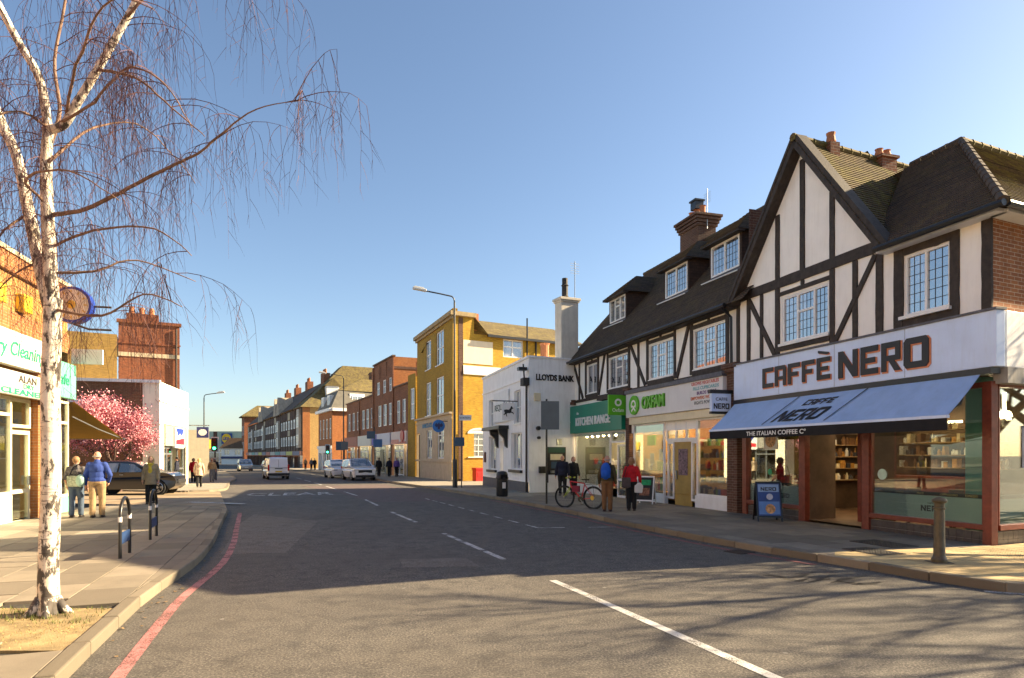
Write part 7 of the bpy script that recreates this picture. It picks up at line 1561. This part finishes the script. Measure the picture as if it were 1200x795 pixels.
    # --- trousers
    e = .011 * h; t = MB(); t.ell(V(0, -.004, .535), (.098*h*B + e, .07*h*B + e, .07*h), 12, 8)
    for hp, kn, an, s, f in legp: t.cap(hp, kn, .05*h*B + e, .036*h + e); t.cap(kn, (an[0], an[1], an[2] + .012*h), .036*h + e, .030*h + e)
    remesh(t, vox, 'trousers', legs, r)
    if skirt is not None:
        k = MB(); k.lathe([(.1*h*B, .62*h), (.115*h*B, .52*h), (.13*h*B, skirt*h), (.12*h*B, skirt*h)], 18); remesh(k, vox, 'skirt', top, r)
    for hp, kn, an, s, f in legp:
        z = an[2] - .045*h; MB().ell((an[0], an[1] + .028*h, z + .022*h), (.03*h, .075*h, .024*h), 12, 8).box(an[0] - .024*h, an[0] + .024*h, an[1] - .04*h, an[1] + .09*h, z - .0, z + .012*h).build('shoe', shoes or shoe_m, r, smooth=True)
    # --- jacket or shirt
    e = .014 * h; j = MB(); j.ell(V(0, 0, .735), (.092*h*B + e, .066*h*B + e, .10*h), 14, 10); j.ell(V(0, .004, .63), (.09*h*B + e, .066*h*B + e, .11*h), 12, 8); j.ell(V(0, .0, .56 - coat*.3), (.098*h*B + e, .074*h*B + e, .07*h + coat*.5*h), 12, 8); j.cap(sh[0], sh[1], .036*h + e*.3, .036*h + e*.3); j.cap(V(0, -.004, .82), V(0, 0, .845), .047*h, .042*h)
    if coat: j.tube([V(0, 0, .62), V(0, 0, .52), V(0, 0, .52 - coat)], [.1*h*B, .105*h*B, .118*h*B], 16)
    for a, el, w, s in arms:
        j.cap(a, el, .036*h*B + e*.5, .030*h + e*.3)
        if sleeve: j.cap(el, Vector(w) + (Vector(el) - Vector(w)) * .06, .030*h + e*.3, .024*h + e*.2)
    remesh(j, vox, 'jacket', top, r)
    # --- hair
    if style != 'bald':
        k = MB(); k.ell(V(0, -.006, .942), (.054*h, .062*h, .058*h), 14, 10)
        if style in ('long', 'bob'):
            lo = .80 if style == 'long' else .87
            k.cap(V(0, -.03, .93), V(0, -.035, lo + .01), .05*h, .038*h)
            for s in (-1, 1): k.cap(V(.04*s, -.01, .93), V(.045*s, -.005, lo + .02), .024*h, .02*h)
        hm = remesh(k, vox, 'hair', hairs[hair], r)
    else:
        k = MB(); k.tube([V(-.05, .0, .92), V(-.045, -.03, .915), V(0, -.052, .912), V(.045, -.03, .915), V(.05, .0, .92)], .014*h, 8); remesh(k, vox, 'hair', hairs[hair], r)
    return r
P_ = on_pav
away = (-.36, .93); toward = (.36, -.93)
navy = cloth('cloth_navy', (.012, .014, .03)); royal = cloth('cloth_royal_blue', (.025, .055, .24)); tan = cloth('cloth_tan', (.33, .215, .11)); denim = cloth('cloth_denim', (.07, .10, .15)); blackc = cloth('cloth_black', (.012, .012, .013)); redc = cloth('cloth_red', (.52, .012, .02)); olive = cloth('cloth_olive', (.07, .055, .025)); brownc = cloth('cloth_brown', (.17, .085, .035)); cream = cloth('cloth_cream', (.55, .42, .28)); yellowc = cloth('cloth_yellow', (.55, .42, .05)); grey = cloth('cloth_grey', (.16, .15, .15)); patt = M('cloth_patterned', (.10, .09, .09), .85, .95, 38, .2); purple = cloth('cloth_purple', (.13, .08, .3)); pale = cloth('cloth_pale', (.5, .45, .4)); stripe = M('cloth_grey_stripe', (.16, .17, .15), .85, .8, 26, .2)
# right pavement
person(P_(2.87, 19.3), (.35, .94), 1.70, 'man with dark jacket and brown trousers standing behind the red bicycle', olive, brownc, 'grey', 'bald', .05, vox=.016)
person(P_(3.66, 19.6), (.3, .95), 1.64, 'woman in bright red jacket and black trousers holding white bag', redc, blackc, 'auburn', 'bob', .04, rarm=((.15, .02, .64), (.15, .10, .53)), vox=.016)
person(P_(2.2, 27.9), (-.25, -.97), 1.76, 'man in navy coat facing the camera by cash machine', navy, blackc, 'grey', 'bald', .03, coat=.03, build=1.12, vox=.02)
person(P_(2.72, 28.3), (.3, -.95), 1.70, 'person in open dark coat and pale scarf beside man at cash machine', blackc, blackc, 'auburn', 'bob', .03, vox=.02)
bp = tag(empty('backpack', (2.87 - .35*.20, 19.3 - .94*.20, gz(19.3) + .12 + 1.02), math.atan2(.94, .35) - math.pi/2), 'bright blue backpack on the man behind the bicycle', 'backpack')
blu = cloth('cloth_bright_blue', (.01, .09, .48), .15); k = MB(); k.ell((0, -.01, .20), (.155, .10, .26), 14, 10).box(-.13, .13, -.07, .07, .0, .3); remesh(k, .016, 'pack', blu, bp); k = MB(); k.ell((0, -.10, .12), (.11, .05, .11), 12, 8); k.build('pocket', blu, bp, smooth=True)
for s in (-1, 1): MB().tube([(.09*s, .05, .38), (.10*s, .16, .43), (.11*s, .26, .36), (.12*s, .28, .2)], .02, 6).build('strap', navy, bp, smooth=True)
hb_ = tag(empty('shoulder_bag', (3.66 - .19, 19.6 - .15, gz(19.6) + .12 + .72), .3), 'brown shoulder bag at the side of woman in red', 'bag'); k = MB(); k.box(-.13, .13, -.05, .05, 0, .3).ell((0, 0, .06), (.14, .07, .1)); remesh(k, .016, 'bag_body', cloth('cloth_mauve', (.10, .075, .07)), hb_); MB().tube([(-.1, 0, .28), (0.02, .0, .62), (.13, .1, .66)], .012, 6).build('strap', blackc, hb_)
wbag = tag(empty('carrier_bag', (3.66 + .2, 19.6 - .02, gz(19.6) + .12 + .56), .4), 'white carrier bag held by woman in red', 'bag'); k = MB(); k.prism([(-.14, 0), (.12, -.03), (.16, .2), (.05, .3), (-.04, .3), (-.15, .22)], -.05, .05); remesh(k, .016, 'bag_body', white_paint, wbag); MB().tube([(-.03, 0, .28), (0, 0, .36), (.04, 0, .28)], .007, 5).build('handle', white_paint, wbag)
# left pavement
person(P_(-11.78, 17.3), (-.25, .97), 1.66, 'woman in patterned top and jeans walking beside man in blue', patt, denim, 'auburn', 'short', .10, vox=.016, build=1.05, larm=((.16, .0, .64), (.15, .05, .52)), sleeve=False)
person(P_(-11.18, 17.25), (-.3, .95), 1.80, 'man in royal blue jacket and tan trousers seen from behind', royal, tan, 'grey', 'bald', .09, vox=.016, build=1.06, rarm=((.17, .0, .64), (.13, .07, .53)))
sb = tag(empty('striped_bag', (-11.68, 17.12, gz(17.2) + .12 + .86), -.1), 'pale striped bag slung on back of woman in patterned top', 'bag'); k = MB(); k.box(-.2, .18, -.07, .07, -.02, .27); remesh(k, .016, 'bag_body', M('bag_stripe', (.30, .33, .25), .8, .5, 18, .2), sb); k = MB(); k.ell((.17, -.03, .14), (.12, .09, .17), 12, 8); k.build('bag_pocket', M('bag_mint', (.28, .42, .36), .8, .2, 8, .2), sb, smooth=True); MB().tube([(-.2, 0, .22), (-.1, .05, .5), (.1, .12, .62)], .015, 6).build('strap', navy, sb)
person(P_(-12.75, 22.6), (.3, -.95), 1.70, 'blonde woman in yellow top and grey cardigan walking towards camera', cloth('cloth_stone', (.27, .22, .15)), blackc, 'blond', 'long', .11, coat=.12, vox=.018)
bw = [o for o in C.objects if o.name.startswith('person') and 'blonde' in o.get('label', '')][0]
k = MB(); k.ell((0, .075, 1.18), (.085, .075, .24), 12, 8).ell((0, .05, 1.39), (.10, .08, .06), 10, 6); remesh(k, .018, 'yellow_top', yellowc, bw)
person(P_(-17.6, 36), (-.35, .93), 1.64, 'woman in cream coat walking away past the white shop', cream, blackc, 'blond', 'bob', .10, coat=.12, vox=.022)
person(P_(-19.9, 38.0), (-.96, -.2), 1.72, 'person in dark clothes standing at white shop door', navy, blackc, 'dark', 'short', .03, vox=.024)
person(P_(-21.6, 43.4), (-.4, .9), 1.66, 'woman in red coat behind the cream coat woman', redc, blackc, 'auburn', 'bob', .08, coat=.1, vox=.024)
person(P_(-22.1, 47.6), (-.4, .9), 1.70, 'person in dark jacket walking near far left traffic light', blackc, grey, 'grey', 'short', .1, vox=.026)
person(P_(-20.9, 44.6), (.4, -.9), 1.66, 'person in tan jacket among pedestrians beyond white shop', tan, grey, 'brown', 'bob', .09, vox=.026)
# far right pavement
for x, y, c1, c2, hr, lb, fc in ((-12.1, 58.2, blackc, blackc, 'dark', 'person in black nearest white SUV on far right pavement', away), (-11.05, 57.6, navy, blackc, 'brown', 'person in dark coat between person in black and man in purple', away), (-10.35, 57.4, purple, blackc, 'brown', 'man in purple shirt outside the red brick row', toward), (-28.2, 91.5, blackc, blackc, 'dark', 'person in black before the buff end wall', toward), (-29.0, 92.5, grey, navy, 'brown', 'person in grey beside person in black at buff end wall', toward), (-31.3, 97, tan, navy, 'brown', 'lone person in tan left of pair at buff end wall', toward), (-23.2, 80.5, navy, blackc, 'dark', 'person standing under far right traffic light', toward)):
    person(P_(x, y), fc, 1.72, lb, c1, c2, hr, 'short', .09, vox=.03, group='pedestrians far along the street')
bpy.data.scenes.remove(TMP)
